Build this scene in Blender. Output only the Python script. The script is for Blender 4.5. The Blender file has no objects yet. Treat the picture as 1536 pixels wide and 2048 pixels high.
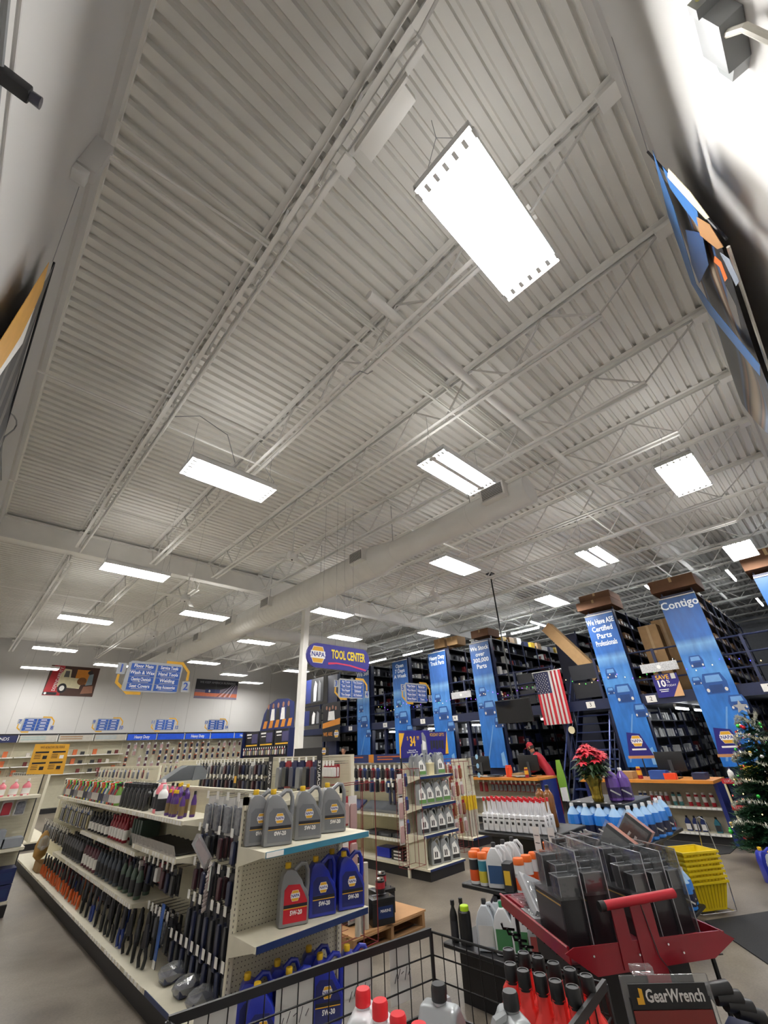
import bpy, bmesh, math, random
from math import sin, cos, pi, radians
from mathutils import Vector, Matrix
random.seed(7)
SC = bpy.context.scene
COL = SC.collection
# ---------------- camera ----------------
H_CAM, F_PX, YAW, PITCH, ROLL = 1.65, 812.4, 0.79210, 0.52674, 0.046963
def cam_axes():
    a, b, c = YAW, PITCH, ROLL
    fwd = Vector((cos(b)*cos(a), cos(b)*sin(a), sin(b)))
    r0 = Vector((sin(a), -cos(a), 0)); d0 = fwd.cross(r0)
    return cos(c)*r0+sin(c)*d0, -sin(c)*r0+cos(c)*d0, fwd
CR, CD, CF = cam_axes()
cd = bpy.data.cameras.new('camera'); cam = bpy.data.objects.new('camera', cd); COL.objects.link(cam)
cd.sensor_fit = 'VERTICAL'; cd.sensor_height = 24; cd.lens = 24*F_PX/2048
cd.clip_start = .02; cd.clip_end = 200
m = Matrix((CR, -CD, -CF)).transposed().to_4x4(); m.translation = Vector((0, 0, H_CAM)); cam.matrix_world = m
SC.camera = cam
# ---------------- world, exposure ----------------
W = bpy.data.worlds.new('world'); SC.world = W; W.use_nodes = True
W.node_tree.nodes['Background'].inputs[0].default_value = (.75, .8, .9, 1)
W.node_tree.nodes['Background'].inputs[1].default_value = .05
SC.view_settings.view_transform = 'Standard'; SC.view_settings.look = 'None'
SC.view_settings.gamma = 1; SC.view_settings.use_curve_mapping = False
SC.view_settings.exposure = 0.06
LAMP = 48.0          # emission of the fluorescent troffers
H = 6.35             # underside of the roof deck
# ---------------- a pixel of the 1536x2048 frame to a point on a world plane ----------------
def ray(px, py):
    return (CR*((px-768)/F_PX) + CD*((py-1024)/F_PX) + CF)
def atz(px, py, z): d = ray(px, py); t = (z-H_CAM)/d.z; return Vector((d.x*t, d.y*t, z))
def atx(px, py, x): d = ray(px, py); t = x/d.x; return Vector((x, d.y*t, H_CAM+d.z*t))
def aty(px, py, y): d = ray(px, py); t = y/d.y; return Vector((d.x*t, y, H_CAM+d.z*t))
# ---------------- materials ----------------
MATS = {}
def srgb(c):
    if isinstance(c, str):
        if len(c) == 3: c = c[0]*2+c[1]*2+c[2]*2
        c = [int(c[i:i+2], 16)/255 for i in (0, 2, 4)]
    return tuple((v/12.92 if v <= .04045 else ((v+.055)/1.055)**2.4) for v in c)
def M(name, col, rough=.5, metal=0, var=.06, scale=9, bump=0, emit=0, alpha=1, trans=0, coat=0):
    if name in MATS: return MATS[name]
    mt = bpy.data.materials.new(name); MATS[name] = mt; mt.use_nodes = True
    nt = mt.node_tree; b = nt.nodes['Principled BSDF']; c = srgb(col)
    b.inputs['Base Color'].default_value = (*c, 1); b.inputs['Roughness'].default_value = rough
    b.inputs['Metallic'].default_value = metal; b.inputs['Alpha'].default_value = alpha
    b.inputs['Transmission Weight'].default_value = trans; b.inputs['Coat Weight'].default_value = coat
    if emit:
        b.inputs['Emission Color'].default_value = (*c, 1); b.inputs['Emission Strength'].default_value = emit
    tc = nt.nodes.new('ShaderNodeTexCoord'); n = nt.nodes.new('ShaderNodeTexNoise')
    n.inputs['Scale'].default_value = scale; n.inputs['Detail'].default_value = 3
    nt.links.new(tc.outputs['Object'], n.inputs['Vector'])
    if var:
        r = nt.nodes.new('ShaderNodeValToRGB')
        r.color_ramp.elements[0].position = .3; r.color_ramp.elements[1].position = .7
        r.color_ramp.elements[0].color = (*[v*(1-var) for v in c], 1)
        r.color_ramp.elements[1].color = (*[min(1, v*(1+var)) for v in c], 1)
        nt.links.new(n.outputs['Fac'], r.inputs['Fac']); nt.links.new(r.outputs['Color'], b.inputs['Base Color'])
    if bump:
        bp = nt.nodes.new('ShaderNodeBump'); bp.inputs['Strength'].default_value = bump; bp.inputs['Distance'].default_value = .01
        nt.links.new(n.outputs['Fac'], bp.inputs['Height']); nt.links.new(bp.outputs['Normal'], b.inputs['Normal'])
    return mt
def nodes_of(mt): return mt.node_tree, mt.node_tree.nodes['Principled BSDF']
# ---------------- mesh builder ----------------
class B:
    def __init__(s, t=None): s.v = []; s.f = []; s.m = []; s.sm = []; s.mi = 0; s.o = tuple(t.location) if t is not None else (0, 0, 0)
    def add(s, vs, fs, smooth=False):
        o = len(s.v); s.v += [(v[0]-s.o[0], v[1]-s.o[1], v[2]-s.o[2]) for v in vs]; s.f += [tuple(o+i for i in f) for f in fs]
        s.m += [s.mi]*len(fs); s.sm += [smooth]*len(fs); return s
    def box(s, x0, x1, y0, y1, z0, z1):
        return s.add([(x, y, z) for z in (z0, z1) for y in (y0, y1) for x in (x0, x1)],
                     [(0, 2, 3, 1), (4, 5, 7, 6), (0, 1, 5, 4), (2, 6, 7, 3), (0, 4, 6, 2), (1, 3, 7, 5)])
    def cbox(s, c, d): return s.box(c[0]-d[0]/2, c[0]+d[0]/2, c[1]-d[1]/2, c[1]+d[1]/2, c[2]-d[2]/2, c[2]+d[2]/2)
    def mbox(s, mat, d):
        vs = [mat @ Vector((x*d[0]/2, y*d[1]/2, z*d[2]/2)) for z in (-1, 1) for y in (-1, 1) for x in (-1, 1)]
        return s.add(vs, [(0, 2, 3, 1), (4, 5, 7, 6), (0, 1, 5, 4), (2, 6, 7, 3), (0, 4, 6, 2), (1, 3, 7, 5)])
    def bar(s, p, q, w, t=None, up=Vector((0, 0, 1))):
        p, q = Vector(p), Vector(q); d = q-p; L = d.length
        if L < 1e-6: return s
        z = d/L; x = z.cross(up)
        x = Vector((1, 0, 0)) if x.length < 1e-4 else x.normalized(); y = z.cross(x); t = t or w
        mt = Matrix((x, y, z)).transposed().to_4x4(); mt.translation = (p+q)/2
        return s.mbox(mt, (w, t, L))
    def tube(s, pts, r, n=6, closed=False, caps=True):
        pts = [Vector(p) for p in pts]; N = len(pts); rs = r if isinstance(r, (list, tuple)) else [r]*N
        vs = []; fs = []; px = None
        for i, p in enumerate(pts):
            if closed: t = pts[(i+1) % N]-pts[i-1]
            else: t = pts[min(i+1, N-1)]-pts[max(i-1, 0)]
            t.normalize()
            if px is None: px = t.orthogonal().normalized()
            else:
                px = px-t*px.dot(t); px = px.normalized() if px.length > 1e-6 else t.orthogonal().normalized()
            py = t.cross(px)
            for k in range(n):
                a = 2*pi*k/n; vs.append(p+(px*cos(a)+py*sin(a))*rs[i])
        for i in range(N if closed else N-1):
            j = (i+1) % N
            for k in range(n): fs.append((i*n+k, i*n+(k+1) % n, j*n+(k+1) % n, j*n+k))
        if not closed and caps: fs += [tuple(range(n-1, -1, -1)), tuple(range((N-1)*n, N*n))]
        return s.add(vs, fs, n > 4)
    def lathe(s, prof, n=14, c=(0, 0, 0), axis='z', smooth=True):
        vs = []; fs = []; N = len(prof)
        for r, z in prof:
            for k in range(n):
                a = 2*pi*k/n
                v = (r*cos(a), r*sin(a), z) if axis == 'z' else ((z, r*cos(a), r*sin(a)) if axis == 'x' else (r*sin(a), z, r*cos(a)))
                vs.append((v[0]+c[0], v[1]+c[1], v[2]+c[2]))
        for i in range(N-1):
            for k in range(n): fs.append((i*n+k, i*n+(k+1) % n, (i+1)*n+(k+1) % n, (i+1)*n+k))
        fs += [tuple(range(n-1, -1, -1)), tuple(range((N-1)*n, N*n))]
        return s.add(vs, fs, smooth)
    def prism(s, poly, d0, d1, plane='xz'):
        n = len(poly)
        def p3(a, b, d): return {'xz': (a, d, b), 'xy': (a, b, d), 'yz': (d, a, b)}[plane]
        vs = [p3(a, b, d0) for a, b in poly]+[p3(a, b, d1) for a, b in poly]
        return s.add(vs, [tuple(range(n)), tuple(range(2*n-1, n-1, -1))]+[(i, n+i, n+(i+1) % n, (i+1) % n) for i in range(n)])
    def quad(s, a, b, c, d): return s.add([a, b, c, d], [(0, 1, 2, 3)])
    def bev(s, w=.004, seg=2):
        s.bv = (w, seg); return s
    def mesh(s, name, mats):
        me = bpy.data.meshes.new(name); me.from_pydata(s.v, [], s.f)
        me.polygons.foreach_set('material_index', s.m); me.polygons.foreach_set('use_smooth', s.sm)
        for mt in (mats if isinstance(mats, (list, tuple)) else [mats]): me.materials.append(mt)
        bm = bmesh.new(); bm.from_mesh(me); bmesh.ops.recalc_face_normals(bm, faces=bm.faces)
        if hasattr(s, 'bv'):
            es = [e for e in bm.edges if len(e.link_faces) == 2 and e.calc_face_angle(0) > .5]
            bmesh.ops.bevel(bm, geom=es, offset=s.bv[0], segments=s.bv[1], affect='EDGES', profile=.6)
            for f in bm.faces: f.smooth = True
        for e in bm.edges:
            if len(e.link_faces) == 2 and e.calc_face_angle(0) > .62: e.smooth = False
        bm.to_mesh(me); bm.free(); return me
    def done(s, name, mats, parent=None):
        o = bpy.data.objects.new(name, s.mesh(name, mats)); COL.objects.link(o)
        if parent is not None: o.parent = parent
        return o
def tag(o, label, cat, group=None, kind=None):
    if label: o['label'] = label
    if cat: o['category'] = cat
    if group: o['group'] = group
    if kind: o['kind'] = kind
    return o
def T(name, label, cat, loc=(0, 0, 0), rz=0, group=None):
    o = bpy.data.objects.new(name, None); COL.objects.link(o); o.empty_display_size = .1
    o.location = loc; o.rotation_euler = (0, 0, rz); return tag(o, label, cat, group)
def S(b, name, mat, label=None):
    o = b.done(name, mat); o['kind'] = 'structure'
    if label: o['label'] = label
    return o
def dup(root, loc=None, rz=None, label=None, group=None, scale=None):
    r = root.copy(); COL.objects.link(r)
    if loc is not None: r.location = loc
    if rz is not None: r.rotation_euler = (0, 0, rz)
    if scale: r.scale = scale if isinstance(scale, (tuple, list)) else (scale,)*3
    if label: r['label'] = label
    if group: r['group'] = group
    for ch in list(root.children):
        c = ch.copy(); COL.objects.link(c); c.parent = r
        for g in ch.children:
            d = g.copy(); COL.objects.link(d); d.parent = c
    return r
def each(proto, spots, labeler, group=None):
    """first spot moves the prototype itself, the rest are copies; spots are (loc, rz)"""
    out = []
    for i, (loc, rz) in enumerate(spots):
        if i: o = dup(proto, loc, rz)
        else: o = proto; o.location = loc; o.rotation_euler = (0, 0, rz)
        o['label'] = labeler(i); 
        if group: o['group'] = group
        out.append(o)
    return out
ORD = 'first second third fourth fifth sixth seventh eighth ninth tenth eleventh twelfth thirteenth fourteenth fifteenth sixteenth seventeenth eighteenth nineteenth twentieth'.split()
TENS = 'twenty thirty forty fifty sixty seventy eighty ninety'.split()
def od(i):
    if i < 20: return ORD[i]
    n = i+1
    if n < 100: return TENS[n//10-2]+('-'+ORD[n % 10-1] if n % 10 else 'th') if n % 10 else TENS[n//10-2][:-1]+'ieth'
    return str(n)+'th'
FONTC = {}
FACE = {'-y': (pi/2, 0, 0), '-x': (pi/2, 0, -pi/2), '+x': (pi/2, 0, pi/2), 'up': (0, 0, 0)}
def text(s, size, mat, parent, loc, face='-y', align='CENTER', sx=1, name='lettering', rot=None, bold=0):
    key = (s, size, mat.name, align, bold)
    if key not in FONTC:
        c = bpy.data.curves.new(name, 'FONT'); c.body = s; c.size = size; c.align_x = align; c.align_y = 'CENTER'
        c.extrude = .0008; c.resolution_u = 2; c.offset = bold*size; c.space_line = .85; c.materials.append(mat)
        tmp = bpy.data.objects.new(name, c); me = bpy.data.meshes.new_from_object(tmp); me.name = name; bpy.data.objects.remove(tmp); FONTC[key] = me
    o = bpy.data.objects.new(name, FONTC[key]); COL.objects.link(o); o.parent = parent
    o.location = loc; o.rotation_euler = rot or FACE[face]; o.scale = (sx, 1, 1); return o
# ================= ROOM SHELL =================
m_wall = M('painted_wall', 'd2d0cd', .8, var=.03, scale=.6)
m_deck = M('painted_deck', 'e9e7e1', .62, var=.05, scale=.8)
m_steel = M('painted_steel', 'eeece7', .55, var=.05, scale=2)
m_black = M('black', '111114', .5)
m_floor = M('concrete_floor', '8d857b', .42, var=.0, scale=1)
nt, bs = nodes_of(m_floor)
tc = nt.nodes.new('ShaderNodeTexCoord')
n1 = nt.nodes.new('ShaderNodeTexNoise'); n1.inputs['Scale'].default_value = 1.5; n1.inputs['Detail'].default_value = 8; n1.inputs['Roughness'].default_value = .62; n1.inputs['Distortion'].default_value = .6
n2 = nt.nodes.new('ShaderNodeTexNoise'); n2.inputs['Scale'].default_value = 60; n2.inputs['Detail'].default_value = 4
r1 = nt.nodes.new('ShaderNodeValToRGB'); r1.color_ramp.elements[0].position = .3; r1.color_ramp.elements[1].position = .72
r1.color_ramp.elements[0].color = (*srgb('564e46'), 1); r1.color_ramp.elements[1].color = (*srgb('847b6f'), 1)
mx = nt.nodes.new('ShaderNodeMixRGB'); mx.blend_type = 'OVERLAY'; mx.inputs[0].default_value = .4
nt.links.new(tc.outputs['Object'], n1.inputs['Vector']); nt.links.new(tc.outputs['Object'], n2.inputs['Vector'])
nt.links.new(n1.outputs['Fac'], r1.inputs['Fac']); nt.links.new(r1.outputs['Color'], mx.inputs[1]); nt.links.new(n2.outputs['Fac'], mx.inputs[2])
nt.links.new(mx.outputs['Color'], bs.inputs['Base Color'])
rr = nt.nodes.new('ShaderNodeMapRange'); rr.inputs['To Min'].default_value = .3; rr.inputs['To Max'].default_value = .5
nt.links.new(n1.outputs['Fac'], rr.inputs['Value']); nt.links.new(rr.outputs['Result'], bs.inputs['Roughness'])
XL, YR, YB, XR = -.64, -.65, 23.7, 26.0
S(B().box(XL-.3, XR, YR-.3, YB+.3, -.2, 0), 'floor', m_floor)
S(B().box(XL-.2, XL, YR-.2, YB+.2, 0, 7), 'wall_left', m_wall)
S(B().box(XL, XR, YR-.2, YR, 0, 7), 'wall_right', m_wall)
wb = S(B().box(XL, XR, YB, YB+.2, 0, 7), 'wall_back', m_wall)
for i in range(1, 12):
    o = B().box(XL+i*2.3, XL+i*2.3+.02, YB-.004, YB, 0, 6.3).done('panel_joint', M('wall_joint', 'b5b3b0', .8), wb)
S(B().box(XR, XR+.2, YR, YB, 0, 7), 'wall_far', M('far_wall', 'cfd3da', .8))
# thickened wall heads under the deck
S(B().box(XL, XL+.03, YR, YB, 5.93, H), 'trim_1', m_wall, 'raised wall head along the left wall under the deck')
S(B().box(XL+.03, XL+.055, YR, YB, 6.29, H), 'trim_2', m_steel, 'thin steel angle where deck meets left wall')
S(B().box(XL, XR, YR, YR+.03, 5.95, H), 'trim_3', m_wall, 'raised wall head along the right wall under the joists')
# corrugated deck: ribs run along X, one panel of six ribs repeated
def deck_panel(x0, x1):
    b = B(); P = .1524; zb, zt = H, H+.05; vs = []; fs = []
    prof = []
    for k in range(6):
        y = k*P; prof += [(y, zb), (y+.085, zb), (y+.102, zt), (y+.136, zt)]
    prof.append((6*P, zb))
    for y, z in prof: vs += [(x0, y, z), (x1, y, z)]
    fs = [(2*i, 2*i+1, 2*i+3, 2*i+2) for i in range(len(prof)-1)]
    return b.add(vs, fs)
ce = B().box(XL, XR, YR, YB, H+.06, H+.2).done('ceiling', m_deck); ce['kind'] = 'structure'
dp = deck_panel(XL+.03, XR).done('deck_panel', m_deck, ce)
y = YR-.05; first = True
while y < YB:
    if first: dp.location.y = y; first = False
    else:
        c = dp.copy(); COL.objects.link(c); c.location.y = y
    y += 6*.1524
# ---- open web joists ----
m_web = M('web_steel', 'd9d7d2', .6, var=.05)
DJ = .62
def make_joist(L, n, r_end=.9):
    r = T('roof_joist', None, 'joist'); zt, zb = -.0, -DJ
    for s in (-.055, .055):
        B().box(s-.032, s+.032, 0, L, zt-.006, zt).box(s-.004+.028*(1 if s < 0 else -1), s+.004+.028*(1 if s < 0 else -1), 0, L, zt-.055, zt).done('top_chord', m_steel, r)
        B().box(s-.026, s+.026, r_end, L-.55, zb, zb+.006).box(s-.004+.022*(1 if s < 0 else -1), s+.004+.022*(1 if s < 0 else -1), r_end, L-.55, zb, zb+.045).done('bottom_chord', m_steel, r)
    for a in (0, L-.16): B().box(-.07, .07, a, a+.16, -.12, -.055).done('bearing_seat', m_steel, r)
    w = (L-.55-r_end)/n; me = None
    ends = [((0, .1, -.05), (0, r_end+.02, zb+.02)), ((0, L-.1, -.05), (0, L-.57, zb+.02))]
    for p, q in ends: B().bar(p, q, .02).done('web_member', m_web, r)
    up = B().bar((0, 0, zb+.02), (0, w/2, -.03), .022).mesh('web_member', m_web)
    dn = B().bar((0, w/2, -.03), (0, w, zb+.02), .022).mesh('web_member', m_web)
    vt = B().bar((0, w/2, -.03), (.0, w/2+.02, zb+.02), .016).mesh('web_member', m_web)
    for k in range(n):
        for me in (up, dn):
            o = bpy.data.objects.new('web_member', me); COL.objects.link(o); o.parent = r; o.location = (0, r_end+k*w, 0)
    return r
GY0, GY1 = 10.86, 11.06          # girder line
def jx(k): return .80+1.508*k
j1 = make_joist(GY0-YR+.08, 9); j2 = make_joist(YB-GY1+.05, 10, .5)
def jl(k, bay): return od(k)+' white open-web roof joist from the left wall, '+('wall to girder' if bay == 0 else 'beyond the girder to the poster wall')
each(j1, [((jx(k), YR+.02, H-.0), 0) for k in range(16)], lambda k: jl(k, 0), 'roof joists')
each(j2, [((jx(k), GY1-.05, H-.0), 0) for k in range(16)], lambda k: jl(k, 1), 'roof joists')
# girder and column
g = T('roof_girder', 'deep white steel roof girder crossing above the column', 'beam', (0, 0, 0))
B().box(XL, XR, GY0+.08, GY0+.12, 5.82, H-.02).done('web_plate', m_steel, g)
B().box(XL, XR, GY0-.01, GY1, 5.79, 5.82).done('bottom_flange', m_steel, g)
B().box(XL, XR, GY0-.01, GY1, H-.09, H-.06).done('top_flange', m_steel, g)
cx = 7.1
g = T('steel_column', 'square white steel column rising behind the tool sign', 'column', (cx, 10.96, 0))
B().box(-.09, .09, -.09, .09, 0, 5.79).done('shaft', m_steel, g); B().box(-.16, .16, -.12, .12, 5.74, 5.785).box(-.16, .16, -.16, .16, 0, .02).done('cap_plate', m_steel, g)
for k, xx in enumerate((16.2, 25.0)):
    g = T('steel_column', 'white steel column deep among the parts racks, %s beyond the sign' % od(k), 'column', (xx, 10.96, 0))
    B().box(-.09, .09, -.09, .09, 0, 5.79).done('shaft', m_steel, g); B().box(-.16, .16, -.12, .12, 5.74, 5.785).done('cap_plate', m_steel, g)
# bridging rods running across joists (X direction) and diagonal wall braces
for k, (yy, zz) in enumerate(((2.35, -.05), (2.35, -DJ+.03), (5.2, -.05), (5.2, -DJ+.03), (8.2, -.05), (8.2, -DJ+.03), (14.2, -DJ+.03), (17.2, -.05), (20.3, -DJ+.03))):
    o = B().box(XL+.03, XR, yy-.012, yy+.012, H+zz-.02, H+zz).done('bridging_bar', m_steel)
    tag(o, 'thin steel bridging bar tying the joists, %s out from the right wall, %s chord' % (od(k//2) if k < 6 else od(k-3), 'top' if zz > -.1 else 'bottom'), 'brace', 'bridging bars')
# the pipe above the joists' bottom chords
p0, p1 = atz(737, 590, 5.85), 22
o = B().tube([(p0.x, p0.y, 5.85), (p1, p0.y-.1, 5.85)], .055, 12).done('roof_drain_pipe', m_steel); tag(o, 'round white pipe with open end crossing through the joists', 'pipe')
o = B().tube([(.86, 1.95, H-DJ-.02), (.86, 10.6, H-DJ-.02)], .018, 6).done('conduit', m_steel); tag(o, 'slim conduit run along the bottom chord of the first joist', 'conduit')
g = T('junction_box', 'white square junction box on the first joist', 'electrical box', (.86, 1.12, H-DJ-.042))
B().box(-.05, .05, -.06, .06, -.04, .04).bev(.004).done('box_body', m_steel, g); B().box(-.056, .056, -.066, .066, -.05, -.04).done('cover_plate', m_steel, g)
g = T('ballast_box', 'long white box bracketed on the first joist beside the junction box', 'electrical box', (.93, .72, 5.68))
B().box(-.06, .06, -.24, .24, -.05, .05).bev(.005).done('box_body', m_steel, g); B().box(-.08, -.06, -.28, .28, -.06, .07).done('bracket', m_steel, g)
g = T('wall_box', 'white duct stub and small box at the top of the left wall', 'electrical box', (XL, 2.36, 5.6))
B().box(.0, .12, -.05, .05, -.22, .24).bev(.004).done('stub', m_wall, g); B().box(.0, .09, -.045, .045, -.32, -.24).bev(.004).done('small_box', M('white_plastic', 'e4e4e2', .5), g)
o = B().tube([(XL+.1, 2.36, 5.98), (.7, 2.36, 6.22), (12, 2.36, 6.24)], .014, 6).done('conduit', m_steel); tag(o, 'slim conduit from the left wall box across under the deck', 'conduit')
# ================= FLUORESCENT TROFFERS =================
m_hous = M('fixture_white', 'e8e8e6', .4)
m_lamp = M('lamp_glow', 'fffdfa', .5, var=0, emit=LAMP)
m_wire = M('hanger_wire', '9a9a9c', .4, .6)
LZ = 5.0
def make_fixture(double):
    r = T('ceiling_light', None, 'light'); L, Wd = 1.22, .48
    b = B().box(-L/2, L/2, -Wd/2, Wd/2, .07, .085)
    b.box(-L/2, L/2, -Wd/2, -Wd/2+.006, -.0, .085).box(-L/2, L/2, Wd/2-.006, Wd/2, 0, .085)
    for s in (-1, 1): b.quad((s*L/2, -Wd/2, 0), (s*L/2, Wd/2, 0), (s*(L/2-.035), Wd/2, .07), (s*(L/2-.035), -Wd/2, .07))
    b.done('housing', m_hous, r)
    for k in range(7 if not double else 8):
        yk = -Wd/2+Wd*k/6 if not double else (-Wd/2 if k < 4 else .04)+(k % 4)*(.2/3)
        for sg in (-1, 1): B().prism([(yk-.014, .0), (yk+.014, 0), (yk, .055)], sg*(L/2-.03), sg*(L/2-.085), 'yz').done('reflector_scallop', m_hous, r)
    for (a, c) in (((-Wd/2+.01, Wd/2-.01),) if not double else ((-Wd/2+.01, -.035), (.035, Wd/2-.01))):
        B().box(-L/2+.05, L/2-.05, a, c, .028, .04).done('lamp_bank', m_lamp, r)
    if double: B().box(-L/2+.02, L/2-.02, -.03, .03, .005, .05).done('ballast_cover', m_hous, r)
    B().box(-L/2+.06, L/2-.06, -.15, .15, .0855, .088).done('added_uplight', M('added_uplight_glow', 'fffdfa', .5, var=0, emit=LAMP*.1), r)  # glowing top strip added to brighten the deck, no such slot known
    for s in (-1, 1):
        B().tube([(s*L/2*.96, -.14, .08), (s*L/2*.96, 0, .42), (s*L/2*.96, .14, .08)], .0025, 4).tube([(s*L/2*.96, 0, .42), (s*L/2*.96, 0, H-DJ-LZ+.02)], .0025, 4).done('hanger', m_wire, r)
    return r
single = [(1.77, .49), (1.77, 4.87), (1.77, 9.2), (1.75, 13.53), (1.74, 17.94), (1.87, 22.05), (4.12, 11.38), (3.95, 20.1), (6.85, .46), (6.87, 4.83), (6.82, 9.17), (6.77, 13.45),
          (6.77, 17.85), (8.97, 11.3), (9.13, 20.05), (11.15, .44), (11.1, 4.73), (11.14, 9.11), (11.17, 17.8), (11.06, 22.05)]
double = [(4.14, 2.65), (8.93, 2.6)]
names = 'huge one above the aisle by the joists|above the gondola before the girder|tucked against the girder|beyond the girder left of the rest|above the yellow filter poster|low beside the pickup truck poster|just beyond the spiral duct register|behind the first aisle sign|square-looking one by the right wall|above the mezzanine banners mid-store|above the tool sign|past the column|next to the truck highway poster|right above the tool sign tip|over the highway poster|last one by the right wall|above the flag and stairs|above the narrow racks|half hidden by the column|lowest, beside the highway poster'.split('|')
each(make_fixture(False), [((x, y, LZ), 0) for x, y in single], lambda i: 'bright hanging fluorescent fixture, '+names[i], 'hanging fluorescent fixtures')
each(make_fixture(True), [((x, y, LZ), 0) for x, y in double], lambda i: 'hanging twin-bank fluorescent fixture with dark centre strip, '+('above the duct end' if i == 0 else 'near the right wall'), 'twin fluorescent fixtures')
# strip lights among the parts racks
def make_strip():
    r = T('strip_light', None, 'light'); B().box(-.03, .03, -.6, .6, .03, .07).bev(.004).done('housing', m_hous, r)
    B().tube([(0, -.58, 0), (0, .58, 0)], .02, 8).done('lamp_bank', M('strip_glow', 'f6faff', .5, var=0, emit=LAMP*1.6), r)
    B().tube([(0, -.4, .07), (0, -.4, H-5.3)], .003, 4).tube([(0, .4, .07), (0, .4, H-5.3)], .003, 4).done('hanger', m_wire, r); return r
strips = []
for (px, py, z, rz) in ((1078, 1249, 5.3, pi/2), (1463, 1152, 5.3, pi/2), (1305, 1181, 5.3, pi/2), (1520, 1205, 5.3, pi/2), (1050, 1262, 5.3, 0), (985, 1275, 5.3, 0), (825, 1307, 5.3, 0), (755, 1322, 5.3, 0), (1180, 1280, 5.3, pi/2)):
    p = atz(px, py, z)
    if p.x < 25: strips.append(((p.x, p.y, z), rz))
each(make_strip(), strips, lambda i: 'bare strip light hung over the mezzanine racks, '+od(i)+' in the run', 'strip lights')
# ================= SPIRAL DUCT =================
m_duct = M('duct_white', 'dedcd8', .5, .1, var=.03, scale=3)
m_grille = M('grille_dark', '5f5f60', .6)
DX, DZ = 5.55, 5.15
r1_, r2_ = .235, .33
duct = T('spiral_duct', 'long round white spiral duct hung under the joists, with end cap and registers', 'duct', (DX, 0, DZ))
B().lathe([(r1_-.01, 2.28), (r1_, 2.3), (r1_, 5.3)], 28, axis='y').done('duct_run', m_duct, duct)
B().lathe([(r1_, 5.3), (r1_+.01, 5.32), (r2_, 5.85), (r2_+.012, 5.88), (r2_, 5.91)], 28, axis='y').done('reducer', m_duct, duct)
prof = []; y = 5.9
while y < 23.6:
    prof += [(r2_, y), (r2_, y+.13), (r2_+.006, y+.145), (r2_, y+.16)]; y += .17
B().lathe(prof, 28, axis='y').done('duct_run', m_duct, duct)
B().lathe([(r1_*.97, 2.27), (r1_, 2.29)], 28, axis='y').done('end_cap', m_duct, duct)
for yy, rr_ in ((2.75, r1_), (6.1, r2_), (9.95, r2_), (12.1, r2_), (14.6, r2_), (17.1, r2_)):
    q = B(); x1 = -rr_-.12
    q.box(x1, -.1, yy-.22, yy+.22, -.08, .17).done('register', m_duct, duct)
    rg = B()
    gb = rg.box(x1-.004, x1, yy-.19, yy+.19, -.055, .145).done('grille', m_grille, duct)
    for k in range(7): B().box(x1-.012, x1-.004, yy-.185, yy+.185, -.05+k*.028, -.045+k*.028).done('louvre', m_duct, gb)
for yy in (3.4, 5.4, 8.0, 10.5, 13, 15.5, 18, 20.5):
    rr_ = r1_ if yy < 5.5 else r2_
    B().tube([(0, yy, rr_), (0, yy, H-DZ-.05)], .006, 4).done('hanger_rod', m_wire, duct)
    B().lathe([(rr_+.004, yy-.02), (rr_+.004, yy+.02)], 28, axis='y').done('strap', m_duct, duct)
o = T('branch_duct', 'white branch duct turning off the spiral duct beyond the column', 'duct', (DX, 12.7, DZ))
B().lathe([(.2, .6), (.2, 5.5)], 24, axis='x').done('duct_run', m_duct, o); B().box(.345, .6, -.25, .25, -.25, .25).done('takeoff', m_duct, o)
# ceiling fans
m_fan = M('fan_white', 'e2e1de', .4)
def make_fan():
    r = T('ceiling_fan', None, 'fan'); B().tube([(0, 0, 0), (0, 0, .5)], .012, 8).done('downrod', m_fan, r)
    B().lathe([(.05, -.16), (.1, -.14), (.12, -.08), (.1, -.01), (.05, .0), (.02, .03)], 20).done('motor', m_fan, r)
    B().lathe([(.02, .5), (.06, .52), (.07, .56)], 16).done('canopy', m_fan, r)
    B().lathe([(.012, -.175), (.02, -.16)], 10).done('control_cap', M('black', '111114'), r)
    for k in range(3):
        a = 2*pi*k/3+.5; mt = Matrix.Rotation(a, 4, 'Z') @ Matrix.Translation((.42, 0, -.07)) @ Matrix.Rotation(.18, 4, 'X')
        B().mbox(mt, (.62, .13, .008)).done('blade', m_fan, r)
    return r
fp = [atz(585, 1105, 5.2), atz(372, 1190, 5.2), atz(875, 1192, 5.2), atz(310, 1262, 5.2)]
each(make_fan(), [((p.x, p.y, 5.2), i*.5) for i, p in enumerate(fp)], lambda i: 'white three-blade ceiling fan '+['left of the duct reducer', 'past the girder near the aisle fixture', 'among joists over the parts racks', 'far off near the back wall fixtures'][i], 'ceiling fans')
# ================= POSTERS ON THE WALLS =================
def flat(name, mat, parent, pts, face, off, th=.0015):
    """thin printed shape; pts (u,v) in metres, face '-y': u=x ; '-x': u=-y ; '+x': u=+y ; '+y': u=x"""
    b = B()
    if face == '-y': b.prism([(u, v) for u, v in pts], -off, -off-th, 'xz')
    elif face == '+y': b.prism([(u, v) for u, v in pts], off, off+th, 'xz')
    elif face == '-x': b.prism([(-u, v) for u, v in pts], -off, -off-th, 'yz')
    else: b.prism([(u, v) for u, v in pts], off, off+th, 'yz')
    return b.done(name, mat, parent)
def R4(a, b, c, d): return [(a, c), (b, c), (b, d), (a, d)]
m_white = M('white_print', 'f4f3f0', .5); m_navy = M('navy_print', '1d2b66', .5); m_yel = M('yellow_print', 'f0b92a', .5)
m_red = M('red_print', 'b3202a', .5); m_cream = M('cream_print', 'e3d9b4', .5); m_brown = M('brown_print', '4a2f26', .5); m_org = M('orange_print', 'd98a2b', .5)
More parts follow.
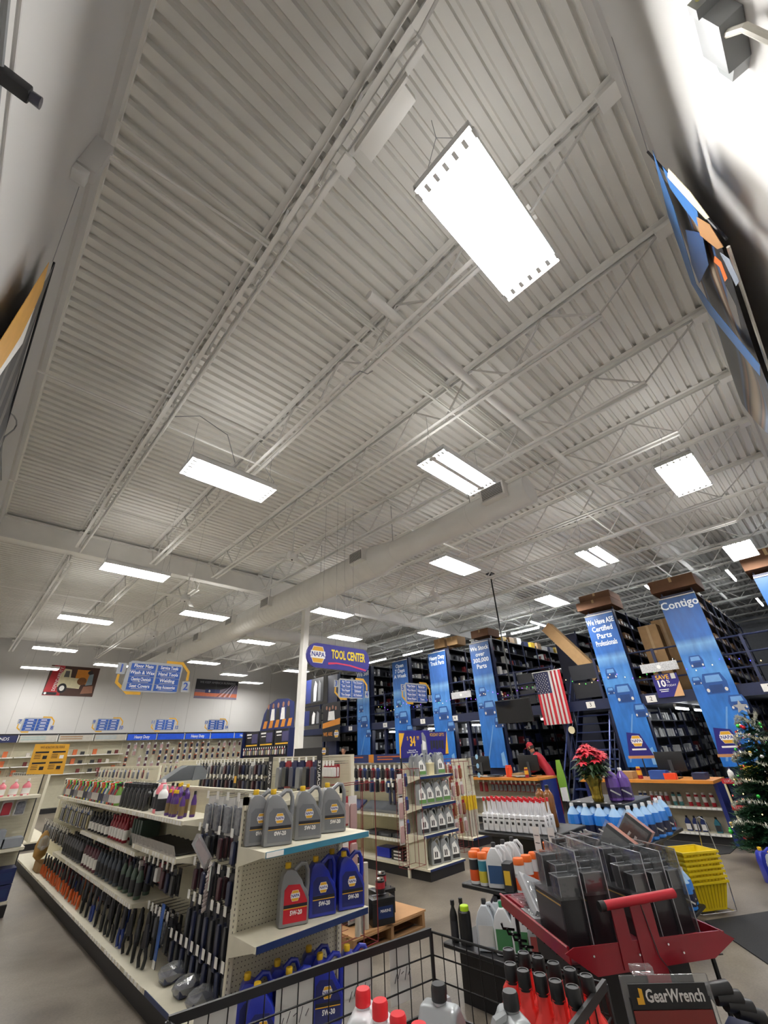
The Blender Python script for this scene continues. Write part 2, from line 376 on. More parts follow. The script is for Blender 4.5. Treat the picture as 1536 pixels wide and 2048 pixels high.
m_dk = M('dark_print', '17161c', .45)
def ell(cx_, cz_, rx, rz, n=16, a0=0, a1=2*pi): return [(cx_+rx*cos(a0+(a1-a0)*k/n), cz_+rz*sin(a0+(a1-a0)*k/n)) for k in range(n if a1-a0 > 6 else n+1)]
p = T('wall_poster', 'poster of a mechanic beside a cream pickup truck with a red side panel', 'poster', (2.38, YB-.01, 4.21))
flat('print', m_brown, p, R4(0, 1.85, 0, 1.22), '-y', 0, .006)
flat('print', m_red, p, [(0, 0), (.62, 0), (.5, 1.22), (.12, 1.22)], '-y', .006)
flat('print', m_org, p, R4(1.0, 1.5, .5, 1.1), '-y', .0065)
flat('print', m_cream, p, [(.42, .35), (1.25, .3), (1.3, .72), (.82, .75), (.78, 1.08), (.52, 1.1), (.42, .8)], '-y', .008)
flat('print', M('window_print', '5b5a58'), p, [(.56, .76), (.76, .76), (.73, 1.02), (.58, 1.02)], '-y', .0095)
flat('print', m_dk, p, ell(.62, .3, .17, .2), '-y', .0095); flat('print', m_white, p, ell(.62, .3, .09, .11), '-y', .011)
flat('print', M('engine_print', '7a4a1c'), p, ell(1.28, .62, .18, .16), '-y', .0095)
flat('print', M('shirt_print', '8fa3ad'), p, [(1.45, .45), (1.7, .5), (1.66, .95), (1.5, .9)], '-y', .0095)
flat('print', m_dk, p, ell(1.52, 1.0, .1, .09), '-y', .0095); flat('print', M('skin_print', 'a06f57'), p, [(1.35, .1), (1.8, .15), (1.75, .45), (1.4, .4)], '-y', .009)
flat('print', m_dk, p, R4(0, .5, .02, .13), '-y', .011); flat('print', m_white, p, ell(.09, .075, .045, .045), '-y', .0125)
text('DEPENDABILITY', .17, m_white, p, (.38, -.013, .66), rot=(pi/2, -pi/2+.08, 0), sx=.8)
p = T('wall_poster', 'poster of a truck racing down a highway under a black headline band', 'poster', (8.75, YB-.01, 4.33))
flat('print', M('dusk_print', '7b6f86'), p, R4(0, 2.35, 0, .95), '-y', 0, .006)
flat('print', m_dk, p, [(0, .95), (0, .45), (1.1, .4), (2.35, .72), (2.35, .95)], '-y', .006)
flat('print', M('glow_print', 'd8714a'), p, [(0, .12), (2.35, .1), (2.35, .28), (0, .3)], '-y', .0065)
flat('print', m_navy, p, R4(.55, 1.35, .28, .47), '-y', .008); flat('print', m_white, p, ell(.78, .375, .05, .06), '-y', .0095)
for k in range(6): flat('print', M('streak_print', 'cfc8da') if k % 2 else m_dk, p, [(1.2+k*.14, .1), (1.25+k*.14, .1), (2.0+k*.05, .74), (1.97+k*.05, .74)], '-y', .0095)
text('WE KEEP AMERICA RUNNING', .15, M('grey_print', 'a9a9ad'), p, (1.2, -.009, .8))
# hanging banners near the camera: wavy sheet with a procedural print
def sheet(name, mat, parent, c00, c10, c11, c01, nu, nv, wav=.02, nrm=(0, 1, 0), ph=0):
    b = B(); nrm = Vector(nrm); c00, c10, c11, c01 = map(Vector, (c00, c10, c11, c01)); vs = []
    for j in range(nv+1):
        for i in range(nu+1):
            u, v = i/nu, j/nv; q = c00*(1-u)*(1-v)+c10*u*(1-v)+c11*u*v+c01*(1-u)*v
            vs.append(q+nrm*(wav*sin(u*5+v*3+ph)+wav*.4*sin(v*9+ph)))
    b.add(vs, [(j*(nu+1)+i, j*(nu+1)+i+1, (j+1)*(nu+1)+i+1, (j+1)*(nu+1)+i) for j in range(nv) for i in range(nu)], True)
    o = b.done(name, mat, parent)
    me = o.data; uv = me.uv_layers.new(name='UVMap')
    for pol in me.polygons:
        for li in pol.loop_indices:
            vi = me.loops[li].vertex_index; uv.data[li].uv = ((vi % (nu+1))/nu, (vi//(nu+1))/nv)
    return o
def print_mat(name, stops, angle=.6, scale=1.6, dist=3., rough=.35):
    mt = M(name, '808080', rough, var=0); nt, bs = nodes_of(mt)
    uv = nt.nodes.new('ShaderNodeTexCoord'); mp = nt.nodes.new('ShaderNodeMapping'); mp.inputs['Rotation'].default_value = (0, 0, angle)
    wv = nt.nodes.new('ShaderNodeTexWave'); wv.inputs['Scale'].default_value = scale; wv.inputs['Distortion'].default_value = dist; wv.inputs['Detail'].default_value = 1
    rp = nt.nodes.new('ShaderNodeValToRGB'); el = rp.color_ramp.elements
    while len(el) < len(stops): el.new(.5)
    for e, (pos, c) in zip(el, stops): e.position = pos; e.color = (*srgb(c), 1)
    nt.links.new(uv.outputs['UV'], mp.inputs['Vector']); nt.links.new(mp.outputs['Vector'], wv.inputs['Vector'])
    nt.links.new(wv.outputs['Fac'], rp.inputs['Fac']); nt.links.new(rp.outputs['Color'], bs.inputs['Base Color'])
    return mt
m_race = print_mat('race_print', [(0, '1a1d26'), (.25, '2a2420'), (.42, '3d5f8f'), (.55, '12131a'), (.72, '8a5a34'), (.82, '27272c'), (1, 'b9a58c')], 1.1, .6, 4)
p = T('racing_banner', 'large hanging banner with dark racing picture and blue edge on the right wall', 'banner', (0, 0, 0))
yb = -.5
sheet('print', m_race, p, (2.42, yb, 4.12), (6.0, yb-.05, 3.95), (6.0, yb, 5.25), (2.37, yb-.02, 5.29), 24, 10, .02)
def onplane(name, mat, parent, pix, plane, val, off):
    """a printed patch lying on the banner, its corners read where the photograph shows them"""
    ps = [(aty(*q, val) if plane == 'y' else atx(*q, val)) for q in pix]
    if plane == 'y': B().prism([(p.x, p.z) for p in ps], val+off, val+off+.002, 'xz').done(name, mat, parent)
    else: B().prism([(p.y, p.z) for p in ps], val+off, val+off+.002, 'yz').done(name, mat, parent)
m_bp = M('blue_print', '3a78bc', .35)
onplane('blue_edge', m_bp, p, [(1322, 286), (1362, 400), (1405, 560), (1437, 605), (1536, 722), (1536, 745), (1430, 620), (1395, 560), (1350, 420)], 'y', yb, .045)
onplane('blue_patch', m_bp, p, [(1340, 320), (1385, 375), (1412, 410), (1415, 445), (1380, 400), (1355, 365)], 'y', yb, .04)
onplane('blue_patch', M('blue_dark', '2a4a78', .35), p, [(1385, 450), (1420, 455), (1432, 520), (1410, 560), (1395, 520)], 'y', yb, .04)
onplane('tan_patch', M('tan_print', 'b98a5c', .35), p, [(1412, 420), (1440, 435), (1468, 480), (1455, 485), (1418, 458)], 'y', yb, .045)
onplane('cream_patch', M('cream_print', 'e3d9b4'), p, [(1355, 322), (1400, 368), (1440, 420), (1432, 424), (1390, 380), (1352, 340)], 'y', yb, .045)
onplane('orange_mark', M('orange_ring', 'd87030', .35), p, [(1448, 500), (1462, 512), (1474, 545), (1468, 552), (1458, 522), (1446, 512)], 'y', yb, .045)
onplane('grey_mark', M('grey_gloss', '9aa4b4', .2), p, [(1460, 492), (1480, 505), (1500, 550), (1492, 560), (1476, 525)], 'y', yb, .045)
onplane('grey_mark', M('grey_streak', '5a5754', .3), p, [(1470, 560), (1490, 600), (1500, 650), (1490, 640), (1474, 600)], 'y', yb, .045)
B().tube([(2.33, yb-.02, 4.08), (2.36, yb-.02, 5.33)], .008, 6).done('edge_rod', m_dk, p)
B().tube([(2.40, yb-.02, 4.09), (6.0, yb-.05, 3.93)], .01, 6).done('bottom_rod', M('rod_white', 'd8d4c8', .4), p)
B().tube([(2.36, yb-.02, 5.33), (1.85, YR, 5.95)], .003, 4).done('cord', m_wire, p)
m_left = print_mat('dark_banner_print', [(0, '33353e'), (.5, '2a2c34'), (.8, '4a4a52'), (.93, '9a948c'), (1, '3a3b44')], -.6, 1.2, 6)
p = T('orange_banner', 'orange and dark grey picture banner hanging at the left wall', 'banner', (0, 0, 0))
sheet('print', m_left, p, (-.56, 2.88, 3.75), (-.56, 5.6, 3.3), (-.56, 5.6, 4.42), (-.56, 2.9, 4.96), 12, 6, .015, (1, 0, 0))
onplane('orange_print', M('banner_orange', 'dca23c', .4), p, [(87, 518), (0, 655), (-60, 748), (-60, 800), (0, 715), (30, 668), (58, 610), (74, 572)], 'x', -.56, .03)
onplane('white_mark', m_white, p, [(30, 668), (58, 610), (52, 628), (34, 682), (0, 728), (-60, 815), (-60, 800), (0, 715)], 'x', -.56, .031)
B().tube([(-.56, 2.9, 4.97), (-.56, 5.6, 4.43)], .008, 6).done('top_rod', m_dk, p)
B().tube([(-.57, 2.9, 4.97), (XL+.02, 2.6, 5.55)], .003, 4).done('cord', m_wire, p)
# emergency light on the right wall, fitting on the left wall, loose cables
m_grey = M('box_grey', '8c8f90', .5)
p = T('emergency_light', 'grey steel junction box with angled side lamp near the top of the right wall', 'light', (1.24, YR, 3.86))
B().box(-.085, .085, 0, .07, -.11, .11).bev(.006).done('housing', m_grey, p)
B().prism([(.085, -.1), (.15, -.06), (.15, .05), (.085, .09)], .0, .05, 'xz').done('side_lamp', M('lens_grey', 'c3c8ca', .2), p)
B().prism([(-.12, .02), (-.085, .02), (-.085, .1), (-.12, .1)], .01, .08, 'xz').done('bracket', m_grey, p)
B().tube([(-.1, .05, .06), (-.2, .06, .1), (-.34, .02, .06)], .012, 8).done('yellow_cable', M('yellow_cable', 'cfc985', .4), p)
B().tube([(-.04, .05, -.1), (-.08, .04, -.22), (-.03, .01, -.34)], .013, 8).done('white_cable', M('white_cable', 'e2ded2', .4), p)
q = atx(20, 0, -.6)
p = T('wall_conduit', 'grey conduit and black camera bracket running along the left wall near the frame edge', 'conduit', (XL+.03, 0, q.z))
B().tube([(0, .9, 0), (0, 6, 0)], .012, 8).done('pipe', m_grey, p)
B().tube([(0.025, .9, .03), (.025, 6, .03)], .008, 8).done('pipe', m_wall, p)
B().box(0, .09, 1.17, 1.22, -.03, .02).bev(.008).done('camera_body', m_black, p); B().lathe([(.02, 0), (.022, .03)], 12, (.09, 1.195, -.005), 'x').done('lens', M('lens_glass', '223', .1), p)
pts = [atx(*q, XL+.05) for q in ((20, 826), (28, 832), (33, 841), (33, 850), (28, 859), (18, 867), (9, 874), (4, 886), (2, 910), (2, 960))]
o = B().tube(pts, .008, 6).done('loose_cable', m_grey); tag(o, 'looping dark cable hanging on the left wall below the orange banner', 'cable')
pts = [aty(*q, YR+.04) for q in ((1462, 640), (1467, 665), (1464, 688), (1476, 690), (1488, 684))]
o = B().tube(pts, .012, 6).done('loose_cable', m_black); tag(o, 'short black cable stub under the racing banner', 'cable')
# cables above lights
for (a, b_, c_, d_, n_) in (((350, 833), (400, 832), (455, 870), (470, 925), 'aisle'), ((558, 905), (530, 935), (548, 965), (535, 975), 'joist'), ((700, 760), (720, 742), (735, 748), (745, 742), 'twin')):
    pts = [atz(*a, 5.7), atz(*b_, 5.6), atz(*c_, 5.35), atz(*d_, 5.12)]
    o = B().tube(pts, .006, 5).done('lamp_cable', m_wire); tag(o, 'thin flexible lamp cable drooping from the joists over the %s fixture' % n_, 'cable')
# ================= HANGING SIGNS =================
m_sgrey = M('sign_grey', 'a9acb0', .5); m_sblue = M('sign_blue', '2355ad', .45); m_line = M('line_print', 'd8d2b0', .5)
m_syel = M('sign_yellow', 'dca62a', .5); m_sback = M('sign_plate', 'a3a6ac', .5)
def aisle_sign(loc, w, nums, left, right, label, zc):
    r = T('aisle_sign', label, 'sign', loc); h_ = .47*w/1.17; s = w/1.17
    B().prism([(x*s, z*s) for x, z in ((-.42, -.235), (.36, -.235), (.4, -.2), (.42, .2), (.38, .235), (-.4, .235), (-.44, .2), (-.46, -.2))], -.006, .006, 'xz').done('plate', m_sgrey, r)
    for sg, pts in ((-1, [(-.56, .1), (-.53, .1), (-.53, -.1), (-.36, -.235), (-.16, -.235), (-.16, -.28), (-.37, -.28), (-.57, -.12)]), (1, [(.52, -.02), (.56, -.02), (.56, .13), (.42, .28), (.14, .28), (.14, .235), (.4, .235), (.52, .11)])):
        B().prism([(x*s, z*s) for x, z in pts], -.004, .004, 'xz').done('bracket', m_syel, r)
    for sg, t in zip((-1, 1), nums):
        zz = .1 if sg < 0 else -.12
        q = B().box((sg*.53-.065)*s, (sg*.53+.065)*s, -.01, -.004, (zz-.085)*s, (zz+.085)*s).done('number_plate', m_sgrey, r)
        text(t, .17*s, M('sign_number', '2b4fa6'), q, (sg*.53*s, -.011, zz*s), name='number', bold=.02)
    for sg, words in ((-1, left), (1, right)):
        for i, t in enumerate(words):
            z1 = (.195-i*.103)*s; x0 = (sg*.205-.19)*s
            q = B().box(x0, x0+.38*s, -.009, -.006, z1-.097*s, z1).done('panel', m_sblue, r)
            if t: text(t, .072*s, m_white, q, (x0+.19*s, -.0095, z1-.036*s), sx=min(1, 9.5/len(t)), bold=.02)
            else: B().box(x0+.1*s, x0+.28*s, -.0105, -.009, z1-.05*s, z1-.025*s).done('print_line', m_white, q)
            B().box(x0+.07*s, x0+.31*s, -.0105, -.009, z1-.08*s, z1-.074*s).done('print_line', m_line, q)
    for sg in (-1, 1): B().tube([(sg*.3*s, 0, .235*s), (sg*.3*s, 0, H-loc[2]+.01)], .0015, 4).done('cord', m_wire, r)
    return r
E4 = ['']*4
aisle_sign((2.25, 8, 2.85), 1.17, '12', ['Floor Mats', 'Wash & Wax', 'Cleaning Chemicals', 'Seat Covers'], ['Service Tools', 'Hand Tools', 'Welding', 'Shop Accessories'], 'hanging aisle sign numbered 1 and 2 listing floor mats and service tools', 0)
aisle_sign((6.03, 7.36, 2.79), .94, '34', ['Air Tools', 'Test Tools', 'Tire Repair', 'Tire Gauges'], ['Tie Downs', 'Electrical', 'Exhaust', 'Air Fresheners'], 'hanging aisle sign numbered 3 and 4 listing air tools and tie downs', 0)
aisle_sign((8.8, 8.0, 2.9), 1.17, '56', ['Wiper Blades', 'Wiper Motors', 'Washer Solvent', 'Blower Motors'], ['Batteries', 'Radiator Hardware', 'Mini Bulbs', 'Fuses'], 'hanging aisle sign numbered 5 and 6 listing wiper blades and batteries', 0)
for i, (x, n_) in enumerate(((2.15, '78'), (4.35, ('9', '10')), (6.42, ('11', '12')), (8.6, ('13', '14')))):
    aisle_sign((x, 20, 2.87), 1.05, n_, E4, E4, 'small hanging aisle sign '+['7 and 8, first', '9 and 10, second', '11 and 12, third', '13 and 14, last'][i]+' of those before the poster wall', 0)
def emblem(parent, loc, s, face='-y', nm='emblem', back=None):
    """yellow hexagon badge with white band and blue letters"""
    key = ('emb', s, face)
    if key not in FONTC:
        hx = [(-.5, 0), (-.3, .43), (.3, .43), (.5, 0), (.3, -.43), (-.3, -.43)]
        b = B(); b.mi = 0; pl = {'-y': 'xz', '-x': 'yz'}[face]; sg = 1 if face == '-y' else -1
        b.prism([(u*s*1.06*sg, v*s*1.06) for u, v in hx], -.0005, -.0012, pl)
        b.mi = 1; b.prism([(u*s*sg, v*s) for u, v in hx], -.0012, -.002, pl)
        b.mi = 0; b.prism([(-.49*s*sg, .2*s), (.49*s*sg, .2*s), (.49*s*sg, -.2*s), (-.49*s*sg, -.2*s)], -.002, -.003, pl)
        FONTC[key] = b.mesh(nm, [m_white, m_syel])
    o = bpy.data.objects.new(nm, FONTC[key]); COL.objects.link(o); o.parent = parent; o.location = loc
    d = (0, -.0035, 0) if face == '-y' else (-.0035, 0, 0)
    t = text('NAPA', .36*s, M('emblem_blue', '1f2f86'), parent if parent.parent else o, d if not parent.parent else (loc[0]+d[0], loc[1]+d[1], loc[2]), face, sx=.95, bold=.02)
    return o
p = T('tool_center_sign', 'purple rounded tool center sign with yellow lettering and pink brush stroke', 'sign', (4.66, 6.0, 3.07))
a = [(-.52+.2*cos(t), .2*sin(t)) for t in [pi/2+pi*k/10 for k in range(11)]]+[(.52+.15*cos(t), .03*0+.2*sin(t)) for t in [-pi/2+pi*k/10 for k in range(11)]]
B().prism(a, -.02, .02, 'xz').done('board', M('sign_purple', '2c2a8a', .4), p)
emblem(p, (-.5, -.02, .01), .3)
text('TOOL CENTER', .205, M('sign_text_yellow', 'f3d62c'), p, (.17, -.022, .04), sx=.56, bold=.03)
B().add([], []); B().prism([(-.28, -.1), (-.1, -.085), (.2, -.1), (.58, -.155), (.57, -.18), (.2, -.125), (-.1, -.11), (-.28, -.135)], -.0205, -.023, 'xz').done('brush_stroke', M('pink_stroke', 'e0335f'), p)
for x_ in (-.42, -.12, .08, .3): B().tube([(x_, 0, .2), (x_, 0, H-3.07+.01)], .002, 4).done('cord', m_wire, p)
# ================= GOODS: one prototype of each kind =================
m_almond = M('almond_steel', 'dad4bf', .5, var=.04); m_almd = M('almond_panel', 'cfc9b2', .6, var=.04)
m_kick = M('kick_black', '1b1a1c', .5); m_tagw = M('price_tag', 'eceae4', .5); m_hook = M('hook_steel', '3f3f42', .35, .6)
m_railblue = M('rail_blue', '1c2f5e', .35)
def clear_mat(name, tint, a=.12, lo=.06, bmp=.12):
    mt = bpy.data.materials.new(name); mt.use_nodes = True; nt = mt.node_tree; MATS[name] = mt
    for n in list(nt.nodes):
        if n.type != 'OUTPUT_MATERIAL': nt.nodes.remove(n)
    out = nt.nodes[0]; tr = nt.nodes.new('ShaderNodeBsdfTransparent'); tr.inputs[0].default_value = (.93, .94, .95, 1)
    gl = nt.nodes.new('ShaderNodeBsdfGlossy'); gl.inputs['Roughness'].default_value = a; gl.inputs['Color'].default_value = (1, 1, 1, 1)
    df = nt.nodes.new('ShaderNodeBsdfDiffuse'); df.inputs[0].default_value = (*srgb(tint), 1)
    lw = nt.nodes.new('ShaderNodeLayerWeight'); lw.inputs[0].default_value = .35; mp = nt.nodes.new('ShaderNodeMapRange'); mp.inputs['To Min'].default_value = lo; mp.inputs['To Max'].default_value = .75
    nz = nt.nodes.new('ShaderNodeTexNoise'); nz.inputs['Scale'].default_value = 25; tc = nt.nodes.new('ShaderNodeTexCoord'); bp = nt.nodes.new('ShaderNodeBump'); bp.inputs['Strength'].default_value = bmp; bp.inputs['Distance'].default_value = .02
    nt.links.new(tc.outputs['Object'], nz.inputs['Vector']); nt.links.new(nz.outputs['Fac'], bp.inputs['Height']); nt.links.new(bp.outputs['Normal'], gl.inputs['Normal'])
    m1 = nt.nodes.new('ShaderNodeMixShader'); m1.inputs[0].default_value = .05 if lo < .1 else .25; m2 = nt.nodes.new('ShaderNodeMixShader')
    nt.links.new(tr.outputs[0], m1.inputs[1]); nt.links.new(df.outputs[0], m1.inputs[2]); nt.links.new(lw.outputs['Fresnel'], mp.inputs['Value'])
    nt.links.new(mp.outputs[0], m2.inputs[0]); nt.links.new(m1.outputs[0], m2.inputs[1]); nt.links.new(gl.outputs[0], m2.inputs[2]); nt.links.new(m2.outputs[0], out.inputs['Surface']); return mt
m_clear = clear_mat('clear_plastic', 'e8ecef'); m_clear2 = clear_mat('cloudy_plastic', 'a8acb0', .2, .12)
m_redwire = M('red_wire', '7e1f26', .45, .2); m_chrome = M('chrome', 'd8d8da', .15, 1, var=0)
JB = [(-.1, 0), (.1, 0), (.1, .13), (.085, .17), (.06, .2), (.045, .235), (.0, .285), (-.03, .295), (-.065, .295), (-.085, .27), (-.1, .2)]
def jug(body, cap, panel, grade, kind='napa'):
    r = T('oil_jug', None, 'jug'); m_n = m_navy
    B().prism(JB, -.055, .055, 'xz').bev(.012, 2).done('body', body, r)
    B().tube([(-.005, 0, .275), (.045, 0, .312), (.078, 0, .306), (.094, 0, .27), (.097, 0, .2), (.09, 0, .14)], [.017, .016, .015, .015, .016, .017], 8).done('handle', body, r)
    B().lathe([(.019, .294), (.021, .298), (.021, .322), (.019, .326)], 14, (-.047, 0, 0)).done('cap', cap, r)
    if kind == 'napa':
        p = B().prism([(-.075, .02), (.085, .02), (.085, .12), (.06, .165), (.03, .21), (-.05, .215), (-.075, .19)], -.0555, -.0565, 'xz').done('label', panel, r)
        emblem(p, (.0, -.057, .155), .062)
        B().box(-.075, .085, -.0575, -.0565, .095, .112).done('band', M('band_dark', '22222a'), p)
        B().box(-.075, .085, -.058, -.0565, .09, .094).done('band', m_syel, p)
        text(grade, .032, m_white, p, (.01, -.058, .068), sx=.9, bold=.03)
    else:
        p = B().prism([(-.06, .05), (.07, .05), (.07, .13), (.0, .235), (-.06, .2)], -.0555, -.0565, 'xz').done('label', m_white, r)
        B().prism([(-.06, .02), (.08, .02), (.08, .07), (-.06, .07)], -.0557, -.057, 'xz').done('band', panel, p)
        for x_ in (-.022, .012): B().prism([(x_-.01, .09), (x_+.01, .09), (x_+.01, .155), (x_-.01, .165)], -.0565, -.058, 'xz').done('digit', m_dk, p)
    return r
m_jgrey = M('jug_grey', '85878a', .35, .25, coat=.2); m_jblue = M('jug_blue', '1c2c9c', .3, coat=.3); m_jred = M('jug_label_red', 'b81e2c', .4)
m_capy = M('cap_yellow', 'e2b71e', .4); m_jlab = M('jug_label_grey', '6d6f74', .4); m_jlabb = M('jug_label_navy', '232a66', .4); m_silver = M('jug_silver', '9a9ea0', .35, .35)
def bottle(body, cap, lab=None, r_=.033, h=.24, neck=.013, capr=.016, caph=.03, sq=False, name='bottle', labc=None):
    """a shouldered bottle: body, cap and wrapped label"""
    t = T(name, None, 'bottle'); sh = h-caph-.06
    if sq: B().prism([(-r_, 0), (r_, 0), (r_, sh), (neck, h-caph), (-neck, h-caph), (-r_, sh)], -r_*.6, r_*.6, 'xz').bev(.006, 1).done('body', body, t)
    else: B().lathe([(r_*.9, 0), (r_, .008), (r_, sh), (r_*.85, sh+.02), (neck, h-caph-.012), (neck, h-caph)], 12).done('body', body, t)
    B().lathe([(capr, h-caph), (capr, h-.002), (capr*.85, h)], 10).done('cap', cap, t)
    if lab:
        if sq: B().box(-r_*.85, r_*.85, -r_*.62-.0012, -r_*.61, sh*.15, sh*.8).box(-r_-.0012, -r_-.0004, -r_*.45, r_*.45, sh*.15, sh*.8).done('label', lab, t)
        else: B().lathe([(r_+.0008, sh*.18), (r_+.0008, sh*.8)], 12).done('label', lab, t)
    return t
def spray(body, trig, lab):
    t = T('spray_bottle', None, 'bottle')
    B().lathe([(.033, 0), (.036, .01), (.036, .12), (.024, .16), (.014, .2), (.014, .215)], 12).done('body', body, t)
    B().box(-.05, .022, -.012, .012, .218, .242).box(-.04, -.03, -.008, .008, .175, .22).box(-.014, .014, -.014, .014, .205, .22).done('trigger', trig, t)
    B().lathe([(.0368, .025), (.0368, .11)], 12).done('label', lab, t); return t
def can(body, cap, lab, r_=.033, h=.2, name='spray_can'):
    t = T(name, None, 'can'); B().lathe([(r_, 0), (r_, h*.82), (r_*.8, h*.86)], 14).done('body', body, t)
    B().lathe([(r_*.8, h*.86), (r_*.8, h*.98), (r_*.7, h)], 12).done('cap', cap, t)
    if lab: B().lathe([(r_+.0008, h*.3), (r_+.0008, h*.7)], 14).done('label', lab, t)
    return t
def pack(card, bub, w=.08, h=.2, d=.025, name='hanging_pack', cat='pack'):
    """a blister pack hung on a hook; origin at the hook hole, faces -x"""
    t = T(name, None, cat)
    B().box(-.001, .001, -w/2, w/2, -h, -.001).done('card', card, t)
    B().prism([(-w*.4, -h*.92), (w*.4, -h*.92), (w*.4, -h*.3), (w*.28, -h*.22), (-w*.28, -h*.22), (-w*.4, -h*.3)], -d, -.001, 'yz').bev(.004, 1).done('bubble', bub, t)
    return t
def carton(mat, w, d, h, name='carton', lab=None, cat='box', tape=None):
    t = T(name, None, cat); B().box(-w/2, w/2, -d/2, d/2, 0, h).bev(.002, 1).done('box_body', mat, t)
    if lab: B().box(-w*.35, w*.35, -d/2-.001, -d/2, h*.25, h*.75).box(-w/2-.001, -w/2, -d*.3, d*.3, h*.25, h*.75).done('label', lab, t)
    if tape: B().box(-w/2-.001, w/2+.001, -.02, .02, h*.0, h+.001).done('tape', tape, t)
    return t
def put(proto, spots, desc, where, group, dz=0):
    """desc+ordinal+where make each label its own"""
    return each(proto, [((s[0], s[1], s[2]+dz+.0016), s[3] if len(s) > 3 else 0) for s in spots],
                (lambda i: '%s, %s %s' % (desc, od(i), where)) if len(spots) > 1 else (lambda i: '%s %s' % (desc, where.replace('one ', '', 1) if where.startswith('one ') else where)), group if len(spots) > 1 else None)
# ================= GONDOLA SHELVING =================
def panel_mat(name, c, scale, kind='groove'):
    mt = M(name, c, .6, var=.03); nt, bs = nodes_of(mt); tc = nt.nodes.new('ShaderNodeTexCoord')
    sp = nt.nodes.new('ShaderNodeSeparateXYZ'); nt.links.new(tc.outputs['Object'], sp.inputs[0])
    mu = nt.nodes.new('ShaderNodeMath'); mu.operation = 'MULTIPLY'; mu.inputs[1].default_value = scale
    fr = nt.nodes.new('ShaderNodeMath'); fr.operation = 'FRACT'; gt = nt.nodes.new('ShaderNodeMath'); gt.operation = 'GREATER_THAN'; gt.inputs[1].default_value = .1
    nt.links.new(sp.outputs['Z'], mu.inputs[0]); nt.links.new(mu.outputs[0], fr.inputs[0]); nt.links.new(fr.outputs[0], gt.inputs[0])
    bp = nt.nodes.new('ShaderNodeBump'); bp.inputs['Distance'].default_value = .006; bp.inputs['Strength'].default_value = .9
    nt.links.new(gt.outputs[0], bp.inputs['Height']); nt.links.new(bp.outputs['Normal'], bs.inputs['Normal']); return mt
m_groove = panel_mat('grooved_panel', 'cfc9b0', 28)
def peg_mat():
    mt = M('perforated_panel', 'c9c4ae', .6, var=.03); nt, bs = nodes_of(mt); tc = nt.nodes.new('ShaderNodeTexCoord')
    mp = nt.nodes.new('ShaderNodeVectorMath'); mp.operation = 'SCALE'; mp.inputs['Scale'].default_value = 1/.0254
    fr = nt.nodes.new('ShaderNodeVectorMath'); fr.operation = 'FRACTION'; sb = nt.nodes.new('ShaderNodeVectorMath'); sb.operation = 'SUBTRACT'; sb.inputs[1].default_value = (.5, .5, .5)
    ml = nt.nodes.new('ShaderNodeVectorMath'); ml.operation = 'MULTIPLY'; ml.inputs[1].default_value = (1, 0, 1)
    ln = nt.nodes.new('ShaderNodeVectorMath'); ln.operation = 'LENGTH'; lt = nt.nodes.new('ShaderNodeMath'); lt.operation = 'LESS_THAN'; lt.inputs[1].default_value = .13
    mx = nt.nodes.new('ShaderNodeMixRGB'); mx.inputs[1].default_value = (*srgb('c9c4ae'), 1); mx.inputs[2].default_value = (*srgb('3f3c34'), 1)
    for a, b in ((tc.outputs['Object'], mp.inputs[0]), (mp.outputs[0], fr.inputs[0]), (fr.outputs[0], sb.inputs[0]), (sb.outputs[0], ml.inputs[0]), (ml.outputs[0], ln.inputs[0]), (ln.outputs['Value'], lt.inputs[0]), (lt.outputs[0], mx.inputs[0]), (mx.outputs[0], bs.inputs['Base Color'])): nt.links.new(a, b)
    return mt
m_peg = peg_mat()
def shelf(g, x0, x1, y0, y1, z, rail=m_almond, face='-x', brackets=True):
    """steel shelf with price rail on the given face"""
    s = B(g).box(x0, x1, y0, y1, z-.03, z).done('shelf', m_almond, g)
    if face == '-x':
        B(g).box(x0-.006, x0, y0+.01, y1-.01, z-.036, z+.002).done('price_rail', rail, s)
        n = max(2, int((y1-y0)/.075)); b = B(g)
        b.tags = 0
        for k in range(n):
            if random.random() < .72: b.box(x0-.008, x0-.006, y0+.02+k*(y1-y0-.04)/n, y0+.02+k*(y1-y0-.04)/n+.05, z-.032, z-.002)
        o = b.done('price_tags', m_tagw, s); o['kind'] = 'stuff'
    else:
        B(g).box(x0+.01, x1-.01, y0-.006, y0, z-.034, z+.0).done('price_rail', rail, s)
    if brackets:
        for e in ((y0, y0+.004), (y1-.004, y1)) if face == '-x' else ():
            B(g).prism([(x0+.02, z-.03), (x1, z-.03), (x1, z-.1)], e[0], e[1], 'xz').done('bracket', m_almond, s)
        for e in ((x0, x0+.004), (x1-.004, x1)) if face == '-y' else ():
            B(g).prism([(y0+.02, z-.03), (y1, z-.03), (y1, z-.11), (y1-.04, z-.1)], e[0], e[1], 'yz').done('bracket', m_almond, s)
    return s
def peg_hook_proto(L=.25):
    b = B(); b.mi = 0
    b.tube([(0, 0, 0), (-L, 0, .0)], .0022, 4).tube([(0, 0, .025), (-L-.005, 0, .025), (-L-.005, 0, .005)], .0018, 4)
    b.mi = 1; b.box(-L-.009, -L-.006, -.022, .022, -.018, .04)
    return b.mesh('peg_hook', [m_hook, m_tagw])
HOOK = peg_hook_proto()
def hook(g, x, y, z, rz=0):
    o = bpy.data.objects.new('peg_hook', HOOK); COL.objects.link(o); o.parent = g
    o.location = (x-g.location.x, y-g.location.y, z-g.location.z); o.rotation_euler = (0, 0, rz)
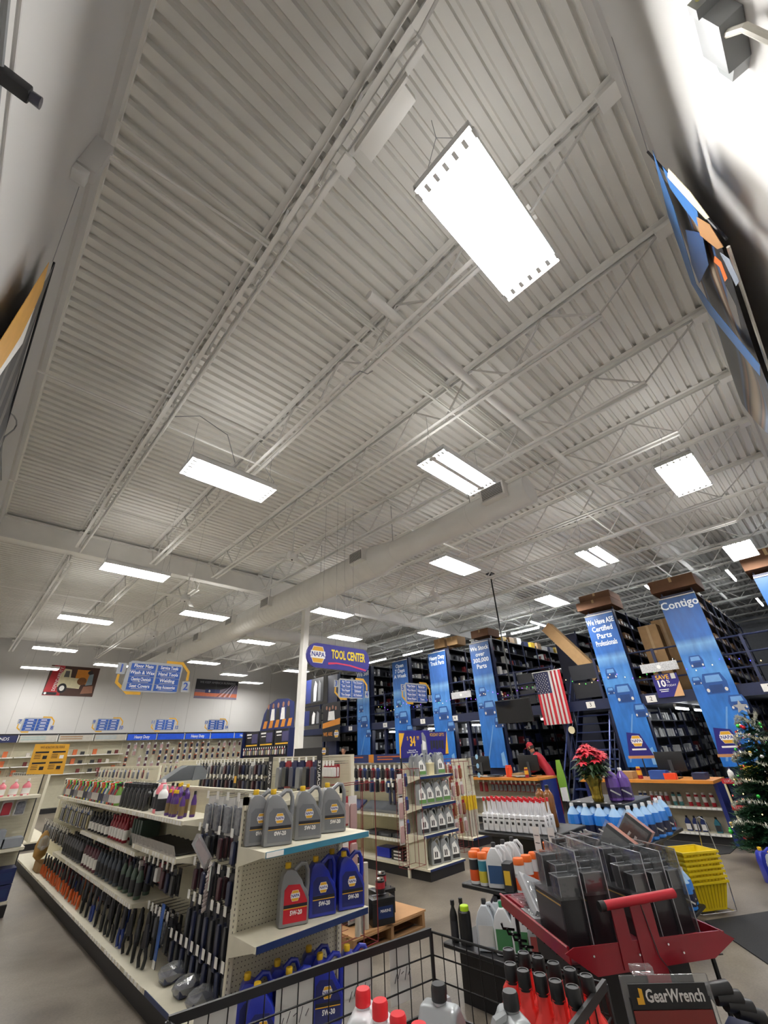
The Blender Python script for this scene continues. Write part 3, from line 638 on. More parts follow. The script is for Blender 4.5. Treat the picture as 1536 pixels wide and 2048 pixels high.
def hang(protos, g, x, ys, z, desc, where, group, face='-x', depth=3, L=.25, nm='hanging_pack'):
    """hooks with a few packs on each; the packs are things, the hooks parts of the fixture"""
    i = 0; n = 0
    for k, y in enumerate(ys):
        if face == '-x': hook(g, x, y, z)
        else: hook(g, y, x, z, pi/2)
        d = depth if isinstance(depth, int) else random.randint(*depth)
        for q in range(d):
            pr = protos[(k+i) % len(protos)] if len(protos) > 1 else protos[0]
            off = L*.88-q*.045
            loc = (x-off, y, z-.004) if face == '-x' else (y, x-off, z-.004)
            o = dup(pr, loc, (0 if face == '-x' else pi/2)+random.uniform(-.12, .12), '%s, %s on the %s hook %s' % (desc, ['front', 'second', 'third', 'fourth', 'rear'][q], od(k), where), group); o.name = nm
def gondola(label, xs, y0, y1, hw, ztop, zbase=.15, kick=.12):
    g = T('gondola_shelving', label, 'shelving', (xs, y0, 0))
    B(g).box(xs-hw+.02, xs+hw-.02, y0, y1, 0, kick).done('kick_base', m_kick, g)
    B(g).box(xs-hw, xs+hw, y0, y1, kick, zbase).done('base_deck', m_almond, g)
    n = max(1, round((y1-y0)/1.2)); w = (y1-y0)/n
    for k in range(n): B(g).box(xs-.02, xs+.02, y0+k*w+.016, y0+(k+1)*w-.016, zbase, ztop-.02).done('back_panel', m_groove, g)
    for k in range(n+1): B(g).box(xs-.027, xs+.027, y0+k*w-.016, y0+k*w+.016, zbase, ztop).done('upright', m_almond, g)
    B(g).box(xs-.025, xs+.025, y0, y1, ztop-.02, ztop).done('top_rail', m_almond, g)
    return g
# ================= LONG GONDOLA BY THE AISLE =================
GX, GY = 2.2, 3.42
g1 = gondola('long almond gondola by the open aisle, full of sprays, tools and hanging packs', GX, GY, 12.4, .5, 1.37)
for k in range(8): B(g1).box(GX-.506, GX-.5, GY+.02+k*1.12, GY+1.1+k*1.12, .125, .152).done('price_rail', m_railblue if k == 0 else m_almond, g1)
b = B(g1)
for k in range(88):
    if k % 7 != 5: b.box(GX-.509, GX-.506, GY+1.2+k*.09, GY+1.2+k*.09+.05, .127, .15)
b.done('price_tags', m_tagw, g1)['kind'] = 'stuff'
shelf(g1, 1.82, GX-.02, 4.65, 7.0, 1.15); shelf(g1, 1.82, GX-.02, 7.0, 10.6, 1.15)
tr = shelf(g1, 1.80, GX-.02, 4.6, 5.85, .89)
B(g1).quad((1.795, 4.6, .89), (1.795, 5.85, .89), (1.76, 5.85, .985), (1.76, 4.6, .985)).done('clear_lip', m_clear2, tr)
shelf(g1, 1.82, GX-.02, 5.75, 8.3, .82); shelf(g1, 1.80, GX-.02, 5.5, 9.6, .46)
m_purp = M('purple_plastic', '4b2476', .3, coat=.3); m_lilac = M('gold_label', '7a6440', .4); m_pink = M('pink_liquid', 'e8808c', .3, coat=.3)
AISLE = "along the long gondola's top shelf"
def row(x, ys, z): return [(x, y, z) for y in ys]
ys = [4.86, 5.0, 5.12, 5.24]
put(bottle(m_purp, m_capy, m_lilac, .034, .27, capr=.016), [(1.93, 4.95, 1.15), (1.95, 5.22, 1.15), (2.02, 5.36, 1.15)], 'tall purple bottle with yellow cap', AISLE, 'purple yellow-capped bottles')
put(bottle(m_purp, m_capy, m_lilac, .026, .22, capr=.014), [(1.88, 5.06, 1.15), (1.88, 5.13, 1.15), (1.89, 5.28, 1.15)], 'slim purple bottle with yellow cap', AISLE, 'slim purple bottles')
put(bottle(m_purp, m_black, m_lilac, .026, .21, capr=.013), [(1.87, 4.86, 1.15), (1.98, 4.86, 1.15), (1.97, 5.1, 1.15)], 'slim purple bottle with black cap', AISLE, 'black-capped purple bottles')
put(bottle(m_pink, M('white_plastic', 'e4e4e2', .5), m_dk, .062, .3, .03, .022), [(1.92, 5.62, 1.15, 1.2)], 'big translucent pink wash bottle with a black label', 'on the top shelf beside purple bottles', None)
put(bottle(M('white_plastic', 'e4e4e2', .5), M('white_plastic', 'e4e4e2'), m_dk, .05, .26, .02, .018), [(1.88, 5.45, 1.15), (1.95, 5.82, 1.15)], 'white shelf bottle with dark label', AISLE, 'white wash bottles')
put(bottle(M('magenta_plastic', 'b03068', .3), m_black, m_purp, .04, .26), [(2.04, 5.52, 1.15), (2.05, 5.7, 1.15)], 'magenta bottle with black cap', 'behind the pink wash bottle', 'magenta bottles')
put(bottle(M('glossy_black', '0e0e10', .15, coat=.5), m_black, None, .038, .25, .02, .03, .04), [(1.9+.11*(k % 2), 6.0+k*.075, 1.15) for k in range(14)], 'glossy black spray bottle', AISLE, 'glossy black bottles')
cols = [('green', '6f9a3c'), ('blue', '2a4a9c'), ('orange', 'd8622a'), ('red', 'a6242c'), ('yellow', 'c9c03a'), ('clear green', '5f8f78'), ('grey', '6a6c76'), ('navy', '1f2a5c'), ('white', 'dcdcda'), ('dark red', '7a1d3a')]
trg = [('black', '141416'), ('red', 'c02c34'), ('white', 'e4e4e2'), ('lime', '4ddc50'), ('orange', 'e06a24')]
protos = []
for i, (n_, c_) in enumerate(cols):
    tn, tcx = trg[i % 5]
    sp = spray(M('spray_'+n_.replace(' ', '_'), c_, .3, coat=.2), M('trigger_'+tn, tcx, .4), M('label_%d' % (i % 3), ['d8d4cc', '3a3c50', '8a8890'][i % 3])); protos.append((sp, '%s spray bottle with %s trigger' % (n_, tn)))
order = []
yy = 7.12
while yy < 10.5:
    order.append(yy); yy += .095
byp = {}
for i, y_ in enumerate(order):
    for r_ in range(2): byp.setdefault((i*3+r_) % 10, []).append((1.89+r_*.13, y_+r_*.03, 1.15, random.uniform(-.4, .4)))
for k, sp_ in byp.items(): put(protos[k][0], sp_, protos[k][1], AISLE, protos[k][1]+'s')
# shelf two: red and dark boxed goods
m_crim = M('crimson', '8e1626', .35, coat=.2); m_charc = M('charcoal', '2b2c30', .45)
put(bottle(m_crim, m_crim, m_tagw, .03, .24), [(1.9+.1*(k % 2), 6.5+k*.06, .82) for k in range(12)], 'crimson slim bottle', 'from the mat tray on the second shelf of the long gondola', 'crimson bottles')
put(bottle(m_charc, m_charc, m_tagw, .034, .22), [(1.9+.1*(k % 2), 7.28+k*.085, .82) for k in range(11)], 'charcoal labelled bottle', 'past the crimson bottles on the second shelf', 'charcoal bottles')
put(carton(M('dark_green_box', '27382f'), .2, .06, .24, 'brush_box'), [(2.0, 6.02+k*.09, .82) for k in range(4)], 'dark green upright box', 'beside the mat tray on the second shelf', 'green boxes')
# rubber mats on the tray
m_rub = M('rubber_black', '17181a', .4)
for k in range(9):
    o = B().box(-.17, .17, -.045, .045, 0, .012).done('rubber_mat', m_rub); o.location = (1.985, 4.74+k*.125, .905+.0); o.rotation_euler = (.25, 0, random.uniform(-.06, .06))
    tag(o, 'black rubber mat, %s from the near end of the clear-lipped tray' % od(k), 'mat', 'rubber mats in the tray')
# shelf three: long pouches standing
for nm, c_, ys_, d_ in (('grey', '55575e', [8.2+k*.075 for k in range(16)], 'grey'), ('wine', '5a1d30', [7.35+k*.075 for k in range(10)], 'wine red'), ('slate', '39424e', [6.4+k*.08 for k in range(11)], 'slate'), ('green', '44584a', [5.65+k*.09 for k in range(7)], 'dull green')):
    put(bottle(M('pouch_'+nm, c_, .3, coat=.4), m_charc, m_charc if nm != 'wine' else m_tagw, .034, .25, .02, .02), [(1.88+.11*(k % 2), y_, .46) for k, y_ in enumerate(ys_)], d_+' long-necked bottle', 'on the third shelf of the long gondola', d_+' long-necked bottles')
# base deck: jumble of tools with red, orange and black handles
def hand_tool(c, L=.3, jaw=True):
    t = T('hand_tool', None, 'tool'); B().tube([(-.03, 0, L*.45), (-.045, 0, L*.25), (-.03, 0, 0.005)], .013, 7).tube([(.03, 0, L*.45), (.045, 0, L*.25), (.03, 0, .005)], .013, 7)
    for s_ in (-1, 1): B().tube([(s_*.028, 0, L*.48), (s_*.045, 0, L*.25), (s_*.028, 0, .005)], .014, 7).done('handle', c, t)
    B().prism([(-.03, L*.45), (.03, L*.45), (.025, L*.75), (.008, L), (-.008, L), (-.025, L*.75)], -.01, .01, 'xz').bev(.003, 1).done('jaw', m_hook, t)
    return t
tools = [(hand_tool(M('handle_red', 'a01c24', .4), .26), 'red-handled pliers'), (hand_tool(M('handle_orange', 'c85a26', .4), .26), 'orange-handled pliers'), (hand_tool(m_rub, .27), 'black-handled pliers'), (hand_tool(M('handle_blue', '22387c', .4), .28), 'blue-handled pliers')]
by = {0: [], 1: [], 2: [], 3: []}
for k in range(70):
    y_ = 9.9-k*.072; kk = 0 if y_ > 8.4 and k % 3 else (1 if y_ > 7.2 and k % 3 != 1 else (2 if k % 5 else 3))
    by[kk].append((1.78+.13*(k % 3), y_, .152, random.uniform(-.5, .5)+pi/2))
for kk, s_ in by.items(): put(tools[kk][0], s_, tools[kk][1]+' standing on the base deck', 'along the long gondola', tools[kk][1])
# hanging packs
m_p1 = M('pack_charcoal', '2e3036', .3, coat=.5); m_p2 = M('pack_navy', '2a3150', .3, coat=.5); m_p3 = M('pack_maroon', '4a2630', .3, coat=.5); m_p4 = M('pack_grey', '6d6f76', .25, coat=.6, var=.3, scale=40)
m_cardw = M('card_white', 'cfcdca', .5); m_cardd = M('card_dark', '24252c', .4); m_cardr = M('card_red', '9a2430', .4); m_cardb = M('card_blue', '2b4f9a', .4)
pkA = [pack(m_cardd, m_p1, .07, .2), pack(m_cardd, m_p2, .07, .2), pack(m_cardd, m_p3, .07, .19)]
pkL = [pack(m_cardd, m_p1, .055, .34), pack(m_cardd, m_p2, .055, .36)]
pkG = [pack(m_cardw, m_p4, .11, .26, .03)]; pkR = [pack(m_cardr, m_cardw, .08, .15, .04)]
HX = GX-.02
hang(pkG, g1, HX, [3.62, 3.82, 4.02, 4.22, 4.42], 1.34, 'clear bag with grey glove', 'above the near shelf gap', 'hanging gloves', depth=2, nm='glove_pack')
hang(pkA, g1, HX, [3.66, 3.86, 4.1, 4.35, 4.5], 1.1, 'dark pack', 'in the upper row near the end cap', 'dark packs, upper row', depth=3)
hang(pkA, g1, HX, [3.7, 3.85, 4.02, 4.18, 4.34, 4.5], .86, 'dark blister pack', 'in the middle row near the end cap', 'dark packs, middle row', depth=3)
hang(pkL, g1, HX, [3.6+.115*k for k in range(9)], .64, 'long dark pack', 'in the lower row near the end cap', 'long dark packs, lower row', depth=3, nm='long_pack')
hang(pkL, g1, HX, [3.55+.11*k for k in range(11)], .36+.0, 'long hanging pack', 'in the bottom row near the end cap', 'long dark packs, bottom row', depth=2) if False else None
pkM = [pack(m_cardd, m_p1, .055, .17), pack(m_cardd, m_p2, .055, .18)]
hang(pkM, g1, HX, [3.55+.11*k for k in range(12)], .36, 'short dark pack', 'in the bottom row near the end cap', 'short dark packs, bottom row', depth=3)
hang(pkA+pkR, g1, HX, [4.98+.13*k for k in range(11)], .76, 'assorted pack', 'under the mat tray', 'packs under the tray', depth=2)
hang(pkM, g1, HX, [5.05+.14*k for k in range(4)], .42, 'small dark pack', 'over the bare base deck', 'packs over the base deck', depth=2) if False else None
hang([pack(m_cardd, m_p1, .07, .24), pack(m_cardw, m_p4, .07, .2)], g1, HX, [4.9+.1*k for k in range(6)], .44, 'mixed pack', 'low beside the blue strip sign', 'low mixed packs', depth=3, nm='long_pack')
hang([pack(m_cardw, M('pack_tan', 'a39a78', .4), .09, .24), pack(m_cardb, m_p2, .1, .24), pack(m_cardw, m_p4, .1, .25)], g1, HX, [8.6+.14*k for k in range(16)], 1.02, 'far hanging bag', 'beyond the red bottles', 'far hanging bags', depth=2, nm='hanging_bag')
hang([pack(m_cardw, m_p4, .1, .24), pack(m_cardd, m_p1, .09, .22)], g1, HX, [9.8+.15*k for k in range(14)], .7, 'lower far bag', 'near the far end of the gondola', 'lower far bags', depth=2, nm='hanging_bag')
# odd items
t = T('strip_sign', 'narrow blue strip sign hanging from a shelf over the base deck', 'sign', (1.86, 4.86, .13))
B().box(-.003, .003, -.03, .03, .02, .42).done('strip', M('strip_blue', '2f62b4', .3), t); B().box(-.004, .004, -.03, .03, .02, .07).done('strip_end', m_tagw, t)
t = T('garland_pack', 'chenille mop head pack with a red and white card at the end cap corner', 'pack', (1.72, 3.7, .86), -.5)
b = B()
for k in range(46):
    u, v = random.uniform(-.07, .07), random.uniform(-.12, .1); b.tube([(0, u, v), (-.03, u+random.uniform(-.01, .01), v-.02)], .009, 5)
b.done('noodles', M('noodle_grey', 'a89c98', .8), t)['kind'] = 'stuff'
B().box(-.002, .01, -.08, .08, -.13, .11).done('backing', m_cardd, t)
B().prism([(-.18, .0), (-.05, -.03), (-.05, .1), (-.18, .13)], -.004, 0, 'yz').done('card', M('card_pale', 'c9cdc8'), t); B().box(-.006, -.004, -.175, -.16, .01, .11).done('card_stripe', m_red, t)
t = T('clear_pack', 'shiny clear pack with pink card sticking out beside the tag row', 'pack', (1.84, 4.2, .98), .2)
B().mbox(Matrix.Rotation(.6, 4, 'X'), (.03, .26, .09)).done('shell', m_clear2, t); B().mbox(Matrix.Rotation(.6, 4, 'X'), (.004, .2, .07)).done('card', M('card_pink', 'c9a8a6'), t)
for k, (y_, n_) in enumerate(((4.2, 'crumpled'), (3.95, 'flattened'), (4.5, 'bulging'))):
    t = T('plastic_bag', n_+' clear bag of black parts lying on the base deck', 'bag', (1.88, y_, .155)); b = B(); vs = []
    bm = bmesh.new(); bmesh.ops.create_icosphere(bm, subdivisions=2, radius=.1)
    for v in bm.verts: v.co = Vector((v.co.x*1.1, v.co.y*.9, max(0, v.co.z*.55+.05+random.uniform(-.012, .012))))
    b.add([v.co for v in bm.verts], [[v.index for v in f.verts] for f in bm.faces]); bm.free(); b.done('bag_shell', m_clear2, t); B().box(-.08, .08, -.06, .06, .003, .05).bev(.01).done('dark_contents', m_p2, t)
    for q in range(3): B().box(-.07+q*.05, -.04+q*.05, -.05, .05, .004, .04).done('part_piece', m_rub, t)
t = T('cardboard_tray', 'open cardboard tray of small tools near the far end of the base deck', 'box', (1.84, 9.9+.35, .152))
B().box(-.1, .1, -.2, .2, 0, .004).box(-.1, -.096, -.2, .2, 0, .12).box(.096, .1, -.2, .2, 0, .12).box(-.1, .1, -.2, -.196, 0, .12).box(-.1, .1, .196, .2, 0, .12).done('tray', M('cardboard', 'a5845c', .8), t)
t = T('loose_mop', 'tan and clear bagged wash mitt hanging out over the base deck', 'mitt', (1.8, 10.6, .45)); B().lathe([(.03, -.2), (.09, -.14), (.1, 0), (.06, .14), (.02, .2)], 12).done('mitt', M('mitt_tan', 'b08a52', .8), t)
B().lathe([(.02, -.1), (.08, -.05), (.07, .06), (.02, .1)], 10, (-.02, -.2, .05)).done('clear_bag', m_clear2, t)
# ---------------- end cap ----------------
EX0, EX1, EY = 1.75, 2.66, 3.4
e1 = T('end_cap', 'pegboard end cap with two jug shelves facing the camera', 'shelving', (2.2, EY, 0))
B(e1).box(EX0+.02, EX1-.02, EY-.012, EY, .15, 1.36).done('pegboard', m_peg, e1)
for x_ in (EX0, EX1-.035):
    u = B(e1).box(x_, x_+.035, EY-.03, EY, 0, 1.38).done('upright', m_almond, e1)
    b = B(e1)
    for k in range(40): b.box(x_+.008, x_+.012, EY-.0312, EY-.03, .2+k*.028, .2+k*.028+.013)
    b.done('slots', m_black, u)['kind'] = 'stuff'
B(e1).box(EX0, EX1, EY-.03, EY, 1.33, 1.38).done('top_rail', m_almond, e1)
B(e1).box(EX0, EX1, EY-.05, EY-.03, 1.3, 1.33).done('front_rail', m_almond, e1)
B(e1).box(EX0+.01, EX1-.01, 2.97, EY, 0, .12).done('kick_base', m_kick, e1); B(e1).box(EX0, EX1, 2.95, EY-.03, .12, .15).done('base_deck', m_almond, e1)
m_teal = M('rail_teal', '2f7a94', .3, coat=.4)
shelf(e1, EX0, EX1, 3.03, EY-.03, 1.095, m_teal, '-y'); shelf(e1, EX0, EX1, 3.05, EY-.03, .65, m_railblue, '-y')
B(e1).box(EX0+.012, EX0+.14, 3.022, 3.024, 1.065, 1.092).done('price_tag', m_tagw, e1)
jg0 = jug(m_jgrey, m_capy, m_jlab, '0W-20'); jg5 = jug(m_jgrey, m_capy, m_jlab, '5W-20'); jr = jug(m_jgrey, m_capy, m_jred, '5W-20'); jb2 = jug(m_jblue, m_capy, m_jlabb, '5W-20'); jb3 = jug(m_jblue, m_capy, m_jlabb, '5W-30')
each(jg0, [((1.93, 3.19, 1.097), -.35), ((1.86, 3.32, 1.097), -.35)], lambda i: 'grey 0W-20 oil jug '+['at the front corner of the top end cap shelf', 'tucked behind another 0W-20 jug'][i], 'grey oil jugs on the top shelf')
each(jg5, [((2.19, 3.2, 1.097), -.4), ((2.47, 3.26, 1.097), -.4)], lambda i: 'grey 5W-20 oil jug '+['in the middle of the top end cap shelf', 'by the pegboard edge on the top end cap shelf'][i], 'grey oil jugs on the top shelf')
each(jr, [((2.1, 3.2, .652), -.35)], lambda i: 'grey 5W-20 oil jug with a red label on the lower end cap shelf')
each(jb2, [((2.335, 3.2, .652), -.35)], lambda i: 'blue 5W-20 oil jug beside the red-labelled jug')
bs_ = [(2.56, 3.15, .652, -.35), (2.56, 3.3, .652, -.35), (1.86, 3.08, .152, -.5), (1.88, 3.24, .152, -.5), (2.09, 3.1, .152, -.5), (2.1, 3.26, .152, -.5), (2.34, 3.12, .152, -.5), (2.36, 3.28, .152, -.5), (2.54, 3.08, .152, -.5)]
wh = ['at the end of the lower end cap shelf', 'tucked behind the front 5W-30 jug', 'front corner of the base deck', 'behind the corner jug on the base deck', 'second pair front on the base deck', 'second pair rear on the base deck', 'third pair front on the base deck', 'third pair rear on the base deck', 'half hidden by the cart rim on the base deck']
each(jb3, [(s[:3], s[3]) for s in bs_], lambda i: 'blue 5W-30 oil jug, '+wh[i], 'blue oil jugs')
# red wire wing panel
def wing(label, x0, x1, y, z0, z1, arm=None):
    t = T('wire_wing_panel', label, 'rack', (x0, y, 0))
    if arm:
        B(t).tube([(arm[0], y+.2, z1-.03), (arm[1], arm[2], arm[3]+.004), (arm[1], arm[2]+.02, arm[3]+.004)], .004, 5).done('hook_arm', m_redwire, t)
    for x_ in (x0, (x0*.4+x1*.6), x1): B(t).tube([(x_, y, z0), (x_, y, z1)], .004, 5).done('upright_wire', m_redwire, t)
    for x_ in (x0, x0+.08, x0+.16, x1): B(t).tube([(x_, y+.2, z0), (x_, y+.2, z1-.03)], .003, 5).done('upright_wire', m_redwire, t)
    n = int((z1-z0)/.035)
    for k in range(n):
        z_ = z0+k*.035
        B(t).tube([(x0, y+.2, z_), (x0+(x1-x0)*.6, y+.2, z_)], .002, 4).done('cross_wire', m_redwire, t)
    for z_ in (z0, z1): B(t).tube([(x0, y, z_), (x1, y, z_), (x1, y+.2, z_), (x0, y+.2, z_)], .003, 5, closed=True).done('frame_wire', m_redwire, t)
    return t
w1 = wing('red wire wing rack hung beside the jug end cap', 2.7, 3.08, 3.42, .3, 1.38)
pw = [pack(m_cardw, M('pack_rose', 'b08f8c', .3, coat=.4), .1, .28, .02), pack(m_cardr, M('pack_rose', 'b08f8c'), .09, .22, .03)]
i = 0
for z_ in (1.28, .98, .68):
    for x_ in (2.76, 2.86, 2.96):
        dup(pw[i % 2], (x_, 3.6, z_), pi/2, 'pinkish carded pack, %s on the red wire wing beside the end cap' % od(i), 'packs on the red wire wing'); i += 1
t = T('tube_tool', 'pale long tube tool hanging low on the red wire wing', 'tool', (2.93, 3.5, .55)); B().tube([(0, 0, -.2), (0, 0, .2)], .022, 10).done('tube', M('tube_grey', 'b9b3a8', .4), t); B().tube([(.05, 0, -.2), (.05, 0, .18)], .012, 8).done('tube', m_chrome, t)
# ================= SECOND GONDOLA WITH SILVER JUG END CAP =================
g2 = gondola('almond gondola with grey floor mats behind the silver jug end cap', 6.0, 5.5, 11.5, .42, 1.42)
for x0, x1 in ((5.62, 5.98),):
    shelf(g2, x0, x1, 5.55, 6.75, .73); shelf(g2, x0, x1, 5.55, 6.75, .42); shelf(g2, x0, x1, 6.8, 8.0, .73); shelf(g2, x0, x1, 6.8, 8.0, .42)
B(g2).quad((5.6, 5.6, .735), (5.6, 6.7, .735), (5.58, 6.7, .78), (5.58, 5.6, .78)).done('clear_lip', m_clear2, g2)
m_mat = M('mat_grey', '4c5056', .6); m_matb = M('mat_blue', '33406a', .6)
def floor_mat(c, w=.2, n=3):
    t = T('folded_floor_mat', None, 'mat'); B().mbox(Matrix.Rotation(-.5, 4, 'Y') @ Matrix.Translation((0, 0, .05)), (.26, w, .03)).done('sheet', c, t)
    return t
put(floor_mat(m_mat), [(5.8, 5.7+.17*k, .745) for k in range(6)], 'dark grey folded floor mat', 'on the upper mat shelf', 'folded mats on the upper shelf')
put(floor_mat(m_matb), [(5.8, 6.85+.17*k, .745) for k in range(5)], 'blue-grey folded floor mat', 'on the upper mat shelf', 'blue-grey mats')
put(carton(M('mat_dark', '2a2c31', .6), .26, .3, .05, 'mat_pack', m_mat), [(5.79, 5.74+.33*k, .422) for k in range(3)], 'flat dark mat pack', 'on the lower mat shelf', 'flat mat packs')
put(carton(m_jblue, .22, .3, .12, 'blue_carton'), [(5.8, 6.15, .153)], 'blue carton', 'low under the mat shelves', None)
put(carton(m_rub, .24, .26, .04, 'case_box', m_cardw), [(5.78, 5.8, .153+.041*k) for k in range(3)], 'black case with a white edge', 'stacked low under the mat shelves', 'stacked black cases')
pk2 = [pack(m_cardb, m_p2, .06, .17), pack(m_cardr, m_p3, .06, .16), pack(m_cardd, m_p1, .06, .17)]
hang(pk2, g2, 5.98, [5.6+.12*k for k in range(20)], 1.36, 'small carded pack', 'in the top row over the mats', 'packs over the mats, top row', depth=2)
hang(pk2, g2, 5.98, [5.65+.14*k for k in range(17)], 1.17, 'carded pack', 'in the second row over the mats', 'packs over the mats, second row', depth=2)
hang([pack(m_cardd, m_p2, .05, .26)], g2, 5.98, [5.9, 6.0, 5.75], 1.1, 'long navy pack', 'dangling over the mats', 'long navy packs', depth=1)
t = T('header_strip', 'navy header strip with orange ends on top of the second gondola', 'sign', (5.9, 5.5, 1.43))
for k in range(2):
    q = B().box(-.006, 0, -.0+k*1.05, 1.05+k*1.05, 0, .13).done('header_board', m_navy, t)
    B().box(-.008, -.006, k*1.05+.0, k*1.05+.14, 0, .13).done('end_patch', m_org, q)
    for z_, a_ in ((.08, .3), (.04, .55)): B().box(-.0085, -.006, k*1.05+a_, k*1.05+.95, z_, z_+.02).done('print_line', M('header_text', 'c0602c'), q)
e2 = T('end_cap', 'end cap with four shelves of silver oil jugs', 'shelving', (5.98, 5.07, 0))
B(e2).box(5.6, 6.38, 5.08, 5.5, 0, .115).done('kick_base', m_kick, e2); B(e2).box(5.57, 6.4, 5.06, 5.5, .115, .14).done('base_deck', m_almond, e2)
B(e2).box(5.59, 5.605, 5.12, 5.48, .14, .5).done('side_plate', m_peg, e2)
B(e2).box(5.6, 6.37, 5.47, 5.485, .14, 1.42).done('back_panel', m_groove, e2)
for x_ in (5.57, 6.37): B(e2).box(x_, x_+.03, 5.46, 5.5, 0, 1.42).done('upright', m_almond, e2)
B(e2).box(5.58, 6.39, 5.054, 5.06, .115, .14).done('price_rail', m_railblue, e2)
for z_ in (.51, .87, 1.245): shelf(e2, 5.57, 6.4, 5.13, 5.46, z_, m_railblue, '-y')
jm = jug(m_silver, m_silver, m_charc, '', 'm'); jmg = jug(m_silver, m_silver, M('jug_green_band', '5f8a4e', .4), '', 'm')
each(jm, [((x, y, .142), -.3) for x, y in ((5.86, 5.2), (6.06, 5.18), (6.28, 5.18))]+[((5.69+.2*k, 5.24, .512), -.3) for k in range(4)]+[((5.72+.2*k, 5.39, .512), -.3) for k in (1, 2)],
     lambda i: 'silver oil jug with dark band, %s from the corner, on the %s end cap shelf' % (od(i % 3) if i < 3 else od(i-3), 'base' if i < 3 else 'second'), 'silver jugs with dark band')
each(jmg, [((x, 5.25, .872), -.3) for x in (5.69, 5.88, 6.08, 6.28)]+[((5.72, 5.24, 1.247), -.3), ((5.74, 5.38, 1.247), -.3), ((6.1, 5.38, 1.247), -.3), ((6.18, 5.23, 1.247), -.3), ((6.3, 5.37, 1.247), -.3)],
     lambda i: 'silver oil jug with green band, %s from the corner, on the %s end cap shelf' % (od(i) if i < 4 else od(i-4), 'third' if i < 4 else 'top'), 'silver jugs with green band')
t = T('plastic_pail', 'pale plastic pail between the jugs on the top end cap shelf', 'pail', (5.96, 5.24, 1.247)); B().lathe([(.06, 0), (.07, .15), (.074, .155), (.074, .17)], 18).done('pail', m_cream, t)
def ad(label, x, y, z, w, h_, fn):
    t = T('promo_sign', label, 'sign', (x, y, z)); B().box(0, w, 0, .006, 0, h_).done('board', M('promo_blue', '241f7a', .4), t); fn(t); B().box(.02, .05, .006, .016, -.15, .1).done('clip', m_hook, t); return t
for o_ in bpy.data.objects:
    if o_.name.startswith('oil_jug') and o_.location.y > 5: o_.scale = (.88, .88, .95)
def f1(t):
    B().prism([(0, 0), (0, .36), (.13, .36), (.03, .15), (.02, 0)], 0, -.002, 'xz').done('wedge', m_yel, t)
    text('34', .2, m_yel, t, (.32, -.003, .23), sx=.7, bold=.03); text('$', .08, m_yel, t, (.2, -.003, .28)); text('99', .09, m_yel, t, (.46, -.003, .28), sx=.7)
    text('Advanced Full\nSynthetic Motor Oil', .032, m_white, t, (.3, -.003, .09))
    B().prism([(.53, .02), (.68, .02), (.68, .16), (.66, .3), (.6, .37), (.56, .36), (.56, .2), (.53, .18)], -.001, -.003, 'xz').done('jug_print', m_silver, t)
    B().prism([(.56, .1), (.65, .1), (.65, .22), (.57, .25)], -.003, -.004, 'xz').done('label_print', m_white, t)
ad('blue promo sign reading 34.99 clipped over the silver jug end cap', 5.5, 5.47, 1.5, .78, .4, f1)
def f2(t):
    B().prism([(0, 0), (.02, .3), (.1, .4), (.0, .4)], 0, -.002, 'xz').done('wedge', m_yel, t); B().prism([(.55, .02), (.64, .02), (.64, .38)], 0, -.002, 'xz').done('wedge', m_yel, t)
    text('HOLIDAY GIFTS', .075, m_yel, t, (.34, -.003, .33), sx=.8)
    for k in range(5): B().box(.14+k*.08, .2+k*.08, -.003, 0, .1+.02*(k % 2), .24).done('gift_print', m_charc, t)
ad('blue holiday gifts sign with yellow wedges behind the jugs', 6.28, 5.6, 1.5, .64, .38, f2)
w2 = wing('red wire wing rack holding tape packs left of the silver jugs', 5.2, 5.54, 5.1, .2, 1.36, (5.54, 5.585, 5.47, 1.42))
i = 0
for z_ in (1.3, 1.0, .72):
    for x_ in (5.27, 5.4):
        dup(pk2[(i+1) % 2] if i % 2 else pw[0], (x_, 5.28, z_), pi/2, 'clear carded pack, %s on the wing left of the silver jugs' % od(i), 'packs on the second wing'); i += 1
w3 = wing('red wire wing rack of reddish packs at the right of the silver jugs', 6.44, 6.83, 5.1, .2, 1.4, (6.44, 6.385, 5.47, 1.42))
pt = [pack(m_cardr, M('pack_copper', '8a5a3c', .3, coat=.4), .07, .2), pack(m_cardw, M('pack_rose', 'b08f8c'), .08, .2)]
i = 0
for z_ in (1.34, 1.1, .84, .6):
    for x_ in (6.54, 6.66, 6.78):
        dup(pt[i % 2], (x_, 5.28, z_), pi/2, 'copper-toned pack, %s on the wing right of the silver jugs' % od(i), 'packs on the third wing'); i += 1
# third gondola end with tube packs
g3 = gondola('third gondola with yellow-capped tubes on its near end', 8.0, 6.2, 11.8, .36, 1.3)
e3 = T('end_cap', 'short end cap holding yellow tubes beyond the silver jugs', 'shelving', (8.0, 6.1, 0))
B(e3).box(7.66, 8.32, 5.85, 6.17, 0, .12).done('kick_base', m_kick, e3); B(e3).box(7.64, 8.34, 5.82, 6.17, .12, .15).done('base_deck', m_almond, e3); B(e3).box(7.65, 8.33, 5.815, 5.82, .12, .15).done('price_rail', m_railblue, e3)
B(e3).box(7.66, 8.32, 6.14, 6.16, .15, 1.4).done('back_panel', m_groove, e3)
tb = T('tube_pack', None, 'tube'); B().tube([(0, 0, 0), (0, 0, .4)], .022, 8).done('tube', M('tube_grey', 'b9b3a8'), tb); B().tube([(0, 0, .4), (0, 0, .62)], .024, 8).done('sleeve', M('sleeve_yellow', 'd8b62c', .4), tb); B().tube([(0, 0, .62), (0, 0, .68)], .012, 8).done('nozzle', m_cardw, tb)
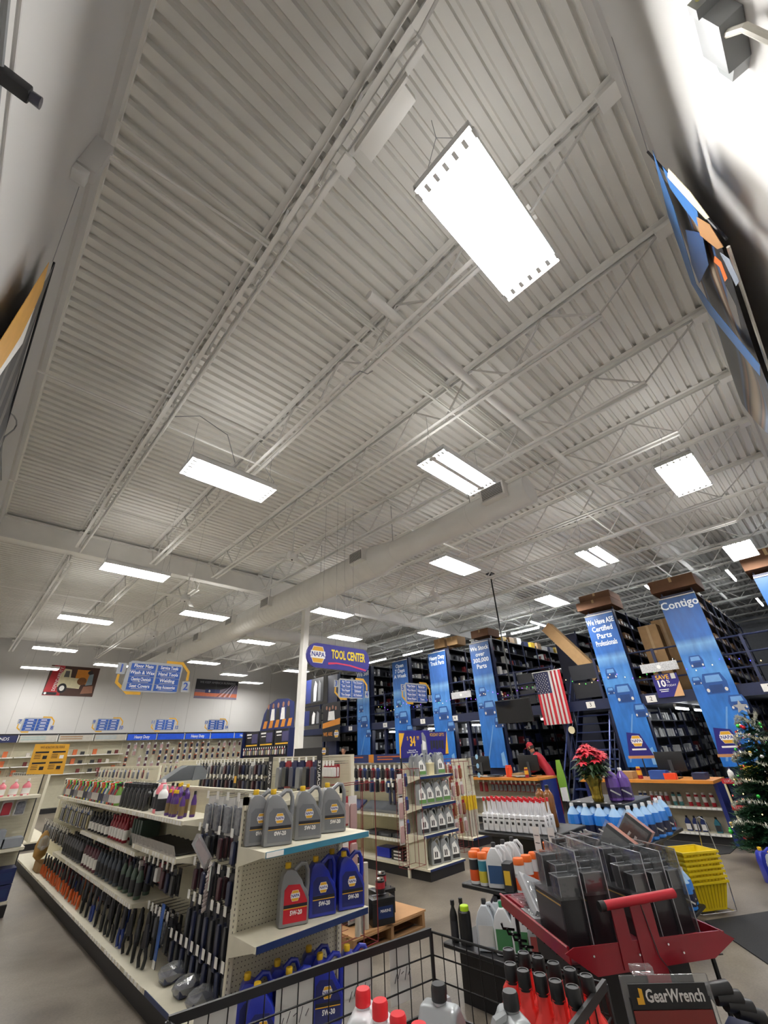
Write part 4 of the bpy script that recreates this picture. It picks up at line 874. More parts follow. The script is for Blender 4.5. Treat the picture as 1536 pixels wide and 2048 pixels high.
put(tb, [(7.75+.075*k, 6.04, .155) for k in range(5)]+[(7.78+.075*k, 5.93, .155) for k in range(4)], 'tall grey tube with yellow sleeve', 'on the short end cap', 'yellow-sleeved tubes')
w4 = wing('red wire wing rack beside the short end cap', 7.2, 7.62, 5.93, .25, 1.42, (7.62, 7.67, 6.145, 1.4))
i = 0
for z_ in (1.36, 1.1, .84, .6):
    for x_ in (7.28, 7.4, 7.52):
        dup(pt[(i+1) % 2], (x_, 6.12, z_), pi/2, 'rust-coloured pack, %s on the wing by the short end cap' % od(i), 'packs on the fourth wing'); i += 1
for k, z_ in enumerate((1.52, 1.36, 1.2)):
    t = T('price_disc', 'pale blue round price disc, %s from top by the counter corner' % od(k), 'tag', (8.2, 5.9, z_-.1)); B().lathe([(.045, 0), (.045, .004)], 16, axis='y').done('disc', M('disc_blue', '8db4cc', .4), t); B().box(-.04, .04, .004, .25, -.005, .005).done('arm', m_hook, t)
# ================= PALLET AND BATTERIES =================
m_wood = M('pallet_wood', '94704a', .75, var=.18, scale=6); m_ply = M('plywood', 'ac8258', .7, var=.1, scale=4)
pl = T('wooden_pallet', 'wooden pallet topped with plywood holding batteries', 'pallet', (3.85, 4.33, 0))
for x_ in (-.48, 0, .46): B().box(x_-.02, x_+.02, -.27, .27, .015, .105).done('stringer', m_wood, pl)
for k in range(4): B().box(-.5, .48, -.27+k*.153, -.19+k*.153, 0, .015).done('plank', m_wood, pl)
for k in range(5): B().box(-.5, .48, -.27+k*.115, -.19+k*.115, .105, .12).done('plank', m_wood, pl)
B().prism([(-.49, -.25), (.5, -.27), (.49, .26), (.1, .28), (-.48, .25)], .12, .135, 'xy').done('plywood_sheet', m_ply, pl)
def battery():
    t = T('car_battery', None, 'battery'); B().box(-.12, .12, -.085, .085, 0, .17).bev(.005).done('case', m_rub, t); B().box(-.125, .125, -.09, .09, .17, .2).bev(.004).done('lid', m_rub, t)
    for s_ in (-1, 1): B().lathe([(.012, .2), (.01, .218)], 10, (s_*.085, -.05, 0)).done('terminal', m_chrome, t)
    B().box(-.08, .08, .02, .06, .2, .206).done('handle', M('strap_grey', '6a6a6e'), t)
    q = B().box(-.06, .1, -.0865, -.0855, .05, .14).done('label', m_railblue, t); text('MARINE', .032, m_white, q, (.02, -.087, .105)); return t
each(battery(), [((3.78, 4.15, .137), -.35), ((3.98, 4.35, .137), -.2), ((3.62, 4.4, .137), 0)], lambda i: 'black marine battery '+['at the front corner of the pallet', 'behind the front battery on the pallet', 'half hidden by the wire wing on the pallet'][i], 'batteries on the pallet')
put(can(m_rub, m_chrome, m_cardr, .05, .12, 'booster_pack'), [(3.8, 4.17, .357), (3.98, 4.34, .357)], 'shiny booster clamp pack', 'lying atop the batteries', 'clamp packs')
for k in range(2): pass
t = T('cardboard_tube', 'pale pair of tubes standing behind the batteries', 'tube', (3.5, 4.15, .137)); B().tube([(0, 0, 0), (0, 0, .5)], .03, 10).done('tube', M('tube_grey', 'b9b3a8'), t); B().tube([(.08, 0, 0), (.08, 0, .5)], .03, 10).done('tube', M('tube_grey', 'b9b3a8'), t)
# ================= MIDDLE GONDOLA WITH TOOL SETS =================
gb = gondola('middle gondola of navy tool displays between the first two end caps', 4.1, 5.0, 11.2, .45, 1.6)
m_nav = M('display_navy', '1a2350', .45)
for k, y_ in enumerate((5.35, 6.65)):
    t = T('display_strip', 'black vertical display strip with white lettering, %s on the middle gondola' % od(k), 'sign', (3.82, y_, 1.15))
    B().box(-.006, .0, -.06, .06, 0, .46).done('board', m_dk, t); text('CARLYLE', .08, m_white, t, (-.008, 0, .25), rot=(0, -pi/2, pi), sx=.9); B().lathe([(.03, -.007), (.03, -.006)], 6, (0, 0, .03), 'x').done('badge', m_white, t)
t = T('header_strip', 'black header strip with round badge above the navy tool display', 'sign', (3.86, 5.55, 1.6)); q = B().box(-.008, 0, -.35, .5, 0, .1).done('header_board', m_dk, t); emblem(t, (-.009, -.25, .05), .09, '-x')
big = [pack(m_nav, m_p2, .16, .34, .05), pack(m_cardr, m_p1, .13, .34, .06), pack(m_nav, m_jgrey, .12, .36, .06)]
hang(big, gb, 4.08, [5.5+.18*k for k in range(6)], 1.55, 'big navy tool set card', 'on the middle gondola', 'navy tool set cards', depth=2, nm='tool_set_card')
hang(pkA+pkG, gb, 4.08, [6.9+.14*k for k in range(20)], 1.55, 'tool card', 'in the top row past the black strip', 'tool cards, top row', depth=2, nm='tool_card')
hang(pkA, gb, 4.08, [6.9+.16*k for k in range(16)], 1.33, 'dark tool card', 'in the second row past the black strip', 'tool cards, second row', depth=2, nm='tool_card')
hang(pkR, gb, 4.08, [5.05+.07*k for k in range(4)], 1.5, 'red card', 'of the middle gondola end', 'red and white cards', depth=2)
t = T('hang_tag_sign', 'yellow and black vertical tag hanging past the black strip', 'sign', (3.78, 7.7, 1.2)); B().box(-.004, 0, -.06, .06, 0, .36).done('board', m_dk, t); B().box(-.006, -.004, -.04, .04, .05, .15).done('yellow_patch', m_syel, t)
t = T('knee_creeper', 'grey plastic wedge creeper resting on the gondola top rail', 'creeper', (2.62, 7.0, 1.375)); B().prism([(-.3, 0), (.3, 0), (.3, .1), (.22, .17), (.02, .18), (-.08, .14)], -.12, .12, 'xz').bev(.012).done('shell', M('creeper_grey', '55595d', .5), t); B().prism([(.1, -.005), (.3, 0), (.3, .1), (.22, .16), (.12, .16)], -.13, -.12, 'xz').done('side_panel', M('creeper_light', '6d7276', .5), t)
# extra gondola backs seen over the long gondola (second aisle, far side)
gc = gondola('far gondola of white racks seen over the long one', 4.25, 12.9, 18.8, .45, 1.5)
gd = gondola('far gondola under the first small aisle signs', 2.1, 14.0, 21.0, .45, 1.45)
ge = gondola('far gondola past the column', 6.4, 12.5, 19.5, .45, 1.5)
for g_, x_, y0_, y1_, nm in ((gc, 4.23, 13.0, 18.5, 'white far rack'), (gd, 2.08, 14.1, 20.5, 'signed far rack'), (ge, 6.38, 12.6, 19, 'rack past the column')):
    ps = [pack(m_cardw, m_p4, .13, .2), pack(m_cardr, m_p3, .12, .18), pack(m_cardb, m_p1, .12, .2)]
    for rr, z_ in enumerate((1.42, 1.15)):
        n = 14; hang(ps, g_, x_, [y0_+k*(y1_-y0_)/n for k in range(n)], z_, 'small pack', 'of the %s, %s row' % (nm, od(rr)), 'packs on the '+nm, depth=1, nm='small_card')
# ================= FILTER SIGN =================
t = T('filter_sign', 'yellow freestanding filter guide sign over the far aisle end', 'sign', (.95, 10.0, 1.50)); t.location = (1.17, 10.0, 1.52)
q = B().prism([(0, 0), (.52, -.03), (.49, .43), (-.01, .44)], 0, .01, 'xz').done('board', M('filter_yellow', 'e2a932', .45), t)
text('WE KNOW FILTERS', .05, M('sign_brown', '4a3320'), t, (.25, -.004, .385), sx=.8)
for i_, (a, c) in enumerate(((.03, .3), (.27, .3), (.03, .14), (.27, .14))):
    B().box(a, a+.19, -.003, 0, c, c+.025).done('heading_bar', m_dk, t)
    for k in range(3): B().box(a, a+.09, -.003, 0, c-.03-k*.025, c-.022-k*.025).done('print_line', M('sign_brown', '4a3320'), t)
    B().box(a+.12, a+.18, -.004, 0, c-.09, c-.04).done('filter_print', m_dk if i_ != 1 else m_white, t)
B().tube([(.25, .02, .2), (.25, .02, -1.52)], .01, 6).done('stand_pole', m_hook, t)
# small stack at the frame's left edge
gl = gondola('low rack with clamps and navy bins at the far left aisle', .75, 8.9, 12.2, .34, 1.5)
shelf(gl, .4, .74, 8.95, 10.5, 1.28); shelf(gl, .4, .74, 8.95, 10.5, 1.1)
el = T('end_cap', 'near end of the left rack with hung cards and folded rags', 'shelving', (.9, 8.5, 0))
B(el).box(.55, 1.25, 8.45, 8.88, 0, .12).done('kick_base', m_kick, el); B(el).box(.55, 1.25, 8.86, 8.88, .12, 1.52).done('back_panel', m_groove, el)
for z_ in (.15, .7, 1.28): shelf(el, .55, 1.25, 8.5, 8.86, z_, m_almond, '-y', False)
put(carton(M('bin_navy', '1c2858', .5), .2, .3, .16, 'navy_bin', m_railblue), [(.68+.23*k, 8.66, .152) for k in range(3)]+[(.68+.23*k, 8.66, .32) for k in range(3)], 'navy storage bin', 'at the bottom of the left rack end', 'navy bins')
put(carton(M('rag_grey', '8c9096', .8), .2, .26, .1, 'folded_rag'), [(.67+.22*k, 8.66, .702) for k in range(3)]+[(.68+.22*k, 8.66, .803) for k in range(2)], 'grey folded rag bundle', 'on the middle shelf of the left rack end', 'folded rags')
hang([pack(m_cardw, m_cardr, .12, .2), pack(m_cardw, m_p4, .12, .2)], el, 8.84, [.62+.15*k for k in range(4)], 1.26, 'red and white card', 'hung on the left rack end', 'cards on the left rack end', face='-y', depth=2)
put(bottle(m_pink, m_tagw, m_tagw, .05, .2), [(.65+.14*k, 8.65, 1.282) for k in range(4)], 'pink and white bottle', 'on top of the left rack end', 'pink and white bottles')
# ================= WALL RUN UNDER THE POSTERS =================
wr = T('wall_shelving', 'long wall run of shelving under the blue header signs', 'shelving', (6.5, YB-.5, 0))
B(wr).box(-.5, 12.3, YB-.1, YB-.02, .1, 2.45).done('back_panel', m_groove, wr); B(wr).box(-.5, 12.3, YB-.5, YB-.1, 0, .15).done('kick_base', m_kick, wr)
B(wr).box(-.5, 12.3, YB-.42, YB-.05, 2.68, 2.74).done('canopy_rail', m_kick, wr)
for k in range(11): B(wr).box(-.5+k*1.28, -.46+k*1.28, YB-.12, YB-.08, .1, 2.7).done('upright', m_almond, wr)
for k in range(5):
    for z_ in (1.3, 1.62, 1.94) if k < 5 else (): shelf(wr, -.4+k*1.28, .85+k*1.28, YB-.42, YB-.1, z_, m_tagw, '-y', False)
for k in range(10):
    x0 = -.45+k*1.28; nm = 'header_sign'
    t = T(nm, None, 'sign', (x0, YB-.45, 2.44)); col_ = m_nav if k < 2 else (M('header_grey', 'b8b4aa', .5) if k < 5 else M('header_blue', '1f56d8', .4))
    t['label'] = ['dark navy header sign at the left end of the wall run', 'navy header sign reading brands on the wall run', 'grey brush-stroke header sign after the navy ones', 'second grey header sign, tinted brown', 'third grey header sign before the blue ones', 'first blue header sign reading Heavy Duty', 'plain blue header sign between two lettered ones', 'second blue header sign reading Heavy Duty', 'plain blue header sign before the corner', 'last small blue header sign reading Heavy Duty'][k]
    q = B().box(.02, 1.24, -.01, .01, 0, .24).done('board', col_, t)
    if k in (5, 7, 9): text('Heavy Duty', .17, m_white, q, (.62, -.011, .12), sx=.8, bold=.02)
    if k == 1: text('BRANDS', .15, m_white, q, (.7, -.011, .12))
    if 2 <= k < 5:
        for z_ in (.07, .15): B().box(.06, .85, -.012, -.01, z_, z_+.05).done('stroke_print', M('stroke_%d' % k, ['9fb0ae', 'a08468', 'a8b4b8'][k-2]), q)
    B().box(1.235, 1.255, -.03, .4, 0, .26).done('end_clip', m_white, t)
bx = [carton(M('box_darkred', '6a2a2a', .6), .12, .1, .14, 'small_box'), carton(m_charc, .14, .1, .12, 'small_box'), carton(M('box_orange', 'c8683a', .6), .14, .1, .2, 'small_box'), carton(M('box_pale', 'cfc9c0', .6), .12, .1, .13, 'small_box')]
n = 0
for k in range(5):
    for z_ in (1.3, 1.62, 1.94):
        for q in range(4):
            if random.random() < .8:
                dup(bx[(n*7+k) % 4], (-.25+k*1.28+q*.28, YB-.28, z_), 0, 'small box, %s on the poster wall shelves' % od(n), 'boxes on the wall shelves'); n += 1
pw_ = [pack(m_cardw, m_p3, .12, .2, .03), pack(m_cardw, m_p2, .12, .2, .03), pack(m_cardw, M('pack_rose', 'b08f8c'), .14, .22, .04), pack(M('card_orange', 'c0603a'), m_p1, .12, .2, .03)]
n = 0
for z_ in (2.3, 2.05, 1.8, 1.55, 1.3):
    for k in range(22):
        if random.random() < .85:
            dup(pw_[(n*5+k) % 4], (6.15+k*.28, YB-.3, z_), pi/2, 'carded part, %s on the poster wall' % od(n), 'carded parts on the wall').name = 'carded_part'; hook(wr, 6.15+k*.28, YB-.11, z_+.004, pi/2); n += 1
# navy filter display with three poster heads
nd = T('filter_display', 'navy display rack with three poster panels left of the column', 'rack', (8.5, 13.3, 0))
B(nd).box(8.45, 8.6, 13.3, 16.5, 0, 2.4).done('back_panel', m_nav, nd); B(nd).box(8.2, 8.45, 13.25, 13.3, 0, 2.38).box(8.2, 8.45, 16.5, 16.55, 0, 2.38).done('side_frame', m_nav, nd)
for k in range(3):
    y0 = 13.35+k*1.06
    q = B(nd).box(8.3, 8.32, y0, y0+1.0, 1.86, 2.38).done('poster_panel', m_dk, nd)
    B(nd).box(8.296, 8.3, y0+.08, y0+.5, 2.0, 2.3).done('photo_print', M('poster_violet', '4a4670'), q); B(nd).box(8.296, 8.3, y0+.08, y0+.9, 1.92, 1.96).done('gold_line', m_yel, q)
    B(nd).box(8.296, 8.3, y0+.55, y0+.9, 2.27, 2.32).box(8.296, 8.3, y0+.55, y0+.85, 2.18, 2.21).done('print_line', m_white, q)
    q = B(nd).box(8.28, 8.3, y0, y0+1.0, 1.5, 1.6).done('lower_strip', m_dk, nd)
hang([pack(m_cardd, m_p4, .1, .2), pack(m_cardr, m_cardw, .1, .2), pack(m_cardd, M('pack_tan', 'a39a78'), .1, .2)], nd, 8.44, [13.45+.15*k for k in range(20)], 1.82, 'filter card', 'under the poster panels', 'filter cards', depth=1, nm='filter_card')
t = T('race_poster', 'navy poster of a crew standing above orange lettering over the filter display', 'poster', (8.5, 13.4, 2.4))
B().prism([(.1, 0), (2.4, 0), (2.2, .55), (1.9, .85), (1.3, 1.0), (.6, .95), (.15, .8)], 0, .02, 'yz').done('board', m_navy, t)
for k in range(5): flat('print', M('skin_print', 'a06f57'), t, ell(-.5-k*.35, .78, .07, .09), '-x', .001); flat('print', m_white if k % 2 else m_charc, t, [(-.35-k*.35, .3), (-.65-k*.35, .3), (-.6-k*.35, .68), (-.4-k*.35, .68)], '-x', .001)
[flat('gold_stroke', m_org, t, [(-2.2+k*.42, .06), (-1.95+k*.42, .06), (-1.88+k*.42, .3), (-2.1+k*.42, .3)], '-x', .001) for k in range(5)]
# ================= MEZZANINE, PARTS RACKS, BANNERS =================
m_rk = M('rack_navy', '1d2442', .45); m_rkb = M('rack_black', '191b22', .5); m_beam = M('beam_navy', '1b2444', .45)
mz = T('mezzanine_platform', 'navy mezzanine platform with edge beam, rails and posts over the parts counters', 'platform', (12.1, 0, 0))
for a, c in ((-.6, 4.45), (5.65, 19)): B(mz).box(12.12, 22, a, c, 2.3, 2.42).done('deck_slab', m_rkb, mz)
B(mz).box(13.3, 22, 4.45, 5.65, 2.3, 2.42).done('deck_slab', m_rkb, mz)
B(mz).box(12.06, 12.12, -.6, 19, 2.3, 2.54).done('edge_beam', m_beam, mz)
for z_ in (2.85, 3.15, 3.5):
    for a, c in ((-.6, 4.45), (5.65, 19)): B(mz).tube([(12.09, a, z_), (12.09, c, z_)], .02, 6).done('guard_rail', m_beam, mz)
for y_ in (-.5, 1.2, 3.0, 4.45, 5.65, 6.9, 8.8, 10.8, 12.7, 15, 17): B(mz).box(12.06, 12.12, y_-.03, y_+.03, 2.54, 3.53).done('rail_post', m_beam, mz)
for y_ in (1.1, 4.4, 5.7, 8.9, 12.8, 16.8): B(mz).box(12.14, 12.24, y_-.05, y_+.05, 0, 2.3).done('support_post', m_beam, mz)
for k in range(2):
    for y0, y1 in ((5.75, 6.3), (6.35, 6.85)): B(mz).box(12.13, 12.15, y0, y1, 2.6+k*.45, 2.98+k*.45).done('infill_panel', m_rkb, mz)
for k in range(2): B(mz).box(12.13, 12.15, 4.5-.0, 5.2, 2.6+k*.45, 2.98+k*.45).done('infill_panel', m_rkb, mz)
for i, (px, py, n_) in enumerate(((1532, 1363, '1'), (1298, 1384, '2'), (1178, 1397, '3'), (909, 1426, '4'), (845, 1434, '5'), (770, 1441, '6'), (701, 1450, '7'))):
    p = atx(px, py, 12.05); t = T('number_plate', 'white number plate on the mezzanine beam '+['past the single-word banner', 'under the discount sign', 'over the staircase', 'past the 300,000 parts banner', 'past the heavy duty banner', 'by the seven days banner', 'near the crew poster'][i], 'sign', (12.05, p.y, 2.42)); B().box(-.006, 0, -.11, .11, -.075, .075).done('plate', m_tagw, t); text(n_, .13, m_dk, t, (-.007, 0, 0), '-x')
rows = [(.15, 'row past the one-word banner'), (5.9, 'row behind the staircase'), (2.05, 'row behind the one-word banner'), (3.96, 'row behind the professionals banner'), (7.95, 'row behind the 300,000 parts banner'), (9.8, 'row behind the heavy duty banner'), (11.7, 'row behind the seven days banner'), (13.9, 'row behind the narrow plain banner'), (16.2, 'row at the far end of the counters')]
lv = [.1, .48, .86, 1.24, 1.62, 2.0, 2.45, 2.82, 3.2, 3.58, 3.96, 4.34, 4.72]
ic = {'dark': M('item_dark', '34363d', .45), 'navy': M('item_navy', '20284a', .5), 'grey': M('item_grey', '9a9da2', .4), 'white': M('item_white', 'dededb', .5), 'brown': M('item_brown', '7a5a3c', .7), 'red': M('item_red', '6e2228', .5)}
m_cb = M('cardboard', 'a5845c', .8)
def pbox(c, w, d, h_, nm='parts_box'):
    t = T(nm, None, 'box'); B().box(-w/2, w/2, -d/2, d/2, 0, h_).done('box_body', ic[c], t); B().box(-w*.3, w*.3, -d/2-.002, -d/2, h_*.3, h_*.7).done('label', ic['white'], t); return t
pb = [pbox('dark', .16, .2, .16), pbox('navy', .14, .2, .2), pbox('grey', .12, .2, .14), pbox('white', .1, .2, .18), pbox('brown', .18, .22, .2)]
def pcan(c):
    t = T('parts_canister', None, 'canister'); B().lathe([(.05, 0), (.05, .15), (.03, .17), (.03, .2)], 10).done('canister_body', ic[c], t); return t
pc = [pcan('white'), pcan('grey'), pcan('navy')]
nb = nc = 0
for ri, (yc, rn) in enumerate(rows):
    x0, x1 = (12.3 if yc != 5.9 else 14.2), 18.4; yf = yc-.33
    r = T('parts_rack', 'tall navy parts rack, '+rn, 'rack', (x0, yc, 0))
    for xx in [x0+k*1.01 for k in range(7 if yc != 5.9 else 5)]:
        for yy in (yc-.34, yc+.32): B(r).box(xx-.02, xx+.02, yy, yy+.03, 0, 2.29).done('upright', m_rk, r); B(r).box(xx-.02, xx+.02, yy, yy+.03, 2.43, 4.8).done('upright', m_rk, r)
    for z_ in lv: B(r).box(x0, x1, yc-.34, yc+.35, z_-.025, z_).done('shelf', m_rkb, r)
    B(r).box(x0, x1, yc-.01, yc+.01, .1, 2.29).done('back_sheet', m_rkb, r); B(r).box(x0, x1, yc-.01, yc+.01, 2.45, 4.72).done('back_sheet', m_rkb, r)
    B(r).box(x0-.16, x0-.02, yc-.36, yc+.36, 0, 2.29).done('end_panel', m_rk, r); B(r).box(x0-.16, x0-.02, yc-.36, yc+.36, 2.43, 4.7).done('end_panel', m_rk, r)
    bulk = {c: B(r) for c in ic}
    for li, z_ in enumerate(lv[:-1]):
        x = x0+.12
        while x < x1-.1:
            q = random.random()
            if q < .86:
                up = li > 5 and ri in (0, 2, 3)
                vis = x < 15.0 and z_ > .8
                isbox = random.random() < (.75 if not up else .95)
                if vis and isbox and nb < 290:
                    o = dup(pb[random.choice([0, 1, 2, 2, 3, 3] if not up else [0, 2, 4, 4])], (x, yf+.15, z_+.002), 0, 'parts box, %s on the %s level of the %s' % (od(nb % 40), od(li), rn), 'boxes on the parts racks'); nb += 1
                elif vis and not isbox and nc < 290:
                    dup(random.choice(pc), (x, yf+.12, z_+.002), 0, 'parts canister, %s on the %s level of the %s' % (od(nc % 40), od(li), rn), 'canisters on the parts racks'); nc += 1
                else:
                    c = random.choice(['dark', 'navy', 'grey', 'white', 'grey', 'white', 'red'] if not up else ['dark', 'brown', 'grey', 'dark'])
                    w = random.uniform(.05, .15); h_ = random.uniform(.1, .28); bulk[c].box(x-w/2, x+w/2, yf+.04, yf+.2, z_, z_+h_)
                    if random.random() < .5: bulk['white' if c != 'white' else 'dark'].box(x-w*.3, x+w*.3, yf+.037, yf+.04, z_+h_*.3, z_+h_*.6)
            x += random.uniform(.19, .24)
    for c, b in bulk.items():
        if b.v:
            o = b.done('packed_goods', ic[c], r); o['kind'] = 'stuff'
# remove the loose prototypes by parking them on a shelf
for k, p_ in enumerate(pb+pc): p_.location = (12.5+k*.26, 11.7-.18, 2.002); p_['label'] = '%s on the sixth level behind the seven days banner, %s from the end panel' % ('parts box' if k < 5 else 'parts canister', od(k)); p_['group'] = 'boxes on the parts racks'
# banners: blue road picture
def banner_mat():
    mt = M('banner_road', '2a63b0', .4, var=0); nt, bs = nodes_of(mt); tc = nt.nodes.new('ShaderNodeTexCoord')
    sp = nt.nodes.new('ShaderNodeSeparateXYZ'); nt.links.new(tc.outputs['Object'], sp.inputs[0])
    mr = nt.nodes.new('ShaderNodeMapRange'); mr.inputs['From Max'].default_value = 3.57; nt.links.new(sp.outputs['Z'], mr.inputs['Value'])
    rp = nt.nodes.new('ShaderNodeValToRGB'); el = rp.color_ramp.elements
    st = [(0, '1f6cc0'), (.25, '2b74c4'), (.42, '2a6ab8'), (.5, '4f8fd0'), (.62, '3a76bc'), (.68, '6f9fcc'), (.72, '2a62ac'), (.9, '22569c'), (1, '1d4a80')]
    while len(el) < len(st): el.new(.5)
    for e, (p_, c) in zip(el, st): e.position = p_; e.color = (*srgb(c), 1)
    n = nt.nodes.new('ShaderNodeTexNoise'); n.inputs['Scale'].default_value = 3; mp = nt.nodes.new('ShaderNodeMapping'); mp.inputs['Scale'].default_value = (1, 2.4, .8); mp.inputs['Rotation'].default_value = (.5, 0, 0)
    nt.links.new(tc.outputs['Object'], mp.inputs[0]); nt.links.new(mp.outputs[0], n.inputs['Vector'])
    ov = nt.nodes.new('ShaderNodeMixRGB'); ov.blend_type = 'OVERLAY'; ov.inputs[0].default_value = .5
    nt.links.new(mr.outputs[0], rp.inputs[0]); nt.links.new(rp.outputs[0], ov.inputs[1]); nt.links.new(n.outputs['Fac'], ov.inputs[2]); nt.links.new(ov.outputs[0], bs.inputs['Base Color']); return mt
m_ban = banner_mat(); m_bt1 = M('banner_truck', '1d4f92', .45); m_bt2 = M('banner_glass', '6b9bd0', .45); m_bl = M('banner_lamp', 'd8d2c8', .45); m_bd = M('banner_dark', '173e78', .45); m_bt = M('banner_text', 'dfe6ea', .45)
def banner(yc, w, txt, label):
    t = T('hanging_banner', label, 'banner', (12.0, yc, 1.03)); H_ = 3.57
    B().box(-.004, .004, -w/2, w/2, 0, H_).done('cloth', m_ban, t)
    B().tube([(-.01, -w/2, H_), (-.01, w/2, H_)], .014, 6).done('top_bar', m_cardw, t); B().box(0, .13, -w*.3, -w*.25, H_-.02, H_).box(0, .13, w*.25, w*.3, H_-.02, H_).done('hanger_arm', m_rub, t)
    s = w/.75
    for (u, z_, k) in ((-.12, 2.0, .62), (.05, 1.48, 1.0), (.3, 1.1, .7), (-.25, 1.62, .4)):
        uu = -u*s
        q = flat('truck_print', m_bt1, t, [(p*k*s-uu, z_+v*k) for p, v in ((-.2, -.12), (.2, -.12), (.22, .12), (.16, .3), (-.16, .3), (-.22, .12))], '-x', .005)
        flat('glass_print', m_bt2, t, [(p*k*s-uu, z_+v*k) for p, v in ((-.15, .12), (.15, .12), (.13, .26), (-.13, .26))], '-x', .0065)
        flat('grille_print', m_bd, t, [(p*k*s-uu, z_+v*k) for p, v in ((-.12, -.1), (.12, -.1), (.12, .06), (-.12, .06))], '-x', .0065)
        for e in (-1, 1): flat('lamp_print', m_bl, t, ell(e*.16*k*s-uu, z_-.04*k, .03*k, .04*k, 8), '-x', .0065)
    flat('lane_print', m_bt2, t, [(-.3*s, .1), (-.26*s, .1), (.1*s, 1.1), (.07*s, 1.1)], '-x', .005)
    flat('lane_print', M('banner_lane', '7fb0dc', .45), t, [(.2*s, .05), (.34*s, .05), (.3*s, .4), (.2*s, .35)], '-x', .0055)
    if txt:
        for i, ln in enumerate(txt): text(ln, .19 if len(txt) > 1 else .26, m_bt, t, (-.008, 0, 3.38-i*.19*(1 if len(txt) > 1 else 1)), '-x', sx=min(1.0, w*.92/(len(ln)*.095)) if len(txt) > 1 else .95, bold=.02)
    return t
banner(2.05, .78, ['Contigo'], 'blue road banner with a single white word on the mezzanine')
banner(3.96, .74, ['We Have ASE', 'Certified', 'Parts', 'Professionals'], 'blue road banner with four lines about certified professionals')
banner(7.95, .76, ['We Stock', 'over', '300,000', 'Parts'], 'blue road banner reading We Stock over 300,000 Parts')
banner(9.8, .8, ['Heavy Duty', 'Truck Parts'], 'blue road banner reading Heavy Duty Truck Parts')
banner(11.7, .82, ['Open', '7 Days', 'A Week'], 'blue road banner reading Open 7 Days A Week')
banner(13.9, .76, ['We Sell'], 'narrow blue road banner half hidden by the tool sign')
banner(.15, .72, None, 'unlettered blue road banner beyond the christmas tree')
# cartons on top of the racks
def bigbox(w, d, h_, c=None):
    t = T('cardboard_box', None, 'box'); B().box(-w/2, w/2, -d/2, d/2, 0, h_).bev(.006, 1).done('box_body', c or m_cb, t)
    B().box(-w/2-.002, w/2+.002, -.03, .03, h_-.001, h_+.002).box(-w/2-.002, -w/2, -.03, .03, h_*.6, h_).done('tape', M('tape', 'b89a70', .4), t); return t
m_cbd = M('cardboard_dark', '6f4e38', .8)
for (x, y, z, w, d, h_, lab, c) in ((12.45, 4.0, 4.803, .9, .95, .22, 'lower brown carton on the rack over the professionals banner', m_cbd), (12.5, 3.95, 5.028, .8, .85, .2, 'upper brown carton over the professionals banner', m_cbd),
        (12.5, 2.05, 4.803, .9, 1.0, .3, 'wide brown carton on the rack over the one-word banner', m_cbd), (12.5, .1, 4.803, .9, 1.0, .4, 'brown carton over the unlettered banner', m_cbd), (12.5, 7.95, 4.803, .7, .7, .25, 'brown carton over the 300,000 parts banner', m_cbd),
        (12.6, 9.3, 4.803, .5, .5, .3, 'white and tan carton near the heavy duty banner', m_cb), (12.6, 9.9, 4.803, .5, .5, .34, 'tan carton over the heavy duty banner', m_cb),
        (12.75, 3.05, 2.44, .35, .45, 1.75, 'tall standing carton on the mezzanine between banners', m_cb), (13.1, 2.75, 2.44, .4, .5, 1.9, 'second tall standing carton behind the first', m_cb), (13.6, 4.5, 4.2-.0, .9, .4, .2, 'long carton sticking out from the rack by the professionals banner', m_cbd)):
    t = bigbox(w, d, h_, c); t.location = (x, y, z); t['label'] = lab
for k in range(10):
    t = carton(M(['box_yellow', 'box_tan', 'item_white', 'item_navy'][k % 4], ['d8b030', 'a5845c', 'c9c9c6', '20284a'][k % 4]), .3, .3, .16+.04*(k % 3)); t.location = (13.2+k*.5, 7.8, 4.725); t['label'] = '%s carton on top of the rack beyond the flag' % od(k); t['group'] = 'cartons on the flag rack'
for k in range(7):
    t = carton(M(['box_tan', 'item_white', 'item_brown'][k % 3], ['a5845c', 'c9c9c6', '7a5a3c'][k % 3]), .3, .4, .2+.07*(k % 2)); t.location = (13.3+k*.6, 2.0, 4.725); t['label'] = '%s carton on top of the rack behind the one-word banner' % od(k); t['group'] = 'cartons on the one-word banner rack'
t = T('leaning_carton', 'long flat carton leaning over the rack above the stairs', 'box', (12.6, 5.6, 3.1)); B().mbox(Matrix.Translation((.2, -.35, .85)) @ Matrix.Rotation(-.62, 4, 'X'), (.3, .32, 2.0)).done('box_body', m_cb, t)
# upper goods seen at the far side: bagged belts
# light boxes and save sign
def pattern_panel(p, label):
    t = T('pattern_panel', label, 'sign', p); B().box(-.02, .0, -.4, .4, 0, .2).done('panel', M('panel_silver', 'c9cacc', .3, .3, var=.35, scale=60), t); B().lathe([(.045, -.025), (.045, -.02)], 14, (0, 0, .1), 'x').done('badge', m_white, t); B().box(0, .1, -.35, -.33, .05, .25).box(0, .1, .33, .35, .05, .25).done('clamp', m_chrome, t); return t
pattern_panel((11.98, 2.95, 2.98), 'silver patterned panel clamped on the rail between banners'); pattern_panel((11.98, 8.9, 2.98), 'silver patterned panel clamped on the rail past the 300,000 banner')
t = T('discount_sign', 'purple Save 10% Today sign with a tan corner on the mezzanine beam', 'sign', (12.03, 2.92, 2.42))
B().box(-.006, 0, -.27, .27, 0, .5).done('board', M('promo_blue', '241f7a', .4), t); flat('corner_print', M('corner_tan', 'd8a878'), t, [(.05, 0), (.27, 0), (.27, .32)], '-x', .006)
